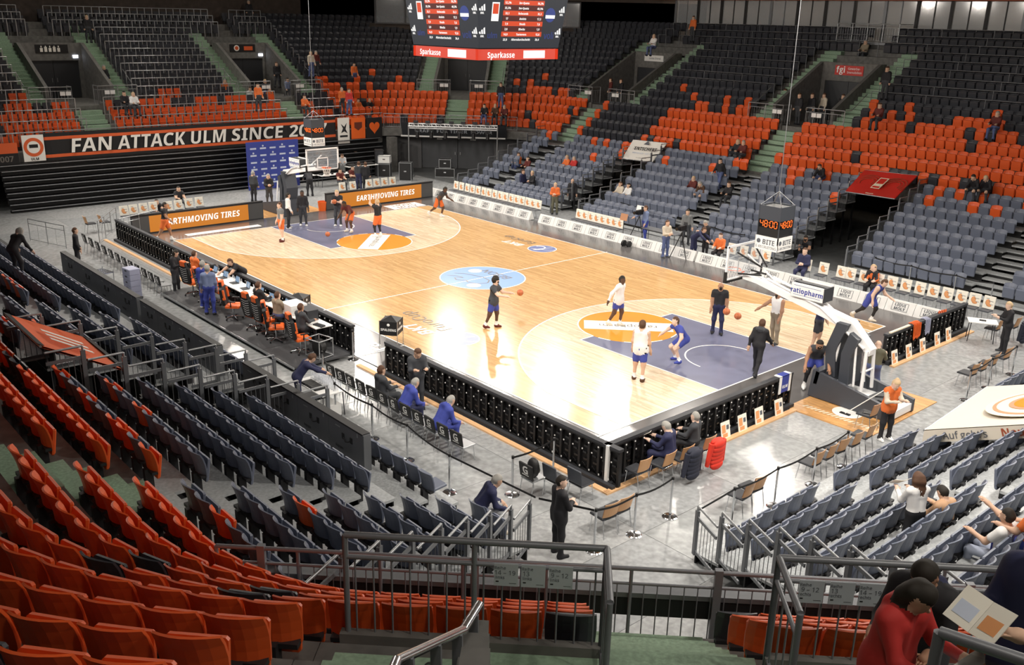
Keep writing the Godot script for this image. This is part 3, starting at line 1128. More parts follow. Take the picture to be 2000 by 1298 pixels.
# ------------------------------------------------------------------ telescopic stands
func tele(label: String, xf: Transform3D, d0: float, rise: float, dep: float, sb: float, blocks: Array, side: String) -> void:
	var o := thing("telescopic_stand", label, "grandstand", xf.origin, xf.basis.get_euler().y)
	for bl in blocks:
		var x0: float = bl.x0
		var x1: float = bl.x1
		for k in range(bl.k0, 9):
			var y := d0 + rise * (k - 1)
			var zf: float = -dep * (k - 1) + bl.get("shift", 0.0)
			var e0: float = x0 + bl.get("s0", 0.0) * (k - 1)
			var e1: float = x1 + bl.get("s1", 0.0) * (k - 1)
			if y < 0.05: y = 0.05
			var g := G.new()
			g.bb(e0, e1, y - 0.06, y, zf - dep - 0.05, zf)
			part(g, "deck", "deck_steel", o)
			g = G.new()
			g.bb(e0 + 0.02, e1 - 0.02, maxf(y - rise - 0.02, 0.0), y - 0.06, zf - 0.06, zf - 0.03)
			part(g, "riser", "black", o)
			var sx0: float = e0 + bl.get("pad0", 0.1)
			var sx1: float = e1 - bl.get("pad1", 0.1)
			if bl.get("empty_row", -1) == k:
				continue
			var n := int(round((sx1 - sx0) / 0.5))
			for i in n:
				var lx: float = sx0 + (i + 0.5) * (sx1 - sx0) / n
				var w := xf * Vector3(lx, y, zf - sb)
				if not seen(w + Vector3(0, 0.5, 0), 150): continue
				var sx := lx
				var org := orange_at(side == "far", 0, sx, k)
				if side == "end": org = false
				seats.append([Transform3D(xf.basis, w), org, side + ("_open" if bl.get("open", -1) == k else "")])
		for e in bl.get("rails", []):
			# stepped guard rail at the open end of a block
			var r := thing("guard_rail", bl.rail_label, "railing", xf.origin, xf.basis.get_euler().y, "stepped guard rails of the telescopic stands")
			for k in range(bl.k0, 9):
				var y := maxf(d0 + rise * (k - 1), 0.05)
				var zf: float = -dep * (k - 1) + bl.get("shift", 0.0)
				var ex: float = (x0 + bl.get("s0", 0.0) * (k - 1)) if e == 0 else (x1 + bl.get("s1", 0.0) * (k - 1))
				var sl: float = bl.get("s0", 0.0) if e == 0 else bl.get("s1", 0.0)
				var a := Vector3(ex, y, zf - 0.02)
				var b := Vector3(ex + sl, y, zf - dep + 0.06)
				var g := G.new()
				g.tube([a + Vector3.UP * 0.82, a + Vector3.UP * 1.04, b + Vector3.UP * 1.04], 0.024)
				part(g, "top_rail", "steel", r)
				g = G.new()
				var dir := (b - a).normalized()
				var bs := Basis(Vector3.UP.cross(dir).normalized(), Vector3.UP, dir)
				g.box((a + b) / 2 + Vector3.UP * 0.8, Vector3(0.03, 0.07, (b - a).length()), bs)
				part(g, "frame_bar", "steel_paint", r)
				g = G.new()
				g.box((a + b) / 2 + Vector3.UP * 0.03, Vector3(0.03, 0.07, (b - a).length()), bs)
				part(g, "foot_bar", "steel_paint", r)
				g = G.new()
				g.box(a + Vector3(0, 0.45, 0), Vector3(0.06, 1.0, 0.09), bs)
				part(g, "post", "steel_paint", r)
				g = G.new()
				for i in 6:
					var p := a.lerp(b, (i + 0.7) / 6.4)
					g.cyl(p + Vector3.UP * 0.03, p + Vector3.UP * 0.8, 0.008, 0.008, 4, false)
				part(g, "balusters", "steel_paint", r).set_meta("kind", "stuff")
	# aisles
	for bl in blocks:
		if not bl.has("aisle"): continue
		var s := thing("stand_stair", bl.aisle_label, "stairs", xf.origin, xf.basis.get_euler().y)
		var a0: float = bl.aisle[0]
		var a1: float = bl.aisle[1]
		for k in range(bl.k0, 9):
			var y := maxf(d0 + rise * (k - 1), 0.05)
			var zf: float = -dep * (k - 1) + bl.get("shift", 0.0)
			var g := G.new()
			g.bb(a0, a1, y - 0.06, y, zf - dep, zf - 0.38)
			part(g, "tread", "deck_steel", s)
			g = G.new()
			g.bb(a0, a1, y - 0.06 - rise * 0.5, y - rise * 0.5, zf - 0.4, zf + 0.02)
			part(g, "tread", "deck_steel", s)
			g = G.new()
			g.bb(a0 + 0.03, a1 - 0.03, maxf(y - rise - 0.05, 0), y - 0.07, zf - 0.44, zf - 0.42)
			part(g, "riser", "black", s)
	# dark scaffold under the stand
	var sg := G.new()
	for bl in blocks:
		var x: float = bl.x0 + 0.2
		while x < bl.x1:
			for k in range(2, 9):
				var y := d0 + rise * (k - 1) - 0.06
				sg.box(Vector3(x, y / 2, -dep * (k - 1) - dep + 0.1), Vector3(0.07, y, 0.07))
			x += 2.2
	part(sg, "scaffold", "black", o).set_meta("kind", "stuff")

func telescopic_stands() -> void:
	tele("telescopic stand of grey seats with two canopied passages below the glazed lounge", Transform3D(Basis.IDENTITY, Vector3(0, 0, -13.24)), 0.21, 0.34, 0.83, 0.42, [
		{x0 = 15.5, x1 = 21.5, k0 = 1, pad1 = 0.0},
		{x0 = 9.05, x1 = 14.25, k0 = 1, rails = [0], rail_label = "stepped grey guard rail beside the passage under the red canopy", aisle = [14.25, 15.5], aisle_label = "light grey stand stair beside the block at the small white table"},
		{x0 = 0.9, x1 = 6.2, k0 = 0, shift = 0.4, rails = [1], rail_label = "stepped grey guard rail behind the hanging shot clock"},
		{x0 = -6.3, x1 = -0.35, k0 = 0, shift = 0.4, rails = [0], rail_label = "stepped grey guard rail beside the passage under the white canopy", aisle = [-0.35, 0.9], aisle_label = "light grey stand stair behind the camera crew"},
		{x0 = -13.9, x1 = -8.5, k0 = 0, shift = 0.4, rails = [1], rail_label = "stepped grey guard rail behind the steward in the black suit"},
		{x0 = -17.0, x1 = -15.2, k0 = 0, shift = 0.4, rails = [0], rail_label = "stepped grey guard rail next to the stage truss", aisle = [-15.2, -13.9], aisle_label = "light grey stand stair next to the stage truss"},
	], "far")
	# scorer side: local x runs against world x
	tele("telescopic stand of dark seats seen from behind next to the team bench", Transform3D(Basis(Vector3.UP, PI), Vector3(0, 0, 13.1)), 0.41, 0.33, 0.82, 0.65, [
		{x0 = -17.3, x1 = -16.0, s0 = -0.36, k0 = 1, pad0 = 0.05, rails = [0], rail_label = "stepped grey guard rail behind the man in the dark suit"},
		{x0 = -15.0, x1 = -9.6, k0 = 1, empty_row = 2, open = 1, rails = [1], rail_label = "stepped grey guard rail beside the passage under the orange canopy", aisle = [-16.0, -15.0], aisle_label = "light grey stand stair at the end of the grey bench wall"},
		{x0 = -6.75, x1 = -2.2, k0 = 1, empty_row = 2, rails = [0], rail_label = "stepped grey guard rail in front of the seats by the crate stack"},
		{x0 = -1.1, x1 = 9.5, k0 = 1, empty_row = 2, aisle = [-2.2, -1.1], aisle_label = "light grey stand stair beside the crate stack"},
	], "scorer")
	tele("telescopic stand of grey seats seen from behind next to the tan canopy", Transform3D(Basis(Vector3.UP, -PI / 2), Vector3(19.4, 0, 0)), 0.26, 0.35, 0.82, 0.78, [
		{x0 = 7.1, x1 = 10.5, s1 = 0.36, k0 = 1, rails = [1], rail_label = "stepped grey guard rail beside the wooden chairs"},
		{x0 = 2.6, x1 = 6.5, k0 = 1, aisle = [6.5, 7.1], aisle_label = "light grey stand stair between the blocks beside the tan canopy"},
		{x0 = -9.0, x1 = -0.6, k0 = 1},
	], "end")

# ------------------------------------------------------------------ seats
func seat_parts(open := false) -> Dictionary:
	var back := G.new()
	# shell: 7 columns by 5 rows, curved in plan and leaning back
	var cols := 6
	var rows := 4
	var f := func(i: int, j: int, side: float) -> Vector3:
		var u := float(i) / cols * 2.0 - 1.0
		var w := float(j) / rows
		var half := 0.242 - 0.02 * absf(w - 0.5)
		var y := 0.36 + 0.48 * w - (0.035 * u * u if j == rows else 0.0)
		var z := 0.085 * u * u - 0.10 * w * w + 0.02
		return Vector3(u * half, y, z + side)
	for i in cols:
		for j in rows:
			back.quad(f.call(i, j, 0.012), f.call(i + 1, j, 0.012), f.call(i + 1, j + 1, 0.012), f.call(i, j + 1, 0.012))
			back.quad(f.call(i + 1, j, -0.014), f.call(i, j, -0.014), f.call(i, j + 1, -0.014), f.call(i + 1, j + 1, -0.014))
		back.quad(f.call(i, rows, 0.012), f.call(i + 1, rows, 0.012), f.call(i + 1, rows, -0.014), f.call(i, rows, -0.014))
	for j in rows:
		back.quad(f.call(0, j, -0.014), f.call(0, j, 0.012), f.call(0, j + 1, 0.012), f.call(0, j + 1, -0.014))
		back.quad(f.call(cols, j, 0.012), f.call(cols, j, -0.014), f.call(cols, j + 1, -0.014), f.call(cols, j + 1, 0.012))
	var pan := G.new()
	if open:
		pan.rbox(Vector3(0, 0.415, 0.26), Vector3(0.43, 0.06, 0.40), 0.02, Basis(Vector3.RIGHT, -0.08))
	else:
		pan.rbox(Vector3(0, 0.47, 0.135), Vector3(0.44, 0.055, 0.44), 0.02, Basis(Vector3.RIGHT, PI / 2 + 0.16))
	var br := G.new()
	br.box(Vector3(0, 0.20, 0.0), Vector3(0.10, 0.40, 0.14))
	br.box(Vector3(0, 0.37, 0.04), Vector3(0.44, 0.05, 0.10))
	return {back = back, pan = pan, br = br}
func plant_seats() -> void:
	var shut := seat_parts(false)
	var opn := seat_parts(true)
	var all := G.new()
	for k in ["back", "pan"]:
		all.v.append_array(shut[k].v); all.n.append_array(shut[k].n)
	var whole := all.mesh()
	var mb: Mesh = shut.back.mesh()
	var mp: Mesh = shut.pan.mesh()
	var mr: Mesh = shut.br.mesh()
	var ob: Mesh = opn.pan.mesh()
	var lists := {true: [], false: []}
	for s in seats:
		var p := pix(s[0].origin)
		lists[s[1]].append([p.z + (0.0 if seen(s[0].origin + Vector3(0, 0.5, 0), 0.0) else 60.0), s])
	for org in [true, false]:
		var li: Array = lists[org]
		li.sort_custom(func(a, b): return a[0] < b[0])
		var rest := []
		for i in li.size():
			var s: Array = li[i][1]
			if i >= 300:
				rest.append(s)
				continue
			var nm := "orange_seat" if org else "grey_seat"
			var lb := ""
			var gr := ""
			match s[2]:
				"scorer": lb = "orange tip-up seat scattered among the dark seats behind the bench" if org else "dark grey tip-up seat in the stand behind the team bench"
				"scorer_open": lb = "dark grey seat folded down beside the end of the bench wall"
				"end": lb = "slate grey tip-up seat in the stand beside the tan canopy"
				"far": lb = "orange tip-up seat scattered in the stand below the lounge" if org else "slate grey tip-up seat in the stand below the lounge"
				_: lb = "orange plastic tip-up seat in the curved concrete rows" if org else "dark plastic tip-up seat in the curved concrete rows"
			gr = lb.replace(" seat ", " seats ")
			var o := thing(nm, lb, "seat", s[0].origin, s[0].basis.get_euler().y, gr)
			var mm := "seat_orange" if org else ("seat_dark" if s[2] == "bowl" else "seat_grey")
			part_mesh(mb, "backrest", mm, o)
			part_mesh(ob if s[2] == "scorer_open" else mp, "seat_pan", mm, o)
			part_mesh(mr, "bracket", "seat_bracket", o)
		if rest.size() > 0:
			var mi := MultiMeshInstance3D.new()
			mi.name = "distant_orange_seats" if org else "distant_grey_seats"
			var mu := MultiMesh.new()
			mu.transform_format = MultiMesh.TRANSFORM_3D
			mu.use_colors = not org
			mu.mesh = whole
			mu.instance_count = rest.size()
			for i in rest.size():
				mu.set_instance_transform(i, rest[i][0])
				if not org:
					mu.set_instance_color(i, (M.seat_dark if rest[i][2] == "bowl" else M.seat_grey).albedo_color.srgb_to_linear())
			mi.multimesh = mu
			mi.material_override = M["seat_orange" if org else "seat_mixed"]
			add_child(mi)
			tag(mi, "distant rows of orange tip-up seats across the bowl" if org else "distant rows of dark grey tip-up seats across the bowl", "seats", "", "stuff")
	# seats of the standing terrace
	var tb := G.new()
	tb.rbox(Vector3(0, 0.62, 0.0), Vector3(0.42, 0.34, 0.05), 0.015)
	tb.box(Vector3(0, 0.2, -0.02), Vector3(0.06, 0.4, 0.05))
	tb.rbox(Vector3(0, 0.40, 0.09), Vector3(0.40, 0.36, 0.05), 0.015)
	var tm := tb.mesh()
	for s in rail_seats: s.append(pix(s[0].origin).z + (0.0 if seen(s[0].origin + Vector3(0, 0.5, 0), 0.0) else 60.0))
	rail_seats.sort_custom(func(a, b): return a[3] < b[3])
	var rest2 := []
	for i in rail_seats.size():
		var s: Array = rail_seats[i]
		if i >= 300:
			rest2.append(s); continue
		var lb := "orange fold-up seat behind a safety rail of the standing terrace" if s[1] else "dark fold-up seat behind a safety rail of the standing terrace"
		var o := part_mesh(tm, numbered("terrace_chair"), "seat_orange" if s[1] else "seat_dark", self)
		o.transform = s[0]
		tag(o, lb, "seat", "orange terrace seats" if s[1] else "dark terrace seats")
	if rest2.size() > 0:
		var mi := MultiMeshInstance3D.new()
		mi.name = "upper_terrace_seats"
		var mu := MultiMesh.new()
		mu.transform_format = MultiMesh.TRANSFORM_3D
		mu.mesh = tm
		mu.instance_count = rest2.size()
		for i in rest2.size(): mu.set_instance_transform(i, rest2[i][0])
		mi.multimesh = mu
		mi.material_override = M.seat_dark
		add_child(mi)
		tag(mi, "dark fold-up seats in the upper rows of the standing terrace", "seats", "", "stuff")

# ------------------------------------------------------------------ fixtures of the hall
func xf_at(p: Vector3, turn: float) -> Transform3D:
	return Transform3D(Basis(Vector3.UP, turn), p)
func arena_fixtures() -> void:
	video_cube()
	shot_clock(Vector3(13.7, 3.95, -0.1), 0.0, "hanging shot clock with orange digits above the white basket arm")
	shot_clock(Vector3(-14.2, 3.95, -0.4), 0.0, "hanging shot clock with orange digits in front of the black fan banner")
	basket(1.0, "basket stand with white arm and charcoal padding beside the photographer")
	basket(-1.0, "basket stand with clear backboard in front of the blue press wall")
	led_screens()
	led_backs()
	a_boards()
	fan_banner()
	bleachers()
	stage_corner()
	canopies()
	corner_fronts()
	bench_walls()
	near_wall()
	lounge_platform()

func video_cube() -> void:
	var o := thing("video_cube", "four-sided video cube hanging above centre court with statistics tables", "scoreboard", Vector3(0, 8.95, 0))
	var g := G.new()
	g.bb(-1.9, 1.9, 0.02, 4.4, -1.9, 1.9)
	part(g, "body", "black", o)
	g = G.new()
	for sx in [-1, 1]:
		for sz in [-1, 1]:
			g.cyl(Vector3(1.6 * sx, 4.4, 1.6 * sz), Vector3(1.2 * sx, 8.5, 1.2 * sz), 0.03, 0.03, 5)
	part(g, "cable", "steel", o)
	var tilt := 0.125
	for f in 4:
		var turn := f * PI / 2
		var face := Node3D.new()
		face.name = "screen"
		o.add_child(face, true)
		face.rotation.y = turn
		# lower red band
		g = G.new()
		g.bb(-2.0, 2.0, 0.0, 0.38, 1.85, 2.0)
		part(g, "band", "screen_band", face)
		words("Sparkasse", 0.2, xf_at(Vector3(-0.9, 0.17, 2.004), 0), "screen_white", face, 700)
		g = G.new(); g.bb(0.2, 1.3, 0.05, 0.33, 2.0, 2.006)
		part(g, "band_light", "screen_white", face)
		# leaning screen
		var up := Basis(Vector3.RIGHT, tilt)
		var s := Transform3D(up, Vector3(0, 0.42, 2.0))
		g = G.new()
		var p := PackedVector2Array([Vector2(-2.0, 0), Vector2(2.0, 0), Vector2(2.42, 3.3), Vector2(-2.42, 3.3)])
		g.prism(p, -0.1, 0.0, s)
		part(g, "display", "screen_navy", face)
		var P := func(x: float, y: float, z := 0.004) -> Transform3D: return s * Transform3D(Basis.IDENTITY, Vector3(x, y, z))
		var table := [["82", "Punkte", "88,1"], ["80,1", "Gegnerische Punkte", "81,1"], ["52,2%", "2er-Quote", "56,2%"], ["35,5%", "3er-Quote", "40,5%"], ["33,1", "Rebounds", "35,3"], ["17", "Assists", "17,3"], ["7,9", "Steals", "7,6"], ["2,0", "Blocks", "1,9"], ["14,9", "Turnovers", "12,6"], ["22,8", "Altersdurchschnitt", "26,4"]]
		for i in 10:
			var y := 1.98 - 0.185 * i
			if i < 9:
				g = G.new()
				g.t = s
				g.bb(-0.98, 1.02, y - 0.085, y + 0.085, 0.0, 0.008)
				part(g, "table_row", "screen_red" if i % 2 == 0 else "screen_maroon", face)
			words(table[i][0], 0.075, P.call(-0.78, y - 0.01, 0.012), "screen_white", face, 700)
			words(table[i][1], 0.075, P.call(0.0, y - 0.01, 0.012), "screen_white", face, 700)
			words(table[i][2], 0.075, P.call(0.82, y - 0.01, 0.012), "screen_white", face, 700)
		words("25", 0.16, P.call(0.0, 2.3, 0.008), "screen_white", face, 700)
		# team marks at both sides of the table
		g = G.new(); g.t = s
		g.bb(-1.52, -1.18, 0.95, 1.6, 0.0, 0.008)
		part(g, "team_mark", "screen_white", face)
		g = G.new(); g.t = s
		g.bb(-1.48, -1.22, 1.2, 1.55, 0.008, 0.012)
		part(g, "team_mark_print", "screen_red", face)
		words("ulm", 0.2, P.call(-1.4, 0.45), "screen_blue", face, 400)
		g = G.new(); g.t = s
		g.cyl(Vector3(1.38, 1.2, 0.0), Vector3(1.38, 1.2, 0.008), 0.26, 0.26, 20)
		part(g, "team_mark", "screen_blue", face)
		g = G.new(); g.t = s
		g.bb(1.14, 1.62, 1.08, 1.2, 0.008, 0.014)
		part(g, "team_mark_print", "screen_white", face)
		words("voli", 0.24, P.call(1.42, 0.45), "screen_blue", face, 400)
		# three slanted stripes repeated down both edges
		for sx in [-1.0, 1.0]:
			for k in 3:
				for b in 3:
					g = G.new(); g.t = s * Transform3D(Basis.IDENTITY, Vector3(sx * (1.88 + 0.09 * k), 0.5 + 0.8 * k, 0))
					var hh := 0.09 + 0.07 * b
					g.prism(PackedVector2Array([Vector2(-0.13 + 0.1 * b, 0), Vector2(-0.06 + 0.1 * b, 0), Vector2(-0.1 + 0.1 * b, hh), Vector2(-0.16 + 0.1 * b, hh - 0.03)]), 0.0, 0.008)
					part(g, "stripe", "screen_white", face)
				words("BBL", 0.07, P.call(sx * (1.87 + 0.09 * k), 0.42 + 0.8 * k), "screen_white", face, 700)

func shot_clock(p: Vector3, turn: float, label: String) -> void:
	var o := thing("shot_clock", label, "shot clock", p, turn)
	var g := G.new()
	g.bb(-0.36, 0.36, 0.42, 1.3, -0.36, 0.36)
	part(g, "housing", "black", o)
	g = G.new()
	for s in [-1, 1]:
		g.bb(-0.38, 0.38, 0.92, 1.34, 0.365 * s - 0.01, 0.365 * s + 0.01)
		g.bb(0.365 * s - 0.01, 0.365 * s + 0.01, 0.92, 1.34, -0.38, 0.38)
		for q in [-1, 1]:
			g.bb(0.37 * s - 0.012, 0.37 * s + 0.012, 0.0, 1.36, 0.37 * q - 0.012, 0.37 * q + 0.012)
	part(g, "frame_panel", "pad_grey", o)
	for f in 4:
		var b := Node3D.new()
		b.name = "face"
		o.add_child(b, true)
		b.rotation.y = f * PI / 2
		g = G.new(); g.bb(-0.4, 0.4, 0.0, 0.42, 0.37, 0.4)
		part(g, "advert_panel", "white", b)
		words("BITE", 0.15, xf_at(Vector3(0.08, 0.25, 0.402), 0), "sign_ink", b, 700)
		words("E-RECRUITING", 0.08, xf_at(Vector3(0.0, 0.09, 0.402), 0), "sign_ink", b, 400)
		g = G.new(); g.cyl(Vector3(-0.27, 0.26, 0.4), Vector3(-0.27, 0.26, 0.404), 0.07, 0.07, 14)
		part(g, "round_mark", "sign_ink", b)
		g = G.new(); g.bb(-0.34, 0.34, 0.68, 0.92, 0.36, 0.368)
		part(g, "display", "black_gloss", b)
		for i in 4:
			seven_segment(b, "4800"[i], Vector3(-0.24 + 0.15 * i + (0.03 if i > 1 else -0.01), 0.8, 0.372), 0.1, 0.19)
		g = G.new(); g.bb(-0.012, 0.012, 0.76, 0.78, 0.368, 0.374); g.bb(-0.012, 0.012, 0.83, 0.85, 0.368, 0.374)
		part(g, "colon", "digit_orange", b)
	g = G.new()
	for sx in [-1, 1]:
		for sz in [-1, 1]:
			g.cyl(Vector3(0.36 * sx, 1.34, 0.36 * sz), Vector3(0, 1.75, 0), 0.012, 0.012, 5)
	g.cyl(Vector3(0, 1.75, 0), Vector3(0, 10.0, 0), 0.012, 0.012, 5)
	part(g, "cable", "steel", o)
func seven_segment(parent: Node, ch: String, p: Vector3, w: float, h: float) -> void:
	var on: Array = {"4": [1, 2, 5, 6], "8": [0, 1, 2, 3, 4, 5, 6], "0": [0, 1, 2, 3, 4, 5]}[ch]
	var g := G.new()
	var t := 0.022
	for s in on:
		match s:
			0: g.box(p + Vector3(0, h / 2, 0), Vector3(w - t, t, 0.006))
			3: g.box(p + Vector3(0, -h / 2, 0), Vector3(w - t, t, 0.006))
			6: g.box(p, Vector3(w - t, t, 0.006))
			1: g.box(p + Vector3(w / 2, h / 4, 0), Vector3(t, h / 2 - t, 0.006))
			2: g.box(p + Vector3(w / 2, -h / 4, 0), Vector3(t, h / 2 - t, 0.006))
			4: g.box(p + Vector3(-w / 2, -h / 4, 0), Vector3(t, h / 2 - t, 0.006))
			5: g.box(p + Vector3(-w / 2, h / 4, 0), Vector3(t, h / 2 - t, 0.006))
	part(g, "digit", "digit_orange", parent)

# local x points from the board to the base, away from the court
func basket(s: float, label: String) -> void:
	var o := thing("basket_stand", label, "basketball hoop", Vector3(12.8 * s, 0, 0), 0.0 if s > 0 else PI)
	var g := G.new()
	g.bb(-0.012, 0.012, 2.9, 3.95, -0.9, 0.9)
	var bb_ := part(g, "backboard", "glass", o)
	g = G.new()
	for y in [2.9, 3.95]:
		g.box(Vector3(0, y, 0), Vector3(0.05, 0.07, 1.86))
	for z in [-0.9, 0.9]:
		g.box(Vector3(0, 3.425, z), Vector3(0.05, 1.1, 0.07))
	part(g, "border", "white_paint", bb_)
	g = G.new()
	for z in [-0.295, 0.295]:
		g.box(Vector3(-0.016, 3.275, z), Vector3(0.008, 0.45, 0.05))
	for y in [3.05, 3.5]:
		g.box(Vector3(-0.016, y, 0), Vector3(0.008, 0.05, 0.64))
	part(g, "target_square", "white_paint", bb_)
	g = G.new()
	g.box(Vector3(0.0, 2.86, 0), Vector3(0.09, 0.07, 1.84))
	g.box(Vector3(0.0, 3.0, 0.93), Vector3(0.09, 0.35, 0.06))
	g.box(Vector3(0.0, 3.0, -0.93), Vector3(0.09, 0.35, 0.06))
	part(g, "edge_pad", "black", bb_)
	g = G.new()
	var rim := []
	for i in 25:
		var a := TAU * i / 24
		rim.append(Vector3(-0.375 + 0.228 * cos(a), 3.05, 0.228 * sin(a)))
	g.tube(rim, 0.012, 5)
	g.box(Vector3(-0.08, 3.03, 0), Vector3(0.16, 0.04, 0.14))
	part(g, "rim", "orange", o)
	g = G.new()
	for i in 12:
		for d in [-1, 1]:
			var pr := Vector3.ZERO
			for k in 4:
				var rr: float = [0.225, 0.18, 0.145, 0.135][k]
				var a: float = TAU * (i + 0.5 * k * d) / 12
				var q := Vector3(-0.375 + rr * cos(a), 3.04 - 0.14 * k, rr * sin(a))
				if k > 0: g.cyl(pr, q, 0.006, 0.006, 4, false)
				pr = q
	part(g, "net", "net", o)
	# support frame behind the board and the long white arm
	g = G.new()
	g.tube([Vector3(0.05, 3.75, 0.5), Vector3(0.75, 3.35, 0.12)], 0.03)
	g.tube([Vector3(0.05, 3.75, -0.5), Vector3(0.75, 3.35, -0.12)], 0.03)
	g.tube([Vector3(0.05, 3.05, 0.35), Vector3(0.75, 3.1, 0.12)], 0.03)
	g.tube([Vector3(0.05, 3.05, -0.35), Vector3(0.75, 3.1, -0.12)], 0.03)
	part(g, "board_brace", "black", o)
	g = G.new()
	var up := Transform3D(Basis(Vector3(1, 0, 0), Vector3(0, 1, 0), Vector3(0, 0, 1)), Vector3.ZERO)
	g.prism(PackedVector2Array([Vector2(0.1, 3.0), Vector2(0.6, 2.98), Vector2(3.2, 2.55), Vector2(3.9, 2.42), Vector2(4.6, 1.75), Vector2(4.55, 1.55), Vector2(3.75, 2.12), Vector2(3.1, 2.3), Vector2(0.6, 2.82), Vector2(0.1, 2.86)]), -0.16, 0.16, up)
	part(g, "arm", "white_paint", o)
	g = G.new()
	g.tube([Vector3(1.0, 3.05, 0.16), Vector3(2.9, 2.62, 0.2), Vector3(4.4, 1.75, 0.2)], 0.04)
	g.tube([Vector3(1.0, 3.05, -0.16), Vector3(2.9, 2.62, -0.2), Vector3(4.4, 1.75, -0.2)], 0.04)
	g.tube([Vector3(0.1, 3.62, 0.0), Vector3(1.2, 3.0, 0.0)], 0.025)
	part(g, "arm_tube", "white_paint", o)
	g = G.new()
	for z in [-0.3, 0.3]:
		g.tube([Vector3(4.5, 1.7, z * 0.7), Vector3(4.55, 0.5, z)], 0.05)
		g.tube([Vector3(4.15, 2.05, z * 0.7), Vector3(4.3, 0.6, z)], 0.035)
		g.tube([Vector3(3.7, 2.2, z * 0.7), Vector3(3.6, 0.75, z)], 0.04)
	g.tube([Vector3(4.53, 1.1, -0.27), Vector3(4.53, 1.1, 0.27)], 0.03)
	part(g, "column", "white_paint", o)
	# advert box clipped to the arm
	g = G.new()
	g.box(Vector3(2.45, 2.98, 0.26), Vector3(1.05, 0.42, 0.05)); g.box(Vector3(2.45, 2.98, -0.26), Vector3(1.05, 0.42, 0.05))
	var ad := part(g, "advert_panel", "white", o)
	g = G.new()
	g.box(Vector3(2.98, 2.98, 0), Vector3(0.04, 0.42, 0.5)); g.box(Vector3(1.92, 2.98, 0), Vector3(0.04, 0.42, 0.5)); g.box(Vector3(2.45, 3.18, 0), Vector3(1.05, 0.03, 0.2))
	part(g, "advert_frame", "charcoal", ad)
	for z in [1, -1]:
		words("ratiopharm", 0.15, Transform3D(Basis(Vector3.UP, 0.0 if z > 0 else PI), Vector3(2.45, 2.97, 0.29 * z)), "blue", ad, 700, 0.95)
		g = G.new()
		g.bb(2.0, 2.9, 3.12, 3.13, 0.286 * z - 0.003, 0.286 * z + 0.003); g.bb(2.0, 2.9, 2.84, 2.85, 0.286 * z - 0.003, 0.286 * z + 0.003)
		part(g, "rule", "blue", ad)
	# padding
	g = G.new()
	g.prism(PackedVector2Array([Vector2(3.42, 0.68), Vector2(3.72, 0.72), Vector2(3.62, 1.5), Vector2(3.9, 2.35), Vector2(3.55, 2.35), Vector2(3.3, 1.5)]), -0.34, 0.34, up)
	part(g, "column_pad", "pad_grey", o)
	g = G.new()
	g.prism(PackedVector2Array([Vector2(3.85, 0.6), Vector2(4.15, 0.6), Vector2(4.1, 1.4), Vector2(4.28, 2.0), Vector2(4.0, 2.15), Vector2(3.82, 1.5)]), -0.34, 0.36, up)
	part(g, "column_pad", "pad_grey", o)
	for z in [-0.62, 0.62]:
		g = G.new()
		g.prism(PackedVector2Array([Vector2(3.2, 0.05), Vector2(5.7, 0.05), Vector2(5.7, 0.42), Vector2(3.3, 0.86)]), z - 0.06, z + 0.06, up)
		part(g, "base_pad", "pad_grey", o)
	g = G.new()
	g.prism(PackedVector2Array([Vector2(3.12, 0.05), Vector2(3.3, 0.05), Vector2(3.42, 0.88), Vector2(3.2, 0.88)]), -0.68, 0.68, up)
	part(g, "base_pad", "pad_grey", o)
	g = G.new()
	g.bb(3.3, 5.68, 0.08, 0.3, -0.56, 0.56)
	part(g, "base_box", "white_paint", o)
	g = G.new()
	g.bb(4.75, 5.2, 0.3, 0.42, -0.4, 0.3)
	g.tube([Vector3(4.9, 0.44, 0.1), Vector3(5.3, 0.46, -0.2), Vector3(5.5, 0.4, 0.2), Vector3(5.1, 0.45, 0.35)], 0.02)
	part(g, "machinery", "charcoal", o)
	for q in [[3.5, -0.5], [3.5, 0.5], [5.5, -0.5], [5.5, 0.5]]:
		g = G.new()
		g.cyl(Vector3(q[0], 0.08, q[1] - 0.03), Vector3(q[0], 0.08, q[1] + 0.03), 0.05, 0.05, 10)
		part(g, "wheel", "rubber", o)

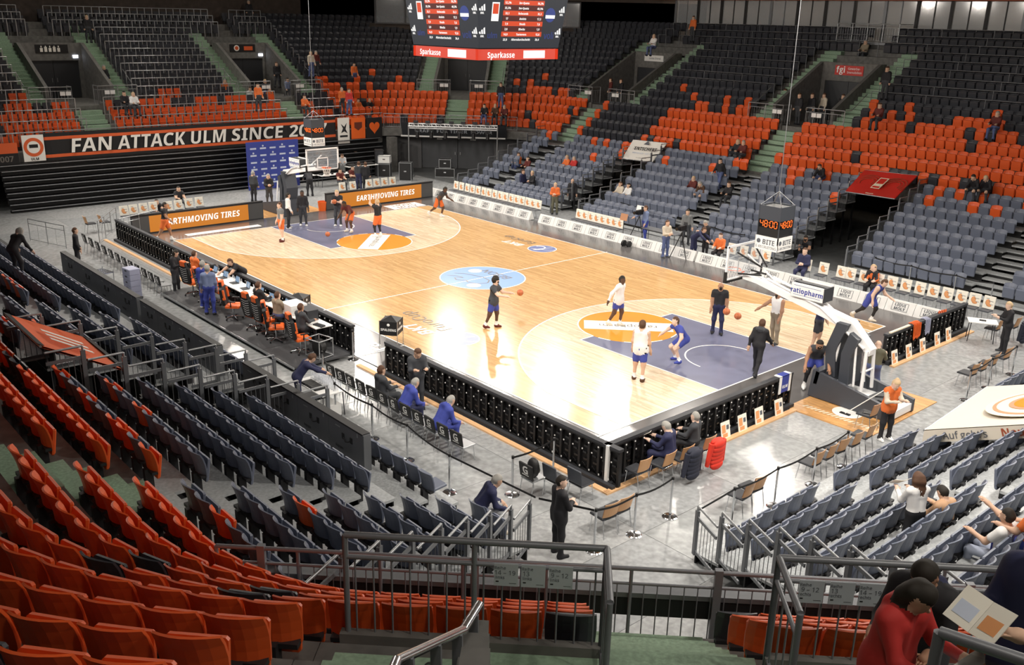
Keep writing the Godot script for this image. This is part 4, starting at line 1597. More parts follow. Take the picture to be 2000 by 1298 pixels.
func led_screens() -> void:
	var spec := [[8.7, 1.8, "perimeter screen with orange advert in front of the four white chairs row"], [-2.0, -9.35, "perimeter screen with orange advert beside the stage corner"]]
	for i in 2:
		var z0: float = spec[i][0]
		var z1: float = spec[i][1]
		var o := thing("perimeter_screen", spec[i][2], "screen", Vector3(-16.05, 0, (z0 + z1) / 2), PI / 2)
		var L := absf(z0 - z1)
		var g := G.new()
		g.bb(-L / 2, L / 2, 0.03, 0.95, -0.12, 0.0)
		part(g, "cabinet", "charcoal", o)
		g = G.new()
		g.bb(-L / 2 + 0.85, L / 2 - 0.85, 0.1, 0.9, 0.0, 0.012)
		part(g, "display", "led_orange", o)
		g = G.new()
		g.bb(-L / 2 + 0.02, -L / 2 + 0.85, 0.1, 0.9, 0.0, 0.012)
		part(g, "display_edge", "led_dark", o)
		g = G.new()
		g.bb(L / 2 - 0.85, L / 2 - 0.02, 0.1, 0.9, 0.0, 0.012)
		part(g, "display_edge", "led_dark", o)
		words("EARTHMOVING TIRES", 0.3, xf_at(Vector3(0.1 if i == 0 else 0.3, 0.5, 0.016), 0), "led_white", o, 700, 0.95, "lettering", "Droid Sans", 0.12)
		g = G.new()
		g.bb(-L / 2, L / 2, 0.95, 1.0, -0.14, 0.03)
		part(g, "top_pad", "black", o)
		var al := AreaLight3D.new()
		al.name = "light"
		al.area_size = Vector2(L - 1.7, 0.8)
		al.light_energy = 0.25
		al.light_color = Color(1.0, 0.55, 0.2)
		al.shadow_enabled = true
		al.area_range = 40.0
		o.add_child(al)
		al.position = Vector3(0, 0.5, 0.03)
		al.rotation.y = PI

# perimeter boards seen from behind: a row of black modules with arched bays
func led_module() -> Array:
	var w := 0.96
	var fr := G.new()
	fr.bb(0, w, 0.92, 1.0, -0.05, 0.06)
	fr.bb(0, w, 0.0, 0.1, -0.05, 0.06)
	fr.bb(0, w, 0.06, 0.95, -0.05, -0.035)
	for i in 4:
		fr.bb(i * w / 3 - 0.035, i * w / 3 + 0.035, 0.08, 0.95, -0.04, 0.05)
	for i in 3:
		var cx := (i + 0.5) * w / 3
		for q in 6:                               # arched head of the bay
			var a0 := PI * q / 6
			var a1 := PI * (q + 1) / 6
			var r := 0.125
			var A := Vector3(cx + r * cos(a0), 0.80 + r * sin(a0), 0.04)
			var B := Vector3(cx + r * cos(a1), 0.80 + r * sin(a1), 0.04)
			fr.quad(A, Vector3(A.x, 0.94, 0.04), Vector3(B.x, 0.94, 0.04), B)
	var dt := G.new()
	for i in 3:
		var cx := (i + 0.5) * w / 3
		for q in 4:
			dt.box(Vector3(cx + 0.03 * (q % 2), 0.2 + 0.17 * q, -0.01), Vector3(0.12, 0.05, 0.05))
		dt.tube([Vector3(cx - 0.08, 0.12, 0.02), Vector3(cx - 0.03, 0.3, 0.05), Vector3(cx + 0.06, 0.22, 0.03), Vector3(cx + 0.09, 0.12, 0.02)], 0.012, 4)
	var lt := G.new()
	for i in 3:
		lt.box(Vector3(i * w / 3, 0.86, 0.06), Vector3(0.035, 0.03, 0.015))
		lt.box(Vector3(i * w / 3 + 0.09, 0.62, 0.03), Vector3(0.03, 0.03, 0.015))
		lt.box(Vector3(i * w / 3 + 0.05, 0.16, 0.055), Vector3(0.03, 0.04, 0.015))
	return [fr.mesh(), dt.mesh(), lt.mesh()]
func led_backs() -> void:
	var ms := led_module()
	# origin, direction turn so that local z points away from the court
	var runs := [
		[Vector3(6.7, 0, 9.35), 0.0, 9.6, "black perimeter board seen from behind in front of the team bench"],
		[Vector3(-15.6, 0, 9.55), 0.0, 10.4, "black perimeter board seen from behind beside the empty dark chairs"],
		[Vector3(-4.9, 0, 9.32), 0.0, 9.6, "black perimeter board along the front of the scorer table"],
		[Vector3(15.92, 0, 9.42), PI / 2, 7.4, "black perimeter board seen from behind beside the seated readers"],
		[Vector3(15.92, 0, -3.75), PI / 2, 5.7, "black perimeter board seen from behind with ropes and skipping bands"],
	]
	for r in runs:
		var o := thing("perimeter_board", r[3], "advertising board", r[0], r[1])
		var n := int(round(r[2] / 0.96))
		for i in n:
			var md := Node3D.new()
			md.name = "module"
			o.add_child(md, true)
			md.position.x = i * 0.96
			part_mesh(ms[0], "frame", "black", md)
			part_mesh(ms[1], "electronics", "black_gloss", md).set_meta("kind", "stuff")
			part_mesh(ms[2], "latches", "white", md).set_meta("kind", "stuff")
		var g := G.new()
		g.bb(-0.03, n * 0.96 + 0.03, 0.96, 1.03, -0.09, 0.07)
		part(g, "top_pad", "charcoal", o)
		g = G.new()
		g.bb(0, n * 0.96, 0.0, 0.12, 0.1, 0.22)
		part(g, "foot_rail", "charcoal", o)
		g = G.new()
		g.bb(0, n * 0.96, 0.08, 0.96, -0.075, -0.05)
		part(g, "display", "led_dark", o)
	var cg := G.new()
	cg.bb(15.94, 16.02, 0.0, 1.03, 9.38, 9.46)
	single(cg, "corner_post", "white", "white corner post between two black perimeter boards", "post")

func a_boards() -> void:
	var spans := [[-17.4, -7.6], [-6.9, 3.6], [3.7, 15.2]]
	var lab := ["white triangular advert board in front of the long row of printed chairs", "white triangular advert board in front of the camera crew", "white triangular advert board in front of the seated substitutes"]
	for i in 3:
		var x0: float = spans[i][0]
		var x1: float = spans[i][1]
		var o := thing("advert_board", lab[i], "advertising board", Vector3(x0, 0, -9.75))
		var n := int(round((x1 - x0) / 1.15))
		var w := (x1 - x0) / n
		for k in n:
			var g := G.new()
			g.prism(PackedVector2Array([Vector2(0.22, 0.03), Vector2(0.02, 0.48), Vector2(-0.02, 0.48), Vector2(-0.2, 0.03)]), 0.01, w - 0.01, Transform3D(Basis(Vector3(0, 0, 1), Vector3.UP, Vector3(-1, 0, 0)), Vector3(w * (k + 1), 0, 0)))
			var pn := part(g, "panel", "white", o)
			var b := Basis(Vector3.RIGHT, -atan2(0.2, 0.45))
			var c := Vector3((k + 0.5) * w, 0.255, 0.128)
			g = G.new()
			for q in [-1, 1]:
				g.box(c + b * Vector3(0, 0.16 * q, 0), Vector3(0.62, 0.012, 0.006), b)
				g.box(c + b * Vector3(0.31 * q, 0, 0), Vector3(0.012, 0.33, 0.006), b)
			part(g, "logo_frame", "sign_ink", pn)
			words("LIQUI", 0.115, Transform3D(b, c + b * Vector3(0, 0.072, 0.002)), "sign_ink", pn, 700)
			words("MOLY", 0.115, Transform3D(b, c + b * Vector3(0, -0.078, 0.002)), "sign_ink", pn, 700)

func fan_banner() -> void:
	# front parapet of the terrace with its rail
	var g := G.new()
	g.bb(-26.5, -26.26, 2.0, 2.43, -12.6, 14.5)
	struct(g, "wall_terrace_front", "concrete")
	var rl := thing("railing", "steel rail along the front of the standing terrace", "railing")
	g = G.new()
	g.cyl(Vector3(-26.22, 4.0, -12.6), Vector3(-26.22, 4.0, 14.5), 0.03, 0.03, 6)
	part(g, "top_rail", "steel", rl)
	g = G.new()
	for i in 28:
		g.cyl(Vector3(-26.22, 2.9, -12.5 + i), Vector3(-26.22, 4.0, -12.5 + i), 0.02, 0.02, 5)
	part(g, "posts", "steel", rl).set_meta("kind", "stuff")
	var o := thing("fan_banner", "long black and orange cloth banner with white hand-cut letters", "banner", Vector3(-26.1, 2.45, 0.0), PI / 2)
	# local x = -z; banner from z = 9.6 to z = -8.6
	g = G.new()
	var zs := [0.0, 0.17, 0.34, 1.12, 1.29, 1.5]
	for i in 5:
		g = G.new()
		for k in 36:
			var a := -9.6 + 18.4 * k / 36.0
			var b := -9.6 + 18.4 * (k + 1) / 36.0
			var za := 0.03 * sin(k * 1.7) + 0.02
			var zb := 0.03 * sin((k + 1) * 1.7) + 0.02
			g.quad(Vector3(a, zs[i], za), Vector3(b, zs[i], zb), Vector3(b, zs[i + 1], zb), Vector3(a, zs[i + 1], za))
			g.quad(Vector3(b, zs[i], zb - 0.01), Vector3(a, zs[i], za - 0.01), Vector3(a, zs[i + 1], za - 0.01), Vector3(b, zs[i + 1], zb - 0.01))
		part(g, "cloth_band", "banner_orange" if i == 1 or i == 3 else "banner_black", o)
	var xs := {"FAN": [-6.95, 2.15], "ATTACK": [-3.54, 3.94], "ULM": [-0.09, 2.2], "SINCE": [3.15, 3.46], "2007": [6.7, 2.7]}
	for w in xs:
		var wo := words(w, 0.74, xf_at(Vector3(xs[w][0], 0.73, 0.075), 0), "banner_white", o, 800, 1.0, "lettering", "Droid Sans", 0.0)
		var wide: float = maxf(wo.mesh.get_aabb().size.x, 0.1)
		wo.transform = Transform3D(Basis(Vector3(xs[w][1] / wide, 0, 0), Vector3(0.14, 1, 0), Vector3(0, 0, 1)), Vector3(xs[w][0], 0.73, 0.075))
	# smaller flags
	var f := thing("flag", "white flag with a round orange crest hung on the terrace rail", "flag", Vector3(-26.0, 2.5, 10.0), PI / 2)
	g = G.new(); g.bb(-0.55, 0.55, 0, 1.4, 0, 0.01)
	part(g, "cloth", "banner_white", f)
	g = G.new(); g.cyl(Vector3(0, 0.75, 0.01), Vector3(0, 0.75, 0.02), 0.5, 0.5, 28)
	part(g, "ring", "banner_orange", f)
	g = G.new(); g.cyl(Vector3(0, 0.75, 0.02), Vector3(0, 0.75, 0.026), 0.33, 0.33, 28)
	part(g, "disc", "banner_white", f)
	g = G.new(); g.bb(-0.22, 0.22, 0.72, 0.9, 0.026, 0.032)
	part(g, "crest", "banner_black", f)
	words("ULM", 0.14, xf_at(Vector3(0, 0.12, 0.02), 0), "banner_black", f, 700)
	f = thing("flag", "orange and black flag with grey number 2007 on the terrace rail", "flag", Vector3(-26.0, 2.4, 12.4), PI / 2)
	g = G.new(); g.bb(-1.6, 1.6, 0, 0.6, 0, 0.01)
	part(g, "cloth", "banner_black", f)
	g = G.new(); g.bb(-1.6, 1.6, 0.6, 1.15, 0, 0.01)
	part(g, "cloth", "banner_orange", f)
	words("2007", 0.3, xf_at(Vector3(0.9, 0.3, 0.014), 0), "logo_grey", f, 700)
	g = G.new(); g.cyl(Vector3(0.1, 0.32, 0.01), Vector3(0.1, 0.32, 0.02), 0.22, 0.22, 20)
	part(g, "crest", "logo_grey", f)
	f = thing("flag", "pale flag with a black figure print on the terrace rail", "flag", Vector3(-26.0, 2.15, -9.35), PI / 2)
	g = G.new(); g.bb(-0.45, 0.45, 0, 1.7, 0, 0.01)
	part(g, "cloth", "banner_white", f)
	g = G.new(); g.prism(PackedVector2Array([Vector2(-0.2, 0.7), Vector2(-0.05, 1.0), Vector2(-0.2, 1.3), Vector2(0.05, 1.1), Vector2(0.25, 1.35), Vector2(0.15, 0.95), Vector2(0.3, 0.65), Vector2(0.05, 0.8)]), 0.01, 0.016)
	part(g, "figure_print", "dark_ink", f)
	g = G.new(); g.bb(-0.3, 0.3, 0.42, 0.55, 0.01, 0.016)
	part(g, "letter_print", "dark_ink", f)
	f = thing("flag", "orange flag with a dark shield print on the terrace rail", "flag", Vector3(-26.0, 2.4, -10.5), PI / 2)
	g = G.new(); g.bb(-0.55, 0.55, 0, 1.4, 0, 0.01)
	part(g, "cloth", "orange", f)
	g = G.new(); g.prism(PackedVector2Array([Vector2(-0.3, 1.1), Vector2(-0.3, 0.75), Vector2(0, 0.55), Vector2(0.3, 0.75), Vector2(0.3, 1.1)]), 0.01, 0.016)
	part(g, "shield", "screen_rust", f)
	f = thing("flag", "black flag with a large orange heart on the terrace rail", "flag", Vector3(-26.0, 2.35, -11.8), PI / 2)
	g = G.new(); g.bb(-0.62, 0.62, 0, 1.4, 0, 0.01)
	part(g, "cloth", "banner_black", f)
	g = G.new()
	var hp := PackedVector2Array()
	for i in 32:
		var a := TAU * i / 32
		hp.append(Vector2(0.026 * 16 * pow(sin(a), 3), 0.75 + 0.028 * (13 * cos(a) - 5 * cos(2 * a) - 2 * cos(3 * a) - cos(4 * a))))
	g.prism(hp, 0.01, 0.018)
	part(g, "heart", "orange", f)

func bleachers() -> void:
	var o := thing("bench_bleacher", "retracted black bench bleacher below the fan banner", "bleacher", Vector3(-24.95, 0, 1.2), PI / 2)
	for k in 9:
		var y := 0.12 + 0.275 * k
		var z := -0.135 * k
		var g := G.new()
		g.bb(-10.6 if k < 9 else -9, 13.4, y - 0.2, y, z - 0.2, z - 0.14)
		part(g, "riser", "black", o)
		g = G.new()
		g.bb(-10.6, 13.4, y, y + 0.05, z - 0.16, z + 0.12)
		part(g, "bench_board", "charcoal", o)
		g = G.new()
		g.bb(-10.6, 13.4, y + 0.03, y + 0.06, z + 0.12, z + 0.15)
		part(g, "edge_strip", "steel", o)

func stage_corner() -> void:
	# wall under the corner stand with its gates
	var g := G.new()
	var m := Transform3D(Basis(Vector3.UP, PI / 4), Vector3(-23.0, 0, -16.5))
	g.t = m * Transform3D(Basis.IDENTITY, Vector3(0, 0, -1.4))
	g.bb(-6.5, -2.6, 0, 3.3, -0.3, 0)
	g.bb(2.6, 8.5, 0, 3.3, -0.3, 0)
	g.bb(-2.6, 2.6, 2.45, 3.3, -0.3, 0)
	struct(g, "wall_stage", "wall_grey")
	for s in 2:
		g = G.new()
		g.t = m * Transform3D(Basis.IDENTITY, Vector3(0, 0, -1.5))
		g.bb(-2.58 + 2.6 * s, -0.02 + 2.6 * s, 0.02, 2.44, -0.06, 0)
		var d := struct(g, "door_%d" % (s + 1), "door_grey")
		g = G.new()
		g.t = m * Transform3D(Basis.IDENTITY, Vector3(0, 0, -1.5))
		g.bb(-0.2 + 0.36 * s, -0.16 + 0.36 * s, 1.0, 1.2, 0, 0.04)
		part(g, "handle", "steel", d)
		g = G.new()
		g.t = m * Transform3D(Basis.IDENTITY, Vector3(0, 0, -1.5))
		g.bb(-1.5 + 2.4 * s, -1.1 + 2.4 * s, 2.05, 2.15, 0, 0.01)
		part(g, "notice", "white", d)
	# concrete pier beside the bleacher
	g = G.new()
	g.bb(-25.9, -25.3, 0, 2.4, -13.2, -12.7)
	struct(g, "column", "concrete")
	# sloping fascia with lettering
	var f := thing("fascia_board", "dark sloping fascia board with pale lettering above the stage truss", "fascia", Vector3(-22.55, 0, -15.95), PI / 4)
	g = G.new()
	g.prism(PackedVector2Array([Vector2(-0.45, 2.5), Vector2(-0.4, 2.5), Vector2(0.15, 3.45), Vector2(0.1, 3.45)]), -3.7, 3.6, Transform3D(Basis(Vector3(0, 0, 1), Vector3.UP, Vector3(-1, 0, 0)), Vector3.ZERO))
	part(g, "panel", "charcoal", f)
	g = G.new(); g.bb(-3.7, 3.6, 2.42, 2.52, -0.5, -0.36)
	part(g, "lower_edge", "white", f)
	words("KRAFT  FÜR TIGER  POWER", 0.24, Transform3D(Basis(Vector3.RIGHT, 0.525), Vector3(0, 2.86, -0.16)), "sign_plate", f, 700, 1.3)
	var rl := thing("railing", "thin steel rail above the dark fascia board", "railing", Vector3(-22.75, 0, -16.15), PI / 4)
	baluster_run(rl, Vector3(-4.9, 3.0, -0.1), Vector3(4.4, 3.0, -0.1), 0.95, "steel", 0.022)
	# truss with moving lights
	var t := thing("stage_truss", "aluminium truss on two posts carrying stage lights", "truss", Vector3(-21.2, 0, -14.9), PI / 4)
	var L := 3.0
	g = G.new()
	for p in [[3.25, 0.0], [3.55, 0.0], [3.4, 0.22]]:
		g.cyl(Vector3(-L, p[0], p[1]), Vector3(L, p[0], p[1]), 0.045, 0.045, 6)
	part(g, "chord", "white_paint", t)
	g = G.new()
	for i in 20:
		var x := -L + i * 0.3
		g.cyl(Vector3(x, 3.25 if i % 2 == 0 else 3.55, 0), Vector3(x + 0.3, 3.55 if i % 2 == 0 else 3.25, 0), 0.013, 0.013, 4)
		g.cyl(Vector3(x, 3.55, 0), Vector3(x + 0.15, 3.4, 0.22), 0.025, 0.025, 4)
	part(g, "lattice", "white_paint", t)
	for s in [-1, 1]:
		g = G.new()
		g.cyl(Vector3(L * s, 0, 0.05), Vector3(L * s, 3.5, 0.05), 0.045, 0.045, 8)
		g.box(Vector3(L * s, 0.05, 0.05), Vector3(0.7, 0.06, 0.7))
		part(g, "post", "steel", t)
	for i in 6:
		var x := -2.4 + i * 0.95
		var ln := thing("stage_light", "black moving-head stage light hanging from the aluminium truss", "stage light", Vector3(-21.2, 0, -14.9) + Basis(Vector3.UP, PI / 4) * Vector3(x, 0, 0.05), PI / 4, "stage lights on the truss")
		g = G.new()
		g.box(Vector3(0, 3.15, 0), Vector3(0.26, 0.12, 0.2))
		g.bb(-0.15, -0.12, 2.8, 3.1, -0.05, 0.05); g.bb(0.12, 0.15, 2.8, 3.1, -0.05, 0.05)
		part(g, "yoke", "black", ln)
		g = G.new()
		g.cyl(Vector3(0, 3.0, 0), Vector3(0, 2.62, 0.05), 0.1, 0.13, 10)
		part(g, "head", "black", ln)
	for i in 7:
		g = G.new()
		g.box(Vector3(0, 0, 0), Vector3(0.3, 0.16, 0.24))
		g.cyl(Vector3(0, 0, 0.12), Vector3(0, 0, 0.14), 0.06, 0.06, 8)
		single(g, "stage_light", "charcoal", "small grey wash light standing on top of the truss", "stage light", "wash lights on the truss", Vector3(-21.2, 3.68, -14.9) + Basis(Vector3.UP, PI / 4) * Vector3(-2.5 + i * 0.8, 0, 0.08), PI / 4)

func canopies() -> void:
	canopy("red cloth canopy with crest over the passage in the grey stand", [Vector3(6.3, 3.75, -19.0), Vector3(9.0, 3.85, -18.9), Vector3(9.0, 2.95, -17.0), Vector3(6.3, 2.85, -17.4)], "red", "red")
	canopy("white cloth canopy with dark lettering over the passage in the grey stand", [Vector3(-8.5, 3.65, -18.7), Vector3(-6.3, 3.65, -19.2), Vector3(-6.3, 2.65, -18.0), Vector3(-8.5, 2.6, -17.8)], "banner_white", "tent")
	canopy("orange cloth canopy with white stripes over the passage among dark seats", [Vector3(9.4, 3.85, 19.6), Vector3(6.85, 3.9, 19.6), Vector3(6.85, 3.0, 18.0), Vector3(9.4, 2.95, 18.0)], "banner_orange", "stripes")
	canopy("tan cloth canopy with crest and lettering beside the grey seats", [Vector3(24.2, 2.85, -0.5), Vector3(24.0, 2.75, 3.3), Vector3(20.55, 1.3, 3.3), Vector3(20.4, 1.42, -0.5)], "tan_cloth", "tan")
func canopy(label: String, q: Array, m: String, kind: String) -> void:
	var o := thing("canopy", label, "canopy")
	var nn: Vector3 = (q[2] - q[3]).cross(q[0] - q[3]).normalized()
	if nn.y < 0: nn = -nn
	var g := G.new()
	var th := nn * 0.02
	var N := 8
	for i in N:
		for j in N:
			var f := func(a: int, b: int) -> Vector3:
				var u := float(a) / N
				var w := float(b) / N
				var p: Vector3 = q[0].lerp(q[1], u).lerp(q[3].lerp(q[2], u), w)
				return p - Vector3.UP * 0.12 * sin(PI * u) * sin(PI * w)
			g.quad(f.call(i, j + 1) + th, f.call(i + 1, j + 1) + th, f.call(i + 1, j) + th, f.call(i, j) + th)
			g.quad(f.call(i, j) - th, f.call(i + 1, j) - th, f.call(i + 1, j + 1) - th, f.call(i, j + 1) - th)
	part(g, "cloth", m, o)
	var ex: Vector3 = (q[2] - q[3]).normalized()
	var ey: Vector3 = nn.cross(ex)
	var c: Vector3 = (q[0] + q[1] + q[2] + q[3]) / 4.0 + nn * 0.03
	var b := Basis(ex, ey, nn)
	g = G.new()
	g.cyl(q[3], q[2], 0.03, 0.03, 6)
	g.cyl(q[0], q[1], 0.03, 0.03, 6)
	part(g, "pole", "steel", o)
	if kind == "red":
		g = G.new(); g.t = Transform3D(b, c)
		for k in 3:
			for a in 20:
				var t0 := PI * 1.4 * a / 20 - 0.6
				var t1 := PI * 1.4 * (a + 1) / 20 - 0.6
				for s in [-1, 1]:
					var r := 0.35 + 0.16 * k
					var p0 := Vector3(s * 0.72 + r * cos(t0), r * 0.8 * sin(t0), 0)
					var p1 := Vector3(s * 0.72 + r * cos(t1), r * 0.8 * sin(t1), 0)
					g.cyl(p0, p1, 0.018, 0.018, 3, false)
		part(g, "ornament", "rust", o)
		g = G.new(); g.t = Transform3D(b, c); g.bb(-0.24, 0.24, -0.42, 0.42, 0, 0.012)
		part(g, "crest", "cream", o)
		g = G.new(); g.t = Transform3D(b, c); g.bb(-0.19, 0.19, -0.05, 0.36, 0.012, 0.018); g.bb(-0.19, 0.19, -0.38, -0.25, 0.012, 0.018)
		part(g, "crest_print", "red", o)
		words("EBNER", 0.1, Transform3D(b, c + ey * -0.85), "cream", o, 700)
	elif kind == "tent":
		words("TENTSCHERT", 0.22, Transform3D(b, c + ey * 0.12), "dark_ink", o, 700, 0.95)
		words("IMMOBILIEN · SEIT 19..", 0.1, Transform3D(b, c + ey * -0.2), "logo_pale", o, 400)
		words("www.tentschert.de", 0.12, Transform3D(b, c + ey * -0.55), "sign_ink", o, 400)
		g = G.new(); g.t = Transform3D(b, c + ey * 0.55)
		g.prism(PackedVector2Array([Vector2(-0.2, -0.12), Vector2(0.2, -0.12), Vector2(0, 0.14)]), 0, 0.01)
		part(g, "mark", "sign_ink", o)
	elif kind == "stripes":
		for i in 3:
			g = G.new(); g.t = Transform3D(b, c)
			g.prism(PackedVector2Array([Vector2(-0.5 + 0.35 * i, -0.5), Vector2(-0.36 + 0.35 * i, -0.5), Vector2(-0.16 + 0.35 * i, 0.4), Vector2(-0.3 + 0.35 * i, 0.4)]), 0, 0.01)
			part(g, "stripe", "banner_white", o)
		g = G.new(); g.t = Transform3D(b, c)
		g.bb(-1.25, 1.25, 0.85, 1.0, 0, 0.01); g.bb(-1.25, 1.25, -1.0, -0.85, 0, 0.01)
		part(g, "border_band", "banner_black", o)
	else:
		# side valance towards the wooden chairs, with lettering
		g = G.new()
		g.quad(q[2] - Vector3.UP * 0.32, q[1] - Vector3.UP * 0.32, q[1], q[2])
		g.quad(q[1] - Vector3.UP * 0.32 - Vector3(0, 0, 0.01), q[2] - Vector3.UP * 0.32 - Vector3(0, 0, 0.01), q[2] - Vector3(0, 0, 0.01), q[1] - Vector3(0, 0, 0.01))
		part(g, "valance", m, o)
		var dx: Vector3 = (q[1] - q[2]).normalized()
		var dy := (Vector3.UP - dx * dx.y).normalized()
		var vb := Basis(dx, dy, dx.cross(dy))
		words("Auf geht's", 0.17, Transform3D(vb, q[2].lerp(q[1], 0.27) - Vector3.UP * 0.16 + Vector3(0, 0, 0.012)), "sign_ink", o, 400)
		words("Neuulmer", 0.19, Transform3D(vb, q[2].lerp(q[1], 0.66) - Vector3.UP * 0.16 + Vector3(0, 0, 0.012)), "rust", o, 700)
		for e in [[1.0, 0.62, "cream"], [0.86, 0.53, "rust_pale"], [0.78, 0.48, "cream"], [0.55, 0.33, "rust_pale"], [0.45, 0.27, "circle_orange"]]:
			g = G.new(); g.t = Transform3D(b, c - nn * 0.06 + nn * (0.06 + 0.05 * (1.0 - e[0])))
			var pl := PackedVector2Array()
			for i in 36:
				pl.append(Vector2(1.15 * e[0] * cos(TAU * i / 36), 1.15 * e[0] * sin(TAU * i / 36)))
			g.prism(pl, 0, 0.006)
			part(g, "round_crest", e[2], o)
		g = G.new(); g.t = Transform3D(b, c + nn * 0.04)
		g.prism(PackedVector2Array([Vector2(-0.4, -0.2), Vector2(0.0, -0.3), Vector2(0.4, -0.1), Vector2(0.2, 0.25), Vector2(-0.1, 0.1), Vector2(-0.35, 0.3)]), 0, 0.006)
		part(g, "crest_figure", "cream", o)

func corner_fronts() -> void:
	# rail and box beam in front of the first row of the corner below the camera
	var m := bt(2, 0.0, 0.0, 0.0, false)
	var turn := m.basis.get_euler().y
	var o := thing("front_railing", "steel railing with box beam in front of the lowest orange row", "railing", m.origin, turn)
	baluster_run(o, Vector3(-5.2, 2.55, 0.75), Vector3(5.6, 2.55, 0.75), 1.3, "rail_dark", 0.026, 0.17)
	var g := G.new()
	g.bb(-5.2, 5.6, 3.12, 3.38, 0.8, 1.05)
	part(g, "box_beam", "black", o)
	g = G.new()
	g.bb(-5.2, 5.6, 3.4, 3.47, 0.78, 1.0)
	part(g, "beam_edge", "steel_paint", o)
	for x in [-4.0, -0.9, 2.2, 5.0]:
		g = G.new()
		g.box(Vector3(x, 2.9, 0.75), Vector3(0.1, 2.0, 0.08))
		g.cyl(Vector3(x, 2.5, 0.75), Vector3(x, 3.2, 1.0), 0.03, 0.03, 6)
		part(g, "bracket", "rail_dark", o)
	g = G.new()
	g.bb(-5.6, 6.0, 1.2, 2.4, -0.2, 0.6)
	struct(g, "wall_corner_base", "wall_dark") .transform = m

func bench_walls() -> void:
	# grey panel walls standing on the second deck of the scorer-side stand
	var spec := [[7.2, 13.05, "long grey panel wall behind the team bench seats", 4], [0.0, 5.6, "grey panel wall beside the scorer table platform", 4], [-8.0, -0.3, "grey panel wall in front of the crouching worker", 4]]
	for s in spec:
		var o := thing("panel_wall", s[2], "partition", Vector3(s[0], 0.745, 14.1))
		var L: float = s[1] - s[0]
		var n: int = s[3]
		for i in n:
			var g := G.new()
			g.bb(L * i / n + 0.005, L * (i + 1) / n - 0.005, 0.0, 0.86, 0.0, 0.16)
			var p := part(g, "panel", "panel_grey", o)
			g = G.new()
			var cx := L * (i + 0.55) / n
			g.bb(cx - 0.22, cx - 0.12, 0.5, 0.64, 0.155, 0.17)
			g.bb(cx + 0.12, cx + 0.22, 0.5, 0.64, 0.155, 0.17)
			g.tube([Vector3(cx - 0.15, 0.55, 0.175), Vector3(cx - 0.05, 0.47, 0.18), Vector3(cx + 0.05, 0.5, 0.18), Vector3(cx + 0.15, 0.55, 0.175)], 0.014, 5)
			part(g, "latch", "black", p)
			g = G.new()
			g.bb(cx - 0.5, cx - 0.3, 0.74, 0.76, 0.16, 0.165)
			g.bb(cx + 0.42, cx + 0.46, 0.75, 0.84, 0.16, 0.17)
			part(g, "plate", "steel", p)
			words("topspin", 0.07, Transform3D(Basis.IDENTITY, Vector3(cx - 0.35, 0.25, 0.162)), "charcoal", p, 400)
		var g2 := G.new()
		g2.bb(0, L, 0.86, 0.9, -0.03, 0.17)
		part(g2, "cap", "black", o)
		g2 = G.new()
		g2.bb(L, L + 0.05, 0.0, 0.88, -0.02, 0.17)
		part(g2, "end_post", "steel_paint", o)

func near_wall() -> void:
	# concrete parapet with a steel handrail just below the camera
	var m := bt(2, 0.0, 0.0, 0.0, false)
	var turn := m.basis.get_euler().y
	var inv := Transform3D(Basis(Vector3.UP, turn), m.origin).affine_inverse()
	var o := thing("stair_parapet", "rounded concrete parapet carrying a steel handrail", "parapet", m.origin, turn)
	var a := inv * gp(950, 1228, 5.95)
	var b := inv * gp(955, 1345, 6.5)
	var g := G.new()
	# end face towards the court, running back and up to the camera
	for i in 6:
		var p := a.lerp(b + (b - a) * 0.6, i / 6.0)
		var q := a.lerp(b + (b - a) * 0.6, (i + 1) / 6.0)
		g.box((p + q) / 2 + Vector3(0.1, -0.75, 0), Vector3(0.2, 1.5, absf(q.z - p.z) + 0.02))
	part(g, "wall", "concrete", o)
	g = G.new()
	var r0 := inv * gp(936, 1180, 6.25)
	var r1 := inv * gp(905, 1230, 6.3)
	var r2 := inv * gp(775, 1290, 6.75)
	var r3 := inv * gp(760, 1330, 6.8)
	g.tube([r0, r1, r2, r3], 0.035, 10)
	part(g, "handrail", "chrome", o)
	for p in [r0.lerp(r1, 0.35), r1.lerp(r2, 0.1), r1.lerp(r2, 0.45), r1.lerp(r2, 0.85)]:
		g = G.new()
		g.box(p + Vector3(0, -0.25, 0), Vector3(0.07, 0.5, 0.07))
		part(g, "bracket", "rail_dark", o)

func lounge_platform() -> void:
	var o := thing("camera_platform", "steel camera platform with railings below the lounge glazing", "platform", Vector3(-1.1, 0, -31.2))
	var g := G.new()
	g.bb(-2.0, 2.0, 9.35, 9.5, -1.4, 0.3)
	part(g, "deck", "steel_paint", o)
	baluster_run(o, Vector3(-2.0, 9.5, 0.3), Vector3(2.0, 9.5, 0.3), 1.05, "steel", 0.025)
	for x in [-2.0, 2.0]:
		g = G.new()
		g.cyl(Vector3(x, 8.6, 0.3), Vector3(x, 10.55, 0.3), 0.03, 0.03, 6)
		g.cyl(Vector3(x, 10.55, 0.3), Vector3(x, 10.55, -1.3), 0.03, 0.03, 6)
		part(g, "post", "steel", o)

# ------------------------------------------------------------------ things at the side of the court
func courtside() -> void:
	printed_chairs()
	bench_chairs()
	wooden_chairs()
	stanchions()
	scorer_table()
	ball_things()
	board_things()

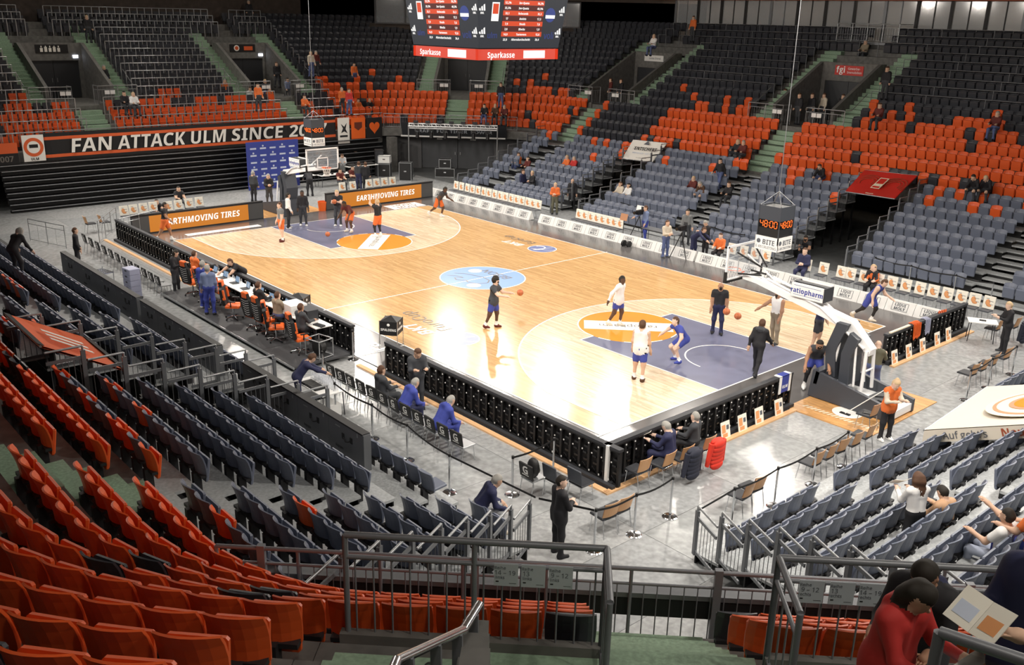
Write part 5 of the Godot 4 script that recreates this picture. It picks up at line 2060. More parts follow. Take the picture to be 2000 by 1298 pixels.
func chair_frame(parent: Node3D, m: String) -> void:
	for s in [-1, 1]:
		var g := G.new()
		g.tube([Vector3(0.2 * s, 0, 0.22), Vector3(0.19 * s, 0.44, 0.16)], 0.012, 5)
		part(g, "leg", m, parent)
		g = G.new()
		g.tube([Vector3(0.2 * s, 0, -0.24), Vector3(0.19 * s, 0.44, -0.16)], 0.012, 5)
		part(g, "leg", m, parent)
	var g2 := G.new()
	g2.tube([Vector3(-0.2, 0.42, 0.17), Vector3(0.2, 0.42, 0.17)], 0.01, 5)
	part(g2, "crossbar", m, parent)
	g2 = G.new()
	g2.tube([Vector3(-0.2, 0.42, -0.17), Vector3(0.2, 0.42, -0.17)], 0.01, 5)
	part(g2, "crossbar", m, parent)

# a chair facing local +z whose backrest wears a printed white cover
func printed_chair() -> Node3D:
	var o := thing("printed_chair", "white courtside chair", "chair")
	var g := G.new()
	g.rbox(Vector3(0, 0.455, 0.02), Vector3(0.42, 0.035, 0.4), 0.012)
	part(g, "seat", "pad_grey", o)
	chair_frame(o, "steel")
	g = G.new()
	g.rbox(Vector3(0, 0.72, -0.2), Vector3(0.43, 0.48, 0.05), 0.012, Basis(Vector3.RIGHT, -0.14))
	var c := part(g, "back_cover", "paper", o)
	var b := Basis(Vector3.RIGHT, -0.14)
	g = G.new()
	g.ball(Vector3(-0.04, 0.72, -0.172), Vector3(0.09, 0.12, 0.006), 8, 4, b)
	g.ball(Vector3(0.02, 0.62, -0.16), Vector3(0.1, 0.06, 0.006), 8, 4, b)
	part(g, "cover_print", "print_orange", c)
	g = G.new()
	g.box(Vector3(0.07, 0.78, -0.178), Vector3(0.18, 0.015, 0.006), b)
	g.box(Vector3(0.06, 0.66, -0.165), Vector3(0.22, 0.015, 0.006), b)
	g.box(Vector3(-0.06, 0.86, -0.19), Vector3(0.12, 0.015, 0.006), b)
	part(g, "cover_text", "sign_ink", c)
	return o
func printed_chairs() -> void:
	var proto := printed_chair()
	var used := false
	var rows := [
		[Vector2(886, 362), Vector2(1047, 400), 16, "printed white chair in the long row behind the white board near the stage truss"],
		[Vector2(1126, 418), Vector2(1206, 437), 8, "printed white chair in the row of eight beside the camera tripods"],
		[Vector2(1403, 482), Vector2(1492, 500), 5, "printed white chair in the row beneath the hanging shot clock"],
		[Vector2(1571, 518), Vector2(1638, 532), 3, "printed white chair beside the substitute in the blue tracksuit"],
		[Vector2(1657, 536), Vector2(1927, 592), 11, "printed white chair in the row in front of the block with the grey stair"],
	]
	for r in rows:
		for i in r[2]:
			var p: Vector2 = r[0].lerp(r[1], float(i) / (r[2] - 1))
			var w := gp(p.x, p.y, 0.72)
			w.y = 0
			var turn := 0.0 + 0.06 * sin(i * 2.3)
			if not used:
				used = true
				proto.position = w
				proto.rotation.y = turn
				tag(proto, r[3], "chair", r[3])
			else:
				copy_of(proto, w, turn, r[3], r[3])
	var ends := [[Vector2(245, 416), Vector2(302, 408), 4, "printed white chair behind the orange screen beside the crouching man"], [Vector2(332, 407), Vector2(392, 398), 4, "printed white chair behind the orange screen beside the sitting steward"], [Vector2(672, 368), Vector2(693, 366), 2, "printed white chair in the pair behind the second orange screen"], [Vector2(724, 362), Vector2(770, 357), 4, "printed white chair in the row of four behind the second orange screen"]]
	for r in ends:
		for i in r[2]:
			var p: Vector2 = r[0].lerp(r[1], float(i) / (r[2] - 1))
			var w := gp(p.x, p.y, 0.62)
			w.y = 0
			copy_of(proto, w, PI / 2 + 0.05 * sin(i * 1.7), r[3], r[3])

func bench_chair(letter: bool) -> Node3D:
	var o := thing("bench_chair" if letter else "plain_chair", "black bench chair", "chair")
	var g := G.new()
	g.rbox(Vector3(0, 0.455, 0.02), Vector3(0.44, 0.03, 0.42), 0.012)
	part(g, "seat", "steel" if letter else "charcoal", o)
	chair_frame(o, "chrome")
	g = G.new()
	g.rbox(Vector3(0, 0.68, -0.22), Vector3(0.45, 0.36, 0.04), 0.015, Basis(Vector3.RIGHT, -0.16))
	var b := part(g, "backrest", "black" if letter else "pad_grey", o)
	if letter:
		words("G", 0.2, Transform3D(Basis(Vector3.UP, PI) * Basis(Vector3.RIGHT, 0.16), Vector3(0, 0.7, -0.25)), "white", b, 800)
		g = G.new()
		g.box(Vector3(0.02, 0.57, -0.222), Vector3(0.22, 0.02, 0.01), Basis(Vector3.RIGHT, -0.16))
		part(g, "print_line", "white", b)
	return o
func bench_chairs() -> void:
	var g1 := "black bench chair with a white letter on its back beside the team table"
	var a := bench_chair(true)
	var first := true
	for i in 12:
		var w := Vector3(6.95 + 0.535 * i, 0, 11.25)
		if first:
			a.position = w; a.rotation.y = PI; tag(a, g1, "chair", "lettered bench chairs"); first = false
		else:
			copy_of(a, w, PI + 0.06 * sin(i * 1.9), g1, "lettered bench chairs")
	copy_of(a, gp(1040, 965), PI, "black lettered chair carrying a dark backpack near the board corner", "")
	var b := bench_chair(false)
	b.position = gp(1085, 968); b.rotation.y = PI; tag(b, "plain slate blue chair in the pair near the corner of the boards", "chair", "plain slate chairs")
	copy_of(b, gp(1133, 975), PI, "plain slate blue chair in the pair near the corner of the boards", "plain slate chairs")
	for i in 12:
		var t := i / 11.0
		var w := gp(lerpf(178, 322, t), lerpf(492, 578, t))
		copy_of(a, w, PI, "black chair in the empty bench row beside the long black board", "empty bench row chairs")

func wooden_chair() -> Node3D:
	var o := thing("wooden_chair", "wooden chair", "chair")
	var g := G.new()
	g.rbox(Vector3(0, 0.46, 0.03), Vector3(0.43, 0.05, 0.42), 0.018)
	part(g, "seat_cushion", "charcoal", o)
	chair_frame(o, "chrome")
	g = G.new()
	for i in 6:
		var u0 := -1.0 + i / 3.0
		var u1 := -1.0 + (i + 1) / 3.0
		for s in [0.0, -0.014]:
			var A := Vector3(0.21 * u0, 0.5, -0.2 + 0.04 * u0 * u0 + s)
			var B := Vector3(0.21 * u1, 0.5, -0.2 + 0.04 * u1 * u1 + s)
			var Cc := Vector3(0.22 * u1, 0.84, -0.28 + 0.04 * u1 * u1 + s)
			var Dd := Vector3(0.22 * u0, 0.84, -0.28 + 0.04 * u0 * u0 + s)
			if s == 0.0: g.quad(A, B, Cc, Dd)
			else: g.quad(B, A, Dd, Cc)
		g.quad(Vector3(0.22 * u0, 0.84, -0.28 + 0.04 * u0 * u0), Vector3(0.22 * u1, 0.84, -0.28 + 0.04 * u1 * u1), Vector3(0.22 * u1, 0.84, -0.294 + 0.04 * u1 * u1), Vector3(0.22 * u0, 0.84, -0.294 + 0.04 * u0 * u0))
	part(g, "backrest", "wood_seat", o)
	return o
func wooden_chairs() -> void:
	var o := wooden_chair()
	var px := [[1243, 950, "wooden chair nearest to the corner post beside the reading man"], [1290, 938, "wooden chair right beside the reading man in the blue suit"],
		[1178, 1040, "wooden chair behind the belt near the man in the dark suit"], [1205, 1027, "wooden chair behind the belt near the man in the dark suit"],
		[1442, 1000, "wooden chair in the pair along the belt beside the grey seats"], [1464, 985, "wooden chair in the pair along the belt beside the grey seats"],
		[1578, 935, "wooden chair in the belt row in front of the grey seats"], [1604, 921, "wooden chair in the belt row in front of the grey seats"], [1628, 908, "wooden chair in the belt row in front of the grey seats"], [1655, 895, "wooden chair in the belt row in front of the grey seats"], [1680, 880, "wooden chair in the belt row in front of the grey seats"],
		[1885, 755, "wooden chair in the belt row beside the tan canopy"], [1905, 745, "wooden chair in the belt row beside the tan canopy"], [1925, 735, "wooden chair in the belt row beside the tan canopy"], [1950, 722, "wooden chair in the belt row beside the tan canopy"],
		[1690, 838, "wooden chair with a tablet on its seat behind the basket base"], [1935, 665, "wooden chair at the small white table"]]
	for i in px.size():
		var e: Array = px[i]
		var w := gp(e[0], e[1])
		if i == 0:
			o.position = w; o.rotation.y = -PI / 2; tag(o, e[2].replace("nearest to", "next to"), "chair", "wooden chairs")
		else:
			copy_of(o, w, -PI / 2 + 0.08 * sin(i * 2.1), e[2], "wooden chairs")
	# coats on chairs
	coat(gp(1332, 935), -PI / 2, "navy", "navy quilted coat hung over a chair back")
	coat(gp(1378, 915), -PI / 2, "red_coat", "bright red jacket hung over a chair back")
	coat(gp(1978, 672), -PI / 2, "navy", "dark jacket over the chair beside the small white table")
	copy_of(o, gp(1325, 925), -PI / 2, "wooden chair under the navy quilted coat", "wooden chairs")
	copy_of(o, gp(1368, 905), -PI / 2, "wooden chair under the bright red jacket", "wooden chairs")
	copy_of(o, gp(1970, 660), -PI / 2, "wooden chair under the dark jacket", "wooden chairs")
func coat(p: Vector3, turn: float, m: String, label: String) -> void:
	var o := thing("coat", label, "coat", p, turn)
	var g := G.new()
	for i in 6:
		var y0 := 0.18 + 0.11 * i
		g.ball(Vector3(0, y0 + 0.06, -0.3 + 0.02 * sin(i)), Vector3(0.27 - 0.015 * absf(i - 2), 0.13, 0.1), 12, 5)
	g.ball(Vector3(0, 0.86, -0.26), Vector3(0.24, 0.07, 0.1), 10, 4)
	part(g, "body", m, o)
	for s in [-1, 1]:
		g = G.new()
		g.cyl(Vector3(0.22 * s, 0.84, -0.28), Vector3(0.3 * s, 0.25, -0.24), 0.08, 0.055, 8)
		part(g, "sleeve", m, o)

func stanchion_mesh() -> Array:
	var g := G.new()
	g.lathe(Vector3.ZERO, [Vector2(0.0, 0.045), Vector2(0.17, 0.0), Vector2(0.175, 0.012), Vector2(0.15, 0.03), Vector2(0.03, 0.045), Vector2(0.026, 0.06)], 20)
	var p := G.new()
	p.cyl(Vector3(0, 0.03, 0), Vector3(0, 0.93, 0), 0.026, 0.026, 10)
	var c := G.new()
	c.cyl(Vector3(0, 0.93, 0), Vector3(0, 1.0, 0), 0.033, 0.033, 10)
	return [g.mesh(), p.mesh(), c.mesh()]
func stanchions() -> void:
	var ms := stanchion_mesh()
	var lines := [
		[[Vector2(632, 747), Vector2(656, 812), Vector2(728, 857), Vector2(796, 899), Vector2(878, 962)], "chrome belt post beside the team bench chairs", "black retractable belt beside the team bench chairs"],
		[[Vector2(1000, 966), Vector2(1080, 928)], "chrome belt post next to the chair with the backpack", "black retractable belt next to the chair with the backpack"],
		[[Vector2(1160, 1076), Vector2(1238, 1044), Vector2(1308, 1009)], "chrome belt post on the open floor beside the dark suited man", "black retractable belt on the open floor beside the dark suited man"],
		[[Vector2(1427, 1031), Vector2(1511, 988), Vector2(1586, 947), Vector2(1647, 912)], "chrome belt post along the grey seats with wooden chairs", "black retractable belt along the grey seats with wooden chairs"],
		[[Vector2(1886, 782), Vector2(1928, 758), Vector2(1975, 732)], "chrome belt post beside the tan canopy", "black retractable belt beside the tan canopy"],
		[[Vector2(975, 366), Vector2(1004, 372), Vector2(1060, 382)], "chrome belt post in front of the stand next to the stage truss", "black belt in front of the stand next to the stage truss"],
		[[Vector2(1200, 425), Vector2(1393, 482), Vector2(1450, 497)], "chrome belt post in front of the stand behind the camera crew", "black belt in front of the stand behind the camera crew"],
		[[Vector2(1704, 545), Vector2(1773, 562), Vector2(1860, 582), Vector2(1932, 598)], "chrome belt post in front of the block with the grey stair", "black belt in front of the block with the grey stair"],
		[[Vector2(690, 702)], "chrome belt post at the corner of the scorer platform", ""],
	]
	for l in lines:
		var pts := []
		for p in l[0]:
			var w := gp(p.x, p.y)
			pts.append(w)
			var o := thing("belt_post", l[1], "belt post", w, 0.0, l[1])
			part_mesh(ms[0], "base", "chrome", o)
			part_mesh(ms[1], "pole", "chrome", o)
			part_mesh(ms[2], "belt_head", "black", o)
		for i in pts.size() - 1:
			var a: Vector3 = pts[i] + Vector3.UP * 0.95
			var b: Vector3 = pts[i + 1] + Vector3.UP * 0.95
			var g := G.new()
			var d := (b - a).normalized()
			var prev := a + d * 0.035
			for k in 6:
				var t := (k + 1) / 6.0
				var q := (a + d * 0.035).lerp(b - d * 0.035, t) - Vector3.UP * 0.06 * sin(PI * t)
				g.box((prev + q) / 2, Vector3(0.004, 0.05, (q - prev).length()), Basis.looking_at(q - prev, Vector3.UP))
				prev = q
			single(g, "retractable_belt", "black", l[2], "belt", l[2])
	# belts clipped to the stand rails
	for e in [[Vector2(878, 962), Vector2(1046, 1050), "black belt from a chrome post to the guard rail"], [Vector2(1427, 1031), Vector2(1352, 1078), "black belt from a chrome post to the end guard rail"], [Vector2(1160, 1076), Vector2(1046, 1050), "black belt behind the man in the dark suit"]]:
		var a := gp(e[0].x, e[0].y) + Vector3.UP * 0.95
		var b := gp(e[1].x, e[1].y) + Vector3.UP * 0.95
		var g := G.new()
		g.box((a + b) / 2, Vector3(0.004, 0.05, (b - a).length() - 0.08), Basis.looking_at(b - a, Vector3.UP))
		single(g, "retractable_belt", "black", e[2], "belt")

# ------------------------------------------------------------------ scorer's table
func office_chair(m_shell: String) -> Node3D:
	var o := thing("racing_chair", "black and orange racing chair", "chair")
	var g := G.new()
	g.rbox(Vector3(0, 0.5, 0.03), Vector3(0.52, 0.1, 0.5), 0.03)
	part(g, "seat", m_shell, o)
	g = G.new()
	var b := Basis(Vector3.RIGHT, -0.15)
	g.prism(PackedVector2Array([Vector2(-0.2, 0), Vector2(0.2, 0), Vector2(0.28, 0.35), Vector2(0.27, 0.6), Vector2(0.17, 0.66), Vector2(0.15, 0.84), Vector2(-0.15, 0.84), Vector2(-0.17, 0.66), Vector2(-0.27, 0.6), Vector2(-0.28, 0.35)]), -0.05, 0.05, Transform3D(b, Vector3(0, 0.52, -0.24)))
	var bk := part(g, "backrest", "black", o)
	g = G.new()
	g.rbox(Vector3(0, 1.3, -0.355), Vector3(0.28, 0.2, 0.14), 0.03, b)
	part(g, "headrest", "orange", bk)
	for i in 7:
		g = G.new()
		var y := 0.08 + 0.085 * i
		var w := 0.12 + 0.012 * i
		for s in [-1, 1]:
			g.quad(Vector3(0, y - 0.03, -0.054), Vector3(w * s, y + 0.012, -0.054), Vector3(w * s, y + 0.03, -0.054), Vector3(0, y - 0.012, -0.054))
		var sp := part(g, "stripe", "white", bk)
		sp.transform = Transform3D(b, Vector3(0, 0.52, -0.24))
	for s in [-1, 1]:
		g = G.new()
		g.tube([Vector3(0.27 * s, 0.5, 0.0), Vector3(0.3 * s, 0.68, 0.0)], 0.02)
		g.rbox(Vector3(0.3 * s, 0.7, 0.03), Vector3(0.07, 0.03, 0.28), 0.01)
		part(g, "armrest", "black", o)
		g = G.new()
		g.box(Vector3(0.235 * s, 0.92, -0.24), Vector3(0.07, 0.34, 0.09), b)
		part(g, "side_bolster", "orange", bk)
	g = G.new()
	g.cyl(Vector3(0, 0.1, 0), Vector3(0, 0.46, 0), 0.03, 0.03, 8)
	part(g, "gas_lift", "chrome", o)
	g = G.new()
	for i in 5:
		var a := TAU * i / 5
		g.cyl(Vector3(0, 0.11, 0), Vector3(0.31 * cos(a), 0.07, 0.31 * sin(a)), 0.025, 0.018, 6)
	part(g, "star_base", "chrome", o)
	for i in 5:
		var a := TAU * i / 5
		g = G.new()
		g.cyl(Vector3(0.31 * cos(a) - 0.02, 0.03, 0.31 * sin(a)), Vector3(0.31 * cos(a) + 0.02, 0.03, 0.31 * sin(a)), 0.03, 0.03, 8)
		part(g, "castor", "black", o)
	return o
func table(called: String, label: String, p: Vector3, turn: float, w: float, d: float, h := 0.74, m := "white") -> Node3D:
	var o := thing(called, label, "table", p, turn)
	var g := G.new()
	g.bb(-w / 2, w / 2, h - 0.03, h, -d / 2, d / 2)
	part(g, "table_top", m, o)
	for sx in [-1, 1]:
		for sz in [-1, 1]:
			g = G.new()
			g.cyl(Vector3((w / 2 - 0.06) * sx, 0, (d / 2 - 0.05) * sz), Vector3((w / 2 - 0.1) * sx, h - 0.03, (d / 2 - 0.07) * sz), 0.016, 0.016, 6)
			part(g, "leg", "charcoal", o)
	return o
func laptop(p: Vector3, turn: float, label: String, group := "") -> void:
	var o := thing("laptop", label, "laptop", p, turn, group)
	var g := G.new()
	g.bb(-0.17, 0.17, 0, 0.018, -0.12, 0.12)
	part(g, "base", "charcoal", o)
	g = G.new()
	g.box(Vector3(0, 0.13, -0.155), Vector3(0.34, 0.23, 0.012), Basis(Vector3.RIGHT, -0.3))
	var l := part(g, "lid", "black", o)
	g = G.new()
	g.box(Vector3(0, 0.13, -0.147), Vector3(0.31, 0.2, 0.004), Basis(Vector3.RIGHT, -0.3))
	part(g, "screen", "laptop_glow", l)
func scorer_table() -> void:
	var o := thing("scorer_platform", "low black stage platform carrying the scorer table", "platform")
	for i in 5:
		var g := G.new()
		g.bb(-5.3 + i * 2.06, -5.3 + (i + 1) * 2.06 - 0.01, 0.14, 0.2, 9.62, 11.58)
		part(g, "deck_panel", "stage_floor", o)
		g = G.new()
		g.bb(-5.3 + i * 2.06, -5.3 + (i + 1) * 2.06 - 0.01, 0.12, 0.19, 11.58, 11.61)
		part(g, "edge_profile", "steel", o)
		for z in [9.8, 11.5]:
			g = G.new()
			g.cyl(Vector3(-5.2 + i * 2.06, 0, z), Vector3(-5.2 + i * 2.06, 0.14, z), 0.03, 0.03, 8)
			part(g, "foot", "steel", o)
	for i in 4:
		table("scorer_desk", "white scorer desk behind the black boards with computers on it", Vector3(-3.6 + 2.2 * i, 0.2, 9.98), 0.0, 2.18, 0.62).set_meta("group", "scorer desks")
	for i in 9:
		laptop(Vector3(-4.2 + 0.92 * i, 0.94, 9.98 + 0.05 * sin(i * 3.0)), 0.12 * sin(i * 1.7), "black laptop open on the scorer desk", "laptops on the scorer desk")
	# paper sheets, bottles and a monitor
	for i in 16:
		var g := G.new()
		g.box(Vector3.ZERO, Vector3(0.21, 0.004, 0.29))
		single(g, "paper_sheet", "paper", "white paper sheet lying on the scorer desk", "paper", "papers on the scorer desk", Vector3(-4.4 + 0.55 * i, 0.943, 10.14), 0.4 * sin(i * 2.7))
	for i in 9:
		bottle(Vector3(-3.3 + 0.28 * i, 0.94, 9.82 + 0.06 * (i % 2)), "small clear water bottle among the cables of the scorer desk", "bottles on the scorer desk")
	var mo := thing("monitor", "dark monitor in a black hood at the end of the scorer desk", "monitor", Vector3(3.05, 0.94, 9.95), PI)
	var g := G.new()
	g.bb(-0.3, 0.3, 0.0, 0.36, -0.2, 0.2)
	part(g, "hood", "charcoal", mo)
	g = G.new(); g.bb(-0.26, 0.26, 0.04, 0.32, -0.215, -0.2)
	part(g, "screen", "black_gloss", mo)
	g = G.new()
	g.bb(-0.36, 0.36, 0, 0.34, -0.3, 0.3)
	single(g, "white_case", "white", "white equipment case on the scorer desk near the hooded monitor", "case", "", Vector3(2.15, 0.94, 9.98))
	g = G.new()
	g.rbox(Vector3(0, 0.02, 0), Vector3(0.4, 0.05, 0.2), 0.01)
	for i in 6: g.box(Vector3(-0.14 + 0.055 * i, 0.05, 0), Vector3(0.03, 0.02, 0.12))
	single(g, "control_console", "charcoal", "small grey control console at the end of the scorer desk", "console", "", Vector3(3.9, 0.94, 10.05), 0.2)
	var fan := thing("machine_frame", "silver framed fan unit on the corner of the scorer platform", "machine", Vector3(4.55, 0.2, 10.45), 0.2)
	g = G.new()
	for x in [-0.32, 0.32]:
		for z in [-0.28, 0.28]:
			g.cyl(Vector3(x, 0, z), Vector3(x, 0.6, z), 0.02, 0.02, 6)
	for y in [0.03, 0.58]:
		for s in [-1, 1]:
			g.cyl(Vector3(-0.32, y, 0.28 * s), Vector3(0.32, y, 0.28 * s), 0.02, 0.02, 6)
			g.cyl(Vector3(0.32 * s, y, -0.28), Vector3(0.32 * s, y, 0.28), 0.02, 0.02, 6)
	part(g, "frame", "steel", fan)
	g = G.new()
	g.cyl(Vector3(0, 0.3, -0.1), Vector3(0, 0.3, 0.1), 0.23, 0.23, 16)
	part(g, "drum", "black", fan)
	# racing chairs along the desk
	var oc := office_chair("orange")
	var sp := [[378, 575, 0.3], [405, 590, -0.2], [432, 592, 0.1], [457, 622, -0.7], [500, 642, 0.2], [520, 652, 0.1], [540, 665, -0.5], [588, 688, -0.1]]
	for i in sp.size():
		var w := gp(sp[i][0], sp[i][1], 0.2)
		var tn: float = PI + sp[i][2]
		if i == 0:
			oc.position = w; oc.rotation.y = tn; tag(oc, "black and orange racing chair at the scorer desk", "chair", "racing chairs at the scorer desk")
		else:
			copy_of(oc, w, tn, "black and orange racing chair at the scorer desk", "racing chairs at the scorer desk")
func bottle(p: Vector3, label: String, group: String) -> void:
	var g := G.new()
	g.lathe(Vector3.ZERO, [Vector2(0.001, 0.0), Vector2(0.032, 0.0), Vector2(0.033, 0.14), Vector2(0.014, 0.19), Vector2(0.014, 0.22), Vector2(0.001, 0.22)], 8)
	single(g, "water_bottle", "clear_plastic", label, "bottle", group, p)

func ball_things() -> void:
	# black tent-like ball racks
	for e in [[gp(765, 678), "black fabric ball rack with white lettering beside the court opening"], [gp(586, 630), "black fabric ball rack with white lettering behind the scorer desk"]]:
		var o := thing("ball_rack", e[1], "ball rack", e[0], 0.65)
		var g := G.new()
		for i in 4:
			var a := TAU * i / 4 + PI / 4
			var b := TAU * (i + 1) / 4 + PI / 4
			var A := Vector3(0.42 * sin(a), 0, 0.42 * cos(a))
			var B := Vector3(0.42 * sin(b), 0, 0.42 * cos(b))
			g.quad(A + Vector3.UP * 0.52, B + Vector3.UP * 0.52, B + Vector3.UP * 0.98, A + Vector3.UP * 0.98)
			g.quad(A + Vector3.UP * 0.98, B + Vector3.UP * 0.98, Vector3(0, 1.12, 0), Vector3(0, 1.12, 0))
			g.quad(B + Vector3.UP * 0.52, A + Vector3.UP * 0.52, Vector3(0, 0.4, 0), Vector3(0, 0.4, 0))
		part(g, "bag", "black", o)
		for i in 4:
			var a := TAU * i / 4 + PI / 4
			g = G.new()
			g.cyl(Vector3(0.43 * sin(a), 0.04, 0.43 * cos(a)), Vector3(0.43 * sin(a), 1.0, 0.43 * cos(a)), 0.013, 0.013, 6)
			part(g, "leg", "chrome", o)
			g = G.new()
			g.cyl(Vector3(0.43 * sin(a) - 0.02, 0.03, 0.43 * cos(a)), Vector3(0.43 * sin(a) + 0.02, 0.03, 0.43 * cos(a)), 0.03, 0.03, 8)
			part(g, "castor", "black", o)
			words("SPALDING", 0.082, Transform3D(Basis(Vector3.UP, TAU * i / 4), Vector3.ZERO) * Transform3D(Basis.IDENTITY, Vector3(0, 0.7, 0.302)), "white", o, 800, 0.95)
			g = G.new()
			g.t = Transform3D(Basis(Vector3.UP, TAU * i / 4), Vector3.ZERO)
			g.ball(Vector3(0, 0.87, 0.3), Vector3(0.055, 0.05, 0.006), 10, 4)
			part(g, "round_mark", "white", o)
	for e in [[1016, 571, 0.75, 10.6, "basketball in the air in front of the player catching it"], [1441, 617, 0.9, 0.0, "basketball bouncing beside the bald coach"], [1419, 608, 1.25, 0.0, "basketball bouncing near the bald coach's hand"], [640, 457, 0.35, 0.0, "basketball bouncing in the far key"]]:
		basketball(gp(e[0], e[1], e[2]), e[4])
func basketball(p: Vector3, label: String) -> void:
	var o := thing("basketball", label, "ball", p, 0.6)
	var g := G.new()
	g.ball(Vector3.ZERO, Vector3.ONE * 0.122, 16, 12)
	part(g, "cover", "ball", o)
	g = G.new()
	for pl in 3:
		var pr := Vector3.ZERO
		for i in 25:
			var a := TAU * i / 24
			var q: Vector3 = [Vector3(cos(a), sin(a), 0), Vector3(0, sin(a), cos(a)), Vector3(cos(a), 0, sin(a))][pl] * 0.1225
			if i > 0: g.cyl(pr, q, 0.0022, 0.0022, 4, false)
			pr = q
	part(g, "seam", "black", o)

func board_things() -> void:
	# small posters leaning against the boards
	var li := [[1402, 852], [1436, 838], [1469, 824], [1509, 808], [1744, 712], [1769, 699], [1795, 687], [1822, 674], [1842, 664]]
	for i in li.size():
		var w := gp(li[i][0], li[i][1])
		w.x = 16.2
		var lb := "small white and orange poster leaning on the board beside the seated readers" if i < 4 else "small white and orange poster leaning on the board beside the photographer"
		var o := thing("poster", lb, "poster", w, PI / 2, lb)
		var b := Basis(Vector3.RIGHT, -0.2)
		var g := G.new()
		g.box(Vector3(0, 0.25, 0), Vector3(0.38, 0.5, 0.015), b)
		part(g, "card", "paper", o)
		g = G.new()
		g.box(b * Vector3(-0.08, 0.06, 0.01) + Vector3(0, 0.25, 0), Vector3(0.15, 0.22, 0.004), b)
		g.box(b * Vector3(-0.03, -0.12, 0.01) + Vector3(0, 0.25, 0), Vector3(0.2, 0.1, 0.004), b)
		part(g, "print", "print_orange", o)
		g = G.new()
		g.box(b * Vector3(0.09, 0.08, 0.01) + Vector3(0, 0.25, 0), Vector3(0.1, 0.12, 0.004), b)
		part(g, "print_dark", "sign_ink", o)
	# towels, ropes and bands hung on the board tops
	var tw := thing("team_towel", "blue and white towel hanging over the end of a black board", "towel", Vector3(15.92, 0, 2.15), PI / 2)
	for e in [[-0.22, 0.1, "white"], [0.0, 0.34, "blue"], [0.24, 0.1, "white"]]:
		var g := G.new()
		g.bb(e[0] - e[1] / 2, e[0] + e[1] / 2, 0.55 - 0.1 * absf(e[0]), 1.05, 0.075, 0.1)
		g.bb(e[0] - e[1] / 2, e[0] + e[1] / 2, 1.035, 1.06, -0.11, 0.1)
		part(g, "cloth", e[2], tw)
	words("ULM", 0.09, xf_at(Vector3(0, 0.72, 0.103), 0), "white", tw, 700)
	for e in [[-5.6, "orange", "bundle of orange bands hanging over the black board", 6], [-6.45, "grey_plastic", "bundle of pale blue ropes hanging over the black board", 4], [-7.6, "orange", "coil of orange rope lying on top of the black board", 0]]:
		var o := thing("rope_bundle", e[2], "rope", Vector3(15.92, 0, e[0]), PI / 2)
		if e[3] > 0:
			for i in e[3]:
				var g := G.new()
				var x: float = -0.2 + 0.08 * i
				g.tube([Vector3(x, 1.05, -0.1), Vector3(x, 1.08, 0.0), Vector3(x, 1.05, 0.1), Vector3(x + 0.01, 0.6, 0.13), Vector3(x + 0.05, 0.5 + 0.03 * (i % 3), 0.13), Vector3(x + 0.08, 0.62, 0.13), Vector3(x + 0.07, 1.04, 0.11)], 0.016, 5)
				part(g, "strand", e[1], o)
		else:
			for i in 4:
				var g := G.new()
				var pr := Vector3.ZERO
				for k in 13:
					var a := TAU * k / 12
					var q := Vector3(-0.2 + 0.12 * i + 0.05 * cos(a), 1.08 + 0.05 * sin(a), 0.02 * i)
					if k > 0: g.cyl(pr, q, 0.014, 0.014, 5, false)
					pr = q
				part(g, "coil", e[1], o)
	var g := G.new()
	g.bb(-0.04, 0.04, 1.03, 1.07, -1.2, 0.1)
	single(g, "timber_strip", "cream", "pale timber strip lying on top of the black board", "timber", "", Vector3(15.95, 0, -4.0))

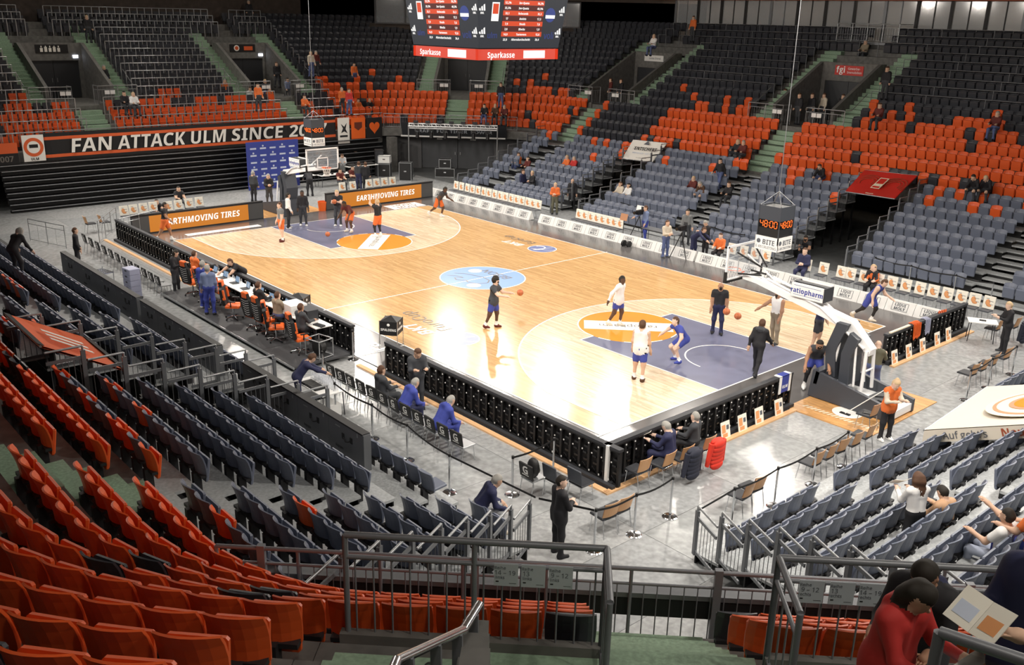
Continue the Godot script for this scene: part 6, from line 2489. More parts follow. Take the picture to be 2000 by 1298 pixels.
# ------------------------------------------------------------------ furniture further away
func furniture() -> void:
	# bottle table behind the bench
	var p := gp(628, 800)
	table("bench_table", "white table crowded with water bottles and black towels", Vector3(p.x, 0, p.z), 0.0, 1.5, 0.75)
	for i in 36:
		bottle(Vector3(p.x - 0.62 + 0.11 * (i % 12), 0.74, p.z - 0.3 + 0.11 * (i / 12)), "clear water bottle in the rows on the bench table", "bottles on the bench table")
	for i in 8:
		var g := G.new()
		g.rbox(Vector3.ZERO, Vector3(0.08, 0.05, 0.34), 0.015)
		single(g, "folded_towel", "black", "black folded towel in the row on the bench table", "towel", "towels on the bench table", Vector3(p.x - 0.42 + 0.1 * i, 0.768, p.z + 0.18))
	for i in 2:
		var g := G.new()
		g.bb(-0.3, 0.3, 0, 0.34, -0.25, 0.25)
		single(g, "storage_box", "charcoal" if i == 0 else "white", ["black crate below the bottle table", "white cool box below the bottle table"][i], "box", "", Vector3(p.x - 0.35 + 0.7 * i, 0, p.z))
	# crates
	var c0 := gp(262, 585)
	for k in 5:
		var o := thing("plastic_crate", "pale lilac plastic crate in the tall stack beside the bench row", "crate", Vector3(c0.x, 0.16 + 0.22 * k, c0.z), 0.1, "stacked plastic crates")
		var g := G.new()
		g.rbox(Vector3(0, 0.105, 0), Vector3(0.6, 0.21, 0.42), 0.02)
		part(g, "body", "grey_plastic", o)
		g = G.new()
		for s in [-1, 1]: g.bb(-0.1, 0.1, 0.1, 0.16, 0.205 * s - 0.01, 0.205 * s + 0.01)
		part(g, "handle", "pad_grey", o)
		g = G.new()
		for i in 4: g.bb(-0.26 + 0.16 * i, -0.22 + 0.16 * i, 0.02, 0.2, -0.215, 0.215)
		part(g, "rib", "grey_plastic", o)
	var dl := thing("dolly", "black wheeled dolly under the crate stack", "dolly", c0, 0.1)
	var g0 := G.new(); g0.bb(-0.31, 0.31, 0.1, 0.16, -0.22, 0.22)
	part(g0, "deck", "black", dl)
	for sx in [-1, 1]:
		for sz in [-1, 1]:
			g0 = G.new(); g0.cyl(Vector3(0.25 * sx - 0.02, 0.05, 0.17 * sz), Vector3(0.25 * sx + 0.02, 0.05, 0.17 * sz), 0.05, 0.05, 8)
			part(g0, "wheel", "black", dl)
	# cart with boxes and barrier by the crouching worker
	var cp := gp(205, 575)
	var ct := thing("wire_cart", "chrome wire cart beside the crate stack", "cart", cp, 0.2)
	for y in [0.2, 0.55, 0.9]:
		var g := G.new(); g.bb(-0.4, 0.4, y, y + 0.03, -0.25, 0.25)
		part(g, "shelf", "chrome", ct)
	for sx in [-1, 1]:
		for sz in [-1, 1]:
			var g := G.new(); g.cyl(Vector3(0.38 * sx, 0, 0.23 * sz), Vector3(0.38 * sx, 1.0, 0.23 * sz), 0.015, 0.015, 6)
			part(g, "post", "chrome", ct)
	for e in [[60, 440, 130, 455], [195, 445, 230, 415], [236, 440, 312, 420]]:
		var a := gp(e[0], e[1] + 30)
		var b := gp(e[2], e[3] + 30)
		var o := thing("barrier_frame", "light steel barrier frame in the corner beside the empty bench row", "barrier", Vector3.ZERO, 0.0, "steel barriers in the corner")
		baluster_run(o, a, b, 1.05, "steel", 0.02, 0.9)
	for e in [[178, 440], [206, 437]]:
		var w := gp(e[0], e[1] + 14)
		var cc := find_child("wooden_chair", false, false)
		copy_of(cc, w, PI, "wooden chair in the pair beside the barrier frames", "wooden chairs")
	# small white table at the end of the boards
	var tp := gp(1912, 665)
	table("small_table", "small white folding table with a phone beside the board end", Vector3(tp.x, 0, tp.z), 0.5, 0.95, 0.6)
	var gq := G.new(); gq.rbox(Vector3(0, 0.01, 0), Vector3(0.22, 0.03, 0.12), 0.008)
	single(gq, "headset", "black", "black headset lying on the small white table", "headset", "", Vector3(tp.x, 0.745, tp.z), 0.4)
	# tablet on the chair and mop
	gq = G.new(); gq.box(Vector3.ZERO, Vector3(0.26, 0.012, 0.18))
	single(gq, "tablet", "black_gloss", "black tablet lying on the wooden chair behind the basket", "tablet", "", gp(1690, 838) + Vector3(0, 0.495, 0), 0.3)
	var mp := thing("floor_mop", "floor mop with white handle beside the steward in the orange vest", "mop", gp(1650, 810))
	gq = G.new(); gq.cyl(Vector3(0, 0.05, 0), Vector3(0.9, 1.0, -0.5), 0.014, 0.014, 6)
	part(gq, "handle", "white", mp)
	gq = G.new(); gq.box(Vector3(0, 0.03, 0), Vector3(0.3, 0.05, 0.1))
	part(gq, "head", "black", mp)
	# backpack on the lettered chair
	var bp_ := thing("backpack", "black backpack standing on the lettered chair", "bag", gp(1040, 965) + Vector3(0, 0.47, 0), PI)
	gq = G.new(); gq.ball(Vector3(0, 0.22, 0.0), Vector3(0.17, 0.25, 0.13), 12, 8)
	part(gq, "body", "black", bp_)
	gq = G.new(); gq.ball(Vector3(0, 0.15, 0.1), Vector3(0.11, 0.12, 0.07), 10, 6)
	part(gq, "pocket", "charcoal", bp_)
	# press wall and press tables at the far end
	var bw := thing("press_wall", "tall blue sponsor wall behind the far basket", "backdrop", Vector3(-24.0, 0, -3.05), PI / 2)
	gq = G.new(); gq.bb(-1.75, 1.75, 0.05, 2.95, -0.04, 0.0)
	part(gq, "panel", "blue", bw)
	for i in 5:
		for k in 6:
			gq = G.new(); gq.bb(-1.5 + 0.65 * i, -1.1 + 0.65 * i, 0.4 + 0.42 * k, 0.5 + 0.42 * k, 0.0, 0.006)
			if (i + k) % 2 == 0: gq.cyl(Vector3(-1.3 + 0.65 * i, 0.6 + 0.42 * k, 0), Vector3(-1.3 + 0.65 * i, 0.6 + 0.42 * k, 0.006), 0.06, 0.06, 8)
			part(gq, "sponsor_mark", "logo_pale", bw)
	for s in [-1, 1]:
		gq = G.new(); gq.box(Vector3(1.4 * s, 0.03, 0), Vector3(0.08, 0.05, 0.7))
		part(gq, "foot", "steel", bw)
	for e in [[588, 366, 1.9, "long white press table beside the far basket"], [655, 362, 2.3, "long white press table with cameras behind the far basket"], [548, 356, 1.0, "short white press table in front of the blue wall"]]:
		var w := gp(e[0], e[1])
		table("press_table", e[3], w, PI / 2, e[2], 0.6)
	for i in 6:
		var w := gp(655, 362) + Vector3(0.1 * (i % 2), 0.74, 0.95 - 0.38 * i)
		var o := thing("photo_camera", "black photo camera on the long press table", "camera", w, 0.5 * i, "cameras on the press table")
		var g := G.new(); g.box(Vector3(0, 0.07, 0), Vector3(0.16, 0.12, 0.09))
		part(g, "body", "black", o)
		g = G.new(); g.cyl(Vector3(0, 0.07, 0.04), Vector3(0, 0.07, 0.2), 0.045, 0.05, 8)
		part(g, "lens", "black_gloss", o)
	var dj := gp(705, 350)
	table("mixing_desk", "white table with sound mixing desks next to the stage corner", dj, PI / 2, 2.3, 0.8, 0.95)
	for i in 3:
		var o := thing("mixer", "black sound mixer on the white table", "mixer", dj + Vector3(0, 0.95, -0.7 + 0.7 * i), PI / 2, "sound mixers")
		var g := G.new(); g.box(Vector3(0, 0.05, 0), Vector3(0.6, 0.1, 0.5), Basis(Vector3.RIGHT, 0.1))
		part(g, "body", "black", o)
		g = G.new()
		for k in 12: g.box(Vector3(-0.24 + 0.09 * (k % 6), 0.11, -0.1 + 0.18 * (k / 6)), Vector3(0.03, 0.02, 0.06))
		part(g, "faders", "steel", o).set_meta("kind", "stuff")
	for e in [[752, 345, 0.7, 0.9, "black flight case with silver edges beside the mixing table", "black"], [752, 345, -1, 0.5, "white framed amplifier on the flight case", "white"], [793, 352, 0.7, 1.2, "black flight case stack by the truss post", "black"], [870, 345, 1.2, 0.6, "large black flight case in front of the grey gate", "black"], [870, 345, -1, 0.6, "black flight case on top of another at the grey gate", "black"]]:
		var w := gp(e[0], e[1])
		var y := 0.0
		if e[2] < 0: y = 0.93 if e[5] == "white" else 0.62
		flight_case(Vector3(w.x, y, w.z), 0.8 if e[2] < 1.0 else 1.3, e[3], e[4], e[5])
	flight_case(gp(1132, 400), 0.6, 0.5, "black flight case with silver edges in the passage under the white canopy", "black")
	var sp := thing("loudspeaker", "tall black loudspeaker standing by the bleacher end", "loudspeaker", Vector3(-24.6, 0, -11.2), PI / 3)
	gq = G.new(); gq.rbox(Vector3(0, 0.9, 0), Vector3(0.6, 1.8, 0.5), 0.04)
	part(gq, "cabinet", "black", sp)
	gq = G.new(); gq.bb(-0.26, 0.26, 0.1, 1.7, 0.25, 0.262)
	part(gq, "grille", "charcoal", sp)
	# orange bin and speaker cloth by the far basket
	gq = G.new(); gq.lathe(Vector3.ZERO, [Vector2(0.001, 0), Vector2(0.2, 0), Vector2(0.25, 0.55), Vector2(0.22, 0.55), Vector2(0.2, 0.1), Vector2(0.001, 0.1)], 14)
	single(gq, "bucket", "orange", "orange bucket beside the end of the second perimeter screen", "bucket", "", gp(630, 412))
	# video cameras on tripods at the far side
	for e in [[1246, 470, "black video camera on a tripod beside the man in blue overalls"], [1328, 505, "black video camera on a tripod in front of the white board"]]:
		var o := thing("video_tripod", e[2], "camera", gp(e[0], e[1]))
		for i in 3:
			var a := TAU * i / 3 + 0.3
			var g := G.new(); g.cyl(Vector3(0.5 * cos(a), 0, 0.5 * sin(a)), Vector3(0, 1.25, 0), 0.02, 0.025, 6)
			part(g, "leg", "black", o)
		var g := G.new(); g.box(Vector3(0, 1.45, 0), Vector3(0.16, 0.22, 0.42))
		part(g, "body", "black", o)
		g = G.new(); g.cyl(Vector3(0, 1.45, 0.2), Vector3(0, 1.45, 0.42), 0.07, 0.08, 10)
		part(g, "lens", "black_gloss", o)
		g = G.new(); g.box(Vector3(0.02, 1.62, -0.2), Vector3(0.2, 0.16, 0.03))
		part(g, "viewfinder", "charcoal", o)
	table("commentary_table", "small table with cables beside the camera crew", gp(1290, 478), 0.0, 2.2, 0.6, 0.72, "steel_paint")
	for e in [[1216, 470, "brown music stand next to the tripod", "rust_pale"], [1247, 452, "white music stand next to the tripod", "white"]]:
		var o := thing("music_stand", e[2], "stand", gp(e[0], e[1]))
		var g := G.new(); g.cyl(Vector3(0, 0, 0), Vector3(0, 1.1, 0), 0.015, 0.015, 6); g.cyl(Vector3(-0.25, 0, 0), Vector3(0.25, 0, 0.1), 0.015, 0.015, 6)
		part(g, "pole", "black", o)
		g = G.new(); g.box(Vector3(0, 1.2, 0), Vector3(0.45, 0.34, 0.02), Basis(Vector3.RIGHT, -0.3))
		part(g, "desk", e[3], o)
	# two wheels of cable drums
	for e in [[1218, 481], [1228, 483]]:
		var g := G.new(); g.cyl(Vector3(-0.05, 0.16, 0), Vector3(0.05, 0.16, 0), 0.16, 0.16, 14)
		single(g, "cable_drum", "black", "black round cable drum at the foot of the brown stand", "cable drum", "cable drums", gp(e[0], e[1]))
func flight_case(p: Vector3, w: float, h: float, label: String, m: String) -> void:
	var o := thing("flight_case", label, "case", p, PI / 4)
	var g := G.new()
	g.bb(-w / 2, w / 2, 0.02, h, -0.3, 0.3)
	part(g, "body", m, o)
	g = G.new()
	for sx in [-1, 1]:
		for sz in [-1, 1]:
			g.box(Vector3(w / 2 * sx, h / 2 + 0.01, 0.3 * sz), Vector3(0.035, h, 0.035))
	for y in [0.03, h - 0.01]:
		for s in [-1, 1]:
			g.box(Vector3(0, y, 0.3 * s), Vector3(w, 0.035, 0.035))
			g.box(Vector3(w / 2 * s, y, 0), Vector3(0.035, 0.035, 0.6))
	part(g, "edge_frame", "steel", o)
	g = G.new()
	g.bb(-0.08, 0.08, h * 0.5, h * 0.5 + 0.08, 0.3, 0.315)
	part(g, "handle", "chrome", o)

# ------------------------------------------------------------------ people
const TONE := {
	skin = [0.62, 0.40, 0.29], pale = [0.72, 0.50, 0.39], tan_skin = [0.40, 0.22, 0.14], dark_skin = [0.10, 0.052, 0.033],
	black = [0.014, 0.014, 0.016], charcoal = [0.045, 0.048, 0.055], navy = [0.02, 0.026, 0.075], blue = [0.045, 0.065, 0.33], steel_blue = [0.17, 0.22, 0.38],
	white = [0.78, 0.78, 0.77], cream = [0.62, 0.55, 0.45], grey = [0.18, 0.185, 0.19], orange = [0.72, 0.16, 0.035], red = [0.5, 0.03, 0.025], crimson = [0.30, 0.022, 0.035],
	brown = [0.09, 0.04, 0.022], jeans = [0.09, 0.12, 0.26], olive = [0.12, 0.115, 0.075], tan = [0.56, 0.34, 0.20], maroon = [0.11, 0.018, 0.015], blond = [0.55, 0.40, 0.24],
	dark_hair = [0.016, 0.012, 0.010], grey_hair = [0.32, 0.31, 0.29], denim_light = [0.33, 0.37, 0.47], khaki = [0.27, 0.22, 0.16], lightgrey = [0.5, 0.51, 0.53],
}
func tone(k: String) -> Color:
	var c: Array = TONE[k]
	return Color(c[0], c[1], c[2])

class Bone:
	var a: Vector3
	var b: Vector3
	var ra: float
	var rb: float
	var c0: Color
	var c1: Color
	var split := 2.0
	func _init(a_: Vector3, b_: Vector3, ra_: float, rb_: float, c: Color, c2 = null, sp := 2.0) -> void:
		a = a_; b = b_; ra = ra_; rb = rb_; c0 = c
		c1 = c2 if c2 != null else c
		split = sp

# smooth union of tapered capsules, meshed as surface nets into g
func skin_bones(bones: Array, cell: float, g: G, K: float) -> void:
	var lo := Vector3.ONE * 1e9
	var hi := Vector3.ONE * -1e9
	for bn: Bone in bones:
		var r := maxf(bn.ra, bn.rb) + cell * 2.0
		lo = lo.min(bn.a - Vector3.ONE * r).min(bn.b - Vector3.ONE * r)
		hi = hi.max(bn.a + Vector3.ONE * r).max(bn.b + Vector3.ONE * r)
	var nx := int((hi.x - lo.x) / cell) + 2
	var ny := int((hi.y - lo.y) / cell) + 2
	var nz := int((hi.z - lo.z) / cell) + 2
	var nn := nx * ny * nz
	var F := PackedFloat32Array(); F.resize(nn)
	var D := PackedFloat32Array(); D.resize(nn); D.fill(9.0)
	var B := PackedInt32Array(); B.resize(nn)
	var cols := []
	var margin := maxf(0.05, cell * 2.2)
	for bn: Bone in bones:
		var i0 := cols.size()
		cols.append(bn.c0)
		cols.append(bn.c1)
		var r := maxf(bn.ra, bn.rb) + margin
		var l := ((bn.a.min(bn.b) - Vector3.ONE * r - lo) / cell)
		var h := ((bn.a.max(bn.b) + Vector3.ONE * r - lo) / cell)
		var x0 := maxi(0, int(l.x)); var x1 := mini(nx - 1, int(h.x) + 1)
		var y0 := maxi(0, int(l.y)); var y1 := mini(ny - 1, int(h.y) + 1)
		var z0 := maxi(0, int(l.z)); var z1 := mini(nz - 1, int(h.z) + 1)
		var ab := bn.b - bn.a
		var il := 1.0 / maxf(ab.length_squared(), 1e-9)
		var dr := bn.rb - bn.ra
		for iz in range(z0, z1 + 1):
			for iy in range(y0, y1 + 1):
				var base := (iz * ny + iy) * nx
				for ix in range(x0, x1 + 1):
					var p := lo + Vector3(ix, iy, iz) * cell - bn.a
					var t := clampf(p.dot(ab) * il, 0.0, 1.0)
					var d := (p - ab * t).length() - bn.ra - dr * t
					if d < margin:
						var id := base + ix
						F[id] += exp(-K * d)
						if d < D[id]:
							D[id] = d
							B[id] = i0 + (1 if t >= bn.split else 0)
	var V := PackedInt32Array(); V.resize(nn); V.fill(-1)
	var pos := PackedVector3Array()
	var nor := PackedVector3Array()
	var sx := 1
	var sy := nx
	var sz := nx * ny
	var far := cell * 1.9 + 0.03
	for iz in nz - 1:
		for iy in ny - 1:
			var base := (iz * ny + iy) * nx
			for ix in nx - 1:
				var id := base + ix
				var dd := D[id]
				if dd > far or dd < -far - 0.05: continue
				var f0 := F[id] - 1.0; var f1 := F[id + sx] - 1.0
				var f2 := F[id + sy] - 1.0; var f3 := F[id + sx + sy] - 1.0
				var f4 := F[id + sz] - 1.0; var f5 := F[id + sx + sz] - 1.0
				var f6 := F[id + sy + sz] - 1.0; var f7 := F[id + sx + sy + sz] - 1.0
				var m := int(f0 > 0) + int(f1 > 0) + int(f2 > 0) + int(f3 > 0) + int(f4 > 0) + int(f5 > 0) + int(f6 > 0) + int(f7 > 0)
				if m == 0 or m == 8: continue
				var q := Vector3.ZERO
				var k := 0
				var e := [f0, f1, f2, f3, f4, f5, f6, f7]
				for ed in [[0, 1], [2, 3], [4, 5], [6, 7], [0, 2], [1, 3], [4, 6], [5, 7], [0, 4], [1, 5], [2, 6], [3, 7]]:
					var u: float = e[ed[0]]
					var w: float = e[ed[1]]
					if (u > 0) != (w > 0):
						var lu := log(u + 1.0 + 1e-6)
						var lw := log(w + 1.0 + 1e-6)
						var t := clampf(lu / (lu - lw), 0.02, 0.98)
						var a: int = ed[0]
						var b: int = ed[1]
						q += Vector3(a & 1, (a >> 1) & 1, a >> 2).lerp(Vector3(b & 1, (b >> 1) & 1, b >> 2), t)
						k += 1
				q /= k
				V[id] = pos.size()
				pos.append(lo + (Vector3(ix, iy, iz) + q) * cell)
				var l0 := minf(f0, 3.0); var l1 := minf(f1, 3.0); var l2 := minf(f2, 3.0); var l3 := minf(f3, 3.0)
				var l4 := minf(f4, 3.0); var l5 := minf(f5, 3.0); var l6 := minf(f6, 3.0); var l7 := minf(f7, 3.0)
				var gx := (l1 + l3 + l5 + l7) - (l0 + l2 + l4 + l6)
				var gy := (l2 + l3 + l6 + l7) - (l0 + l1 + l4 + l5)
				var gz := (l4 + l5 + l6 + l7) - (l0 + l1 + l2 + l3)
				nor.append(-Vector3(gx, gy, gz).normalized())
	g.use_col = true
	for iz in range(1, nz - 1):
		for iy in range(1, ny - 1):
			var base := (iz * ny + iy) * nx
			for ix in range(1, nx - 1):
				var id := base + ix
				var v0 := V[id]
				if v0 < 0: continue
				var fin := F[id] > 1.0
				for ax in 3:
					var st: int = [sx, sy, sz][ax]
					var fo := F[id + st] > 1.0
					if fin == fo: continue
					var s1: int = [sy, sz, sx][ax]
					var s2: int = [sz, sx, sy][ax]
					var a := V[id]
					var b := V[id - s1]
					var c := V[id - s1 - s2]
					var d := V[id - s2]
					if a < 0 or b < 0 or c < 0 or d < 0: continue
					g.col = cols[B[id] if fin else B[id + st]]
					if fin:
						g.tri(pos[a], pos[b], pos[c], nor[a], nor[b], nor[c])
						g.tri(pos[a], pos[c], pos[d], nor[a], nor[c], nor[d])
					else:
						g.tri(pos[a], pos[c], pos[b], nor[a], nor[c], nor[b])
						g.tri(pos[a], pos[d], pos[c], nor[a], nor[d], nor[c])

const POSES := {
	stand = {},
	relaxed = {aL = [8, 10, 12, 0.0], aR = [4, 8, 18, 0.0], lL = [3, 5, 4], lR = [-4, 4, 4]},
	fold = {aL = [18, 8, 70, 1.3], aR = [22, 8, 74, 1.3]},
	phone = {aL = [30, 6, 80, 0.35], aR = [25, 6, 85, 0.35], head = 28, lean = 4},
	read = {aL = [32, 10, 62, 0.25], aR = [32, 10, 62, 0.25], head = 38, lean = 8},
	catch_ = {aL = [42, 14, 48, 0.1], aR = [50, 12, 40, 0.1], lL = [10, 6, 12], lR = [-10, 6, 10], lean = 4},
	walk = {aL = [-25, 10, 20, 0.0], aR = [25, 8, 25, 0.0], lL = [20, 4, 12], lR = [-18, 4, 14], lean = 5},
	back_arm = {aL = [-10, 8, 14, 0.0], aR = [-28, 38, 16, 0.0], lL = [10, 5, 18], lR = [-8, 6, 20], lean = 6},
	reach = {aL = [10, 10, 20, 0.0], aR = [48, 24, 18, 0.0], lL = [5, 5, 6], lR = [-5, 5, 6]},
	crouch = {aL = [20, 40, 30, 0.0], aR = [30, 48, 25, 0.0], lL = [62, 14, 82], lR = [48, 14, 78], lean = 34, head = -14},
	bend = {aL = [28, 16, 24, 0.0], aR = [22, 16, 26, 0.0], lL = [30, 10, 34], lR = [14, 12, 22], lean = 42, head = 12},
	lean = {aL = [62, 10, 8, 0.1], aR = [70, 12, 6, 0.1], lL = [6, 5, 6], lR = [2, 5, 4], lean = 52, head = 0},
	shoot = {aL = [120, 12, 60, 0.2], aR = [130, 10, 60, 0.2], lL = [14, 6, 22], lR = [6, 6, 16]},
	sit = {sit = 0.47, aL = [32, 8, 55, 0.3], aR = [32, 8, 55, 0.3], lL = [84, 7, 84], lR = [84, 7, 84]},
	sit_lean = {sit = 0.47, aL = [18, 10, 48, 0.35], aR = [22, 10, 50, 0.35], lL = [82, 10, 84], lR = [82, 10, 80], lean = 32, head = 14},
	sit_read = {sit = 0.47, aL = [36, 8, 66, 0.3], aR = [36, 8, 66, 0.3], lL = [84, 6, 84], lR = [92, 4, 70], lean = 6, head = 34},
	sit_fold = {sit = 0.47, aL = [18, 8, 70, 1.2], aR = [22, 8, 74, 1.2], lL = [84, 8, 84], lR = [84, 8, 80], lean = -4},
	sit_reach = {sit = 0.47, aL = [95, 24, 10, 0.0], aR = [40, 8, 50, 0.3], lL = [84, 7, 84], lR = [84, 7, 84]},
	kneel = {aL = [40, 12, 70, 0.3], aR = [40, 12, 70, 0.3], lL = [85, 10, 95], lR = [5, 8, 92], lean = 14, head = 10},
	squat = {aL = [50, 10, 40, 0.4], aR = [50, 10, 40, 0.4], lL = [112, 16, 140], lR = [108, 16, 138], lean = 28, head = -8},
	leap = {aL = [30, 14, 40, 0.0], aR = [-14, 10, 30, 0.0], lL = [24, 5, 40], lR = [-22, 5, 30], lean = 34, head = 10},
}
# dr: dress, s: shirt, p: trousers, sk: skin, h: hair, sl: sleeve 0..2, lg: trouser length 0..2, sh: shoes, det: detail
func person(label: String, where: Vector3, yaw: float, pose: String, h: float, s: String, p: String, sk := "skin", hair := "brown", sl := 2.0, lg := 2.0, opt := {}) -> MeshInstance3D:
	var P: Dictionary = POSES[pose]
	var k := h / 1.76
	var S := tone(s)
	var Q := tone(p)
	var K := tone(sk)
	var Hc := tone(hair if hair != "bald" else sk)
	var shoe := tone(opt.get("shoe", "black"))
	var leg_skin := tone(opt.get("leg", sk))
	var sock := tone(opt.get("sock", opt.get("leg", sk)))
	var arm_skin := tone(opt.get("under", sk))
	var fat: float = opt.get("bulk", 1.0)
	var bones := []
	# legs
	var hip := Vector3.ZERO
	var ankles := []
	var low := 1e9
	var lg_d := []
	for e in [["lL", 1.0], ["lR", -1.0]]:
		var a: Array = P.get(e[0], [2, 4, 3])
		var f := deg_to_rad(a[0])
		var o := deg_to_rad(a[1])
		var kn := deg_to_rad(a[2])
		var side: float = e[1]
		var td := Vector3(sin(o) * side, -cos(f) * cos(o), sin(f) * cos(o))
		var sd := Vector3(sin(o) * side * 0.4, -cos(f - kn), sin(f - kn)).normalized()
		var j0 := Vector3(0.085 * side, -0.02, 0)
		var j1 := j0 + td * 0.43
		var j2 := j1 + sd * 0.42
		lg_d.append([j0, j1, j2, sd, side])
		low = minf(low, j2.y - 0.075)
		if pose == "kneel": low = minf(low, j1.y - 0.06)
	var hy: float = -low
	if P.has("sit"): hy = (P.sit + opt.get("seat", 0.0)) / k + 0.10
	hip = Vector3(0, hy, 0)
	for e in lg_d:
		var j0: Vector3 = e[0] + hip
		var j1: Vector3 = e[1] + hip
		var j2: Vector3 = e[2] + hip
		if P.has("sit") and j2.y < 0.07: j2.y = 0.07
		var loose := 1.12 if lg > 1.5 else 1.0
		bones.append(Bone.new(j0, j1, 0.092 * fat, 0.066 * loose, Q, leg_skin, lg if lg < 1.0 else 2.0))
		if lg < 1.0:      # loose shorts
			bones.append(Bone.new(j0, j0.lerp(j1, lg * 0.92), 0.098, 0.096, Q))
		bones.append(Bone.new(j1, j2, 0.06 * loose, 0.042 * (1.25 if lg > 1.5 else 1.0), Q if lg > 1.0 else leg_skin, sock if lg < 1.5 else Q, 0.7))
		var fw := Vector3(0.12 * e[4], 0, 1).normalized()
		var heel := j2 + Vector3(0, -0.035, 0) - fw * 0.03
		var toe := j2 + Vector3(0, -0.042, 0) + fw * 0.15
		var sd: Vector3 = e[3]
		if sd.z < -0.5 and j2.y > 0.12:     # heel lifted behind
			toe = j2 + Vector3(0, -0.13, 0.06)
		bones.append(Bone.new(heel, toe, 0.045, 0.036, shoe))
		bones.append(Bone.new(j2, heel + fw * 0.05, 0.045, 0.045, shoe))
	# trunk
	var ln := deg_to_rad(P.get("lean", 0.0) + opt.get("lean", 0.0))
	var tb := Basis(Vector3.RIGHT, ln)
	var T := func(v: Vector3) -> Vector3: return hip + tb * v
	bones.append(Bone.new(hip + Vector3(-0.07, 0.0, 0), hip + Vector3(0.07, 0.0, 0), 0.118 * fat, 0.118 * fat, Q))
	for sd in [-1.0, 1.0]:
		bones.append(Bone.new(T.call(Vector3(0.06 * sd, 0.09, 0.0)), T.call(Vector3(0.095 * sd, 0.40, 0.005)), 0.112 * fat, 0.105 * fat, S))
	if opt.get("hem", 0.0) > 0.0:
		bones.append(Bone.new(T.call(Vector3(-0.06, 0.05, 0)), hip + Vector3(-0.065, -opt.hem, 0.01), 0.128 * fat, 0.134 * fat, S))
		bones.append(Bone.new(T.call(Vector3(0.06, 0.05, 0)), hip + Vector3(0.065, -opt.hem, 0.01), 0.128 * fat, 0.134 * fat, S))
	bones.append(Bone.new(T.call(Vector3(-0.14, 0.455, 0)), T.call(Vector3(0.14, 0.455, 0)), 0.066 * fat, 0.066 * fat, S))
	bones.append(Bone.new(T.call(Vector3(0, 0.47, -0.005)), T.call(Vector3(0, 0.56, 0.015)), 0.058, 0.052, S if opt.has("hood") else K, K, 0.3))
	if opt.has("hood"):
		bones.append(Bone.new(T.call(Vector3(-0.06, 0.50, -0.075)), T.call(Vector3(0.06, 0.50, -0.075)), 0.055, 0.055, tone(opt.hood)))
	# head
	var hp := deg_to_rad(P.get("head", 0.0) + opt.get("head", 0.0))
	var hb := Basis(Vector3.UP, deg_to_rad(opt.get("look", 0.0))) * Basis(Vector3.RIGHT, ln * 0.35 + hp)
	var neck: Vector3 = T.call(Vector3(0, 0.56, 0.015))
	var Hd := func(v: Vector3) -> Vector3: return neck + hb * v
	bones.append(Bone.new(Hd.call(Vector3(0, 0.045, 0.03)), Hd.call(Vector3(0, 0.115, 0.012)), 0.068, 0.082, K))
	bones.append(Bone.new(Hd.call(Vector3(0, 0.03, 0.055)), Hd.call(Vector3(0, 0.06, 0.06)), 0.045, 0.05, tone("dark_hair") if opt.get("beard", false) else K))
	if hair != "bald":
		bones.append(Bone.new(Hd.call(Vector3(0, 0.10, -0.022)), Hd.call(Vector3(0, 0.152, 0.008)), 0.084, 0.078, Hc))
		match opt.get("style", ""):
			"long":
				for x in [-0.06, 0.0, 0.06]:
					bones.append(Bone.new(Hd.call(Vector3(x, 0.11, -0.045)), Hd.call(Vector3(x * 1.1, 0.03, -0.05)), 0.052, 0.05, Hc))
					bones.append(Bone.new(Hd.call(Vector3(x * 1.1, 0.03, -0.05)), Hd.call(Vector3(x * 1.3, 0.0, -0.05)) + Vector3(0, -0.24, -0.02), 0.05, 0.038, Hc))
			"afro":
				bones.append(Bone.new(Hd.call(Vector3(0, 0.13, -0.02)), Hd.call(Vector3(0, 0.17, 0.0)), 0.105, 0.1, Hc))
			"bun":
				bones.append(Bone.new(Hd.call(Vector3(0, 0.2, -0.05)), Hd.call(Vector3(0, 0.23, -0.06)), 0.035, 0.035, Hc))
			"bob":
				for x in [-0.075, 0.075, 0.0]:
					bones.append(Bone.new(Hd.call(Vector3(x, 0.11, -0.03)), Hd.call(Vector3(x * 1.15, 0.03, -0.035)) + Vector3(0, -0.07, 0), 0.048, 0.04, Hc))
	# arms and hands
	var hands := []
	for e in [["aL", 1.0], ["aR", -1.0]]:
		var a: Array = P.get(e[0], [4, 9, 14, 0.0])
		if opt.has(e[0]): a = opt[e[0]]
		var side: float = e[1]
		var f := deg_to_rad(a[0])
		var o := deg_to_rad(a[1])
		var el := deg_to_rad(a[2])
		var j0: Vector3 = T.call(Vector3(0.185 * side, 0.44, 0))
		var ud := tb.inverse() * Vector3.ZERO
		ud = Basis(Vector3.RIGHT, ln * 0.25) * Vector3(sin(o) * side, -cos(f) * cos(o), sin(f) * cos(o))
		var fd := Basis(Vector3.RIGHT, ln * 0.25) * Vector3(sin(o) * side * 0.5 - side * float(a[3]), -cos(f + el), sin(f + el)).normalized()
		var j1 := j0 + ud * 0.285
		var j2 := j1 + fd * 0.25
		var slv := S if sl > 0.0 else K
		var sk2 := arm_skin
		bones.append(Bone.new(j0, j1, 0.06 * (fat if sl > 0 else 1.0), 0.047 * (1.1 if sl > 1.0 else 1.0), slv, sk2, sl if sl < 1.0 else 2.0))
		if sl > 0.3 and sl < 1.0:
			bones.append(Bone.new(j0, j0.lerp(j1, sl * 0.9), 0.066, 0.064, S))
		bones.append(Bone.new(j1, j2, 0.045 * (1.12 if sl > 1.0 else 1.0), 0.033 * (1.2 if sl > 1.0 else 1.0), S if sl > 1.0 else sk2, K, 2.0 if sl < 1.0 else 0.95))
		hands.append([j2, fd, side])
		bones.append(Bone.new(j2 + fd * 0.01, j2 + fd * 0.085, 0.03, 0.036, K))
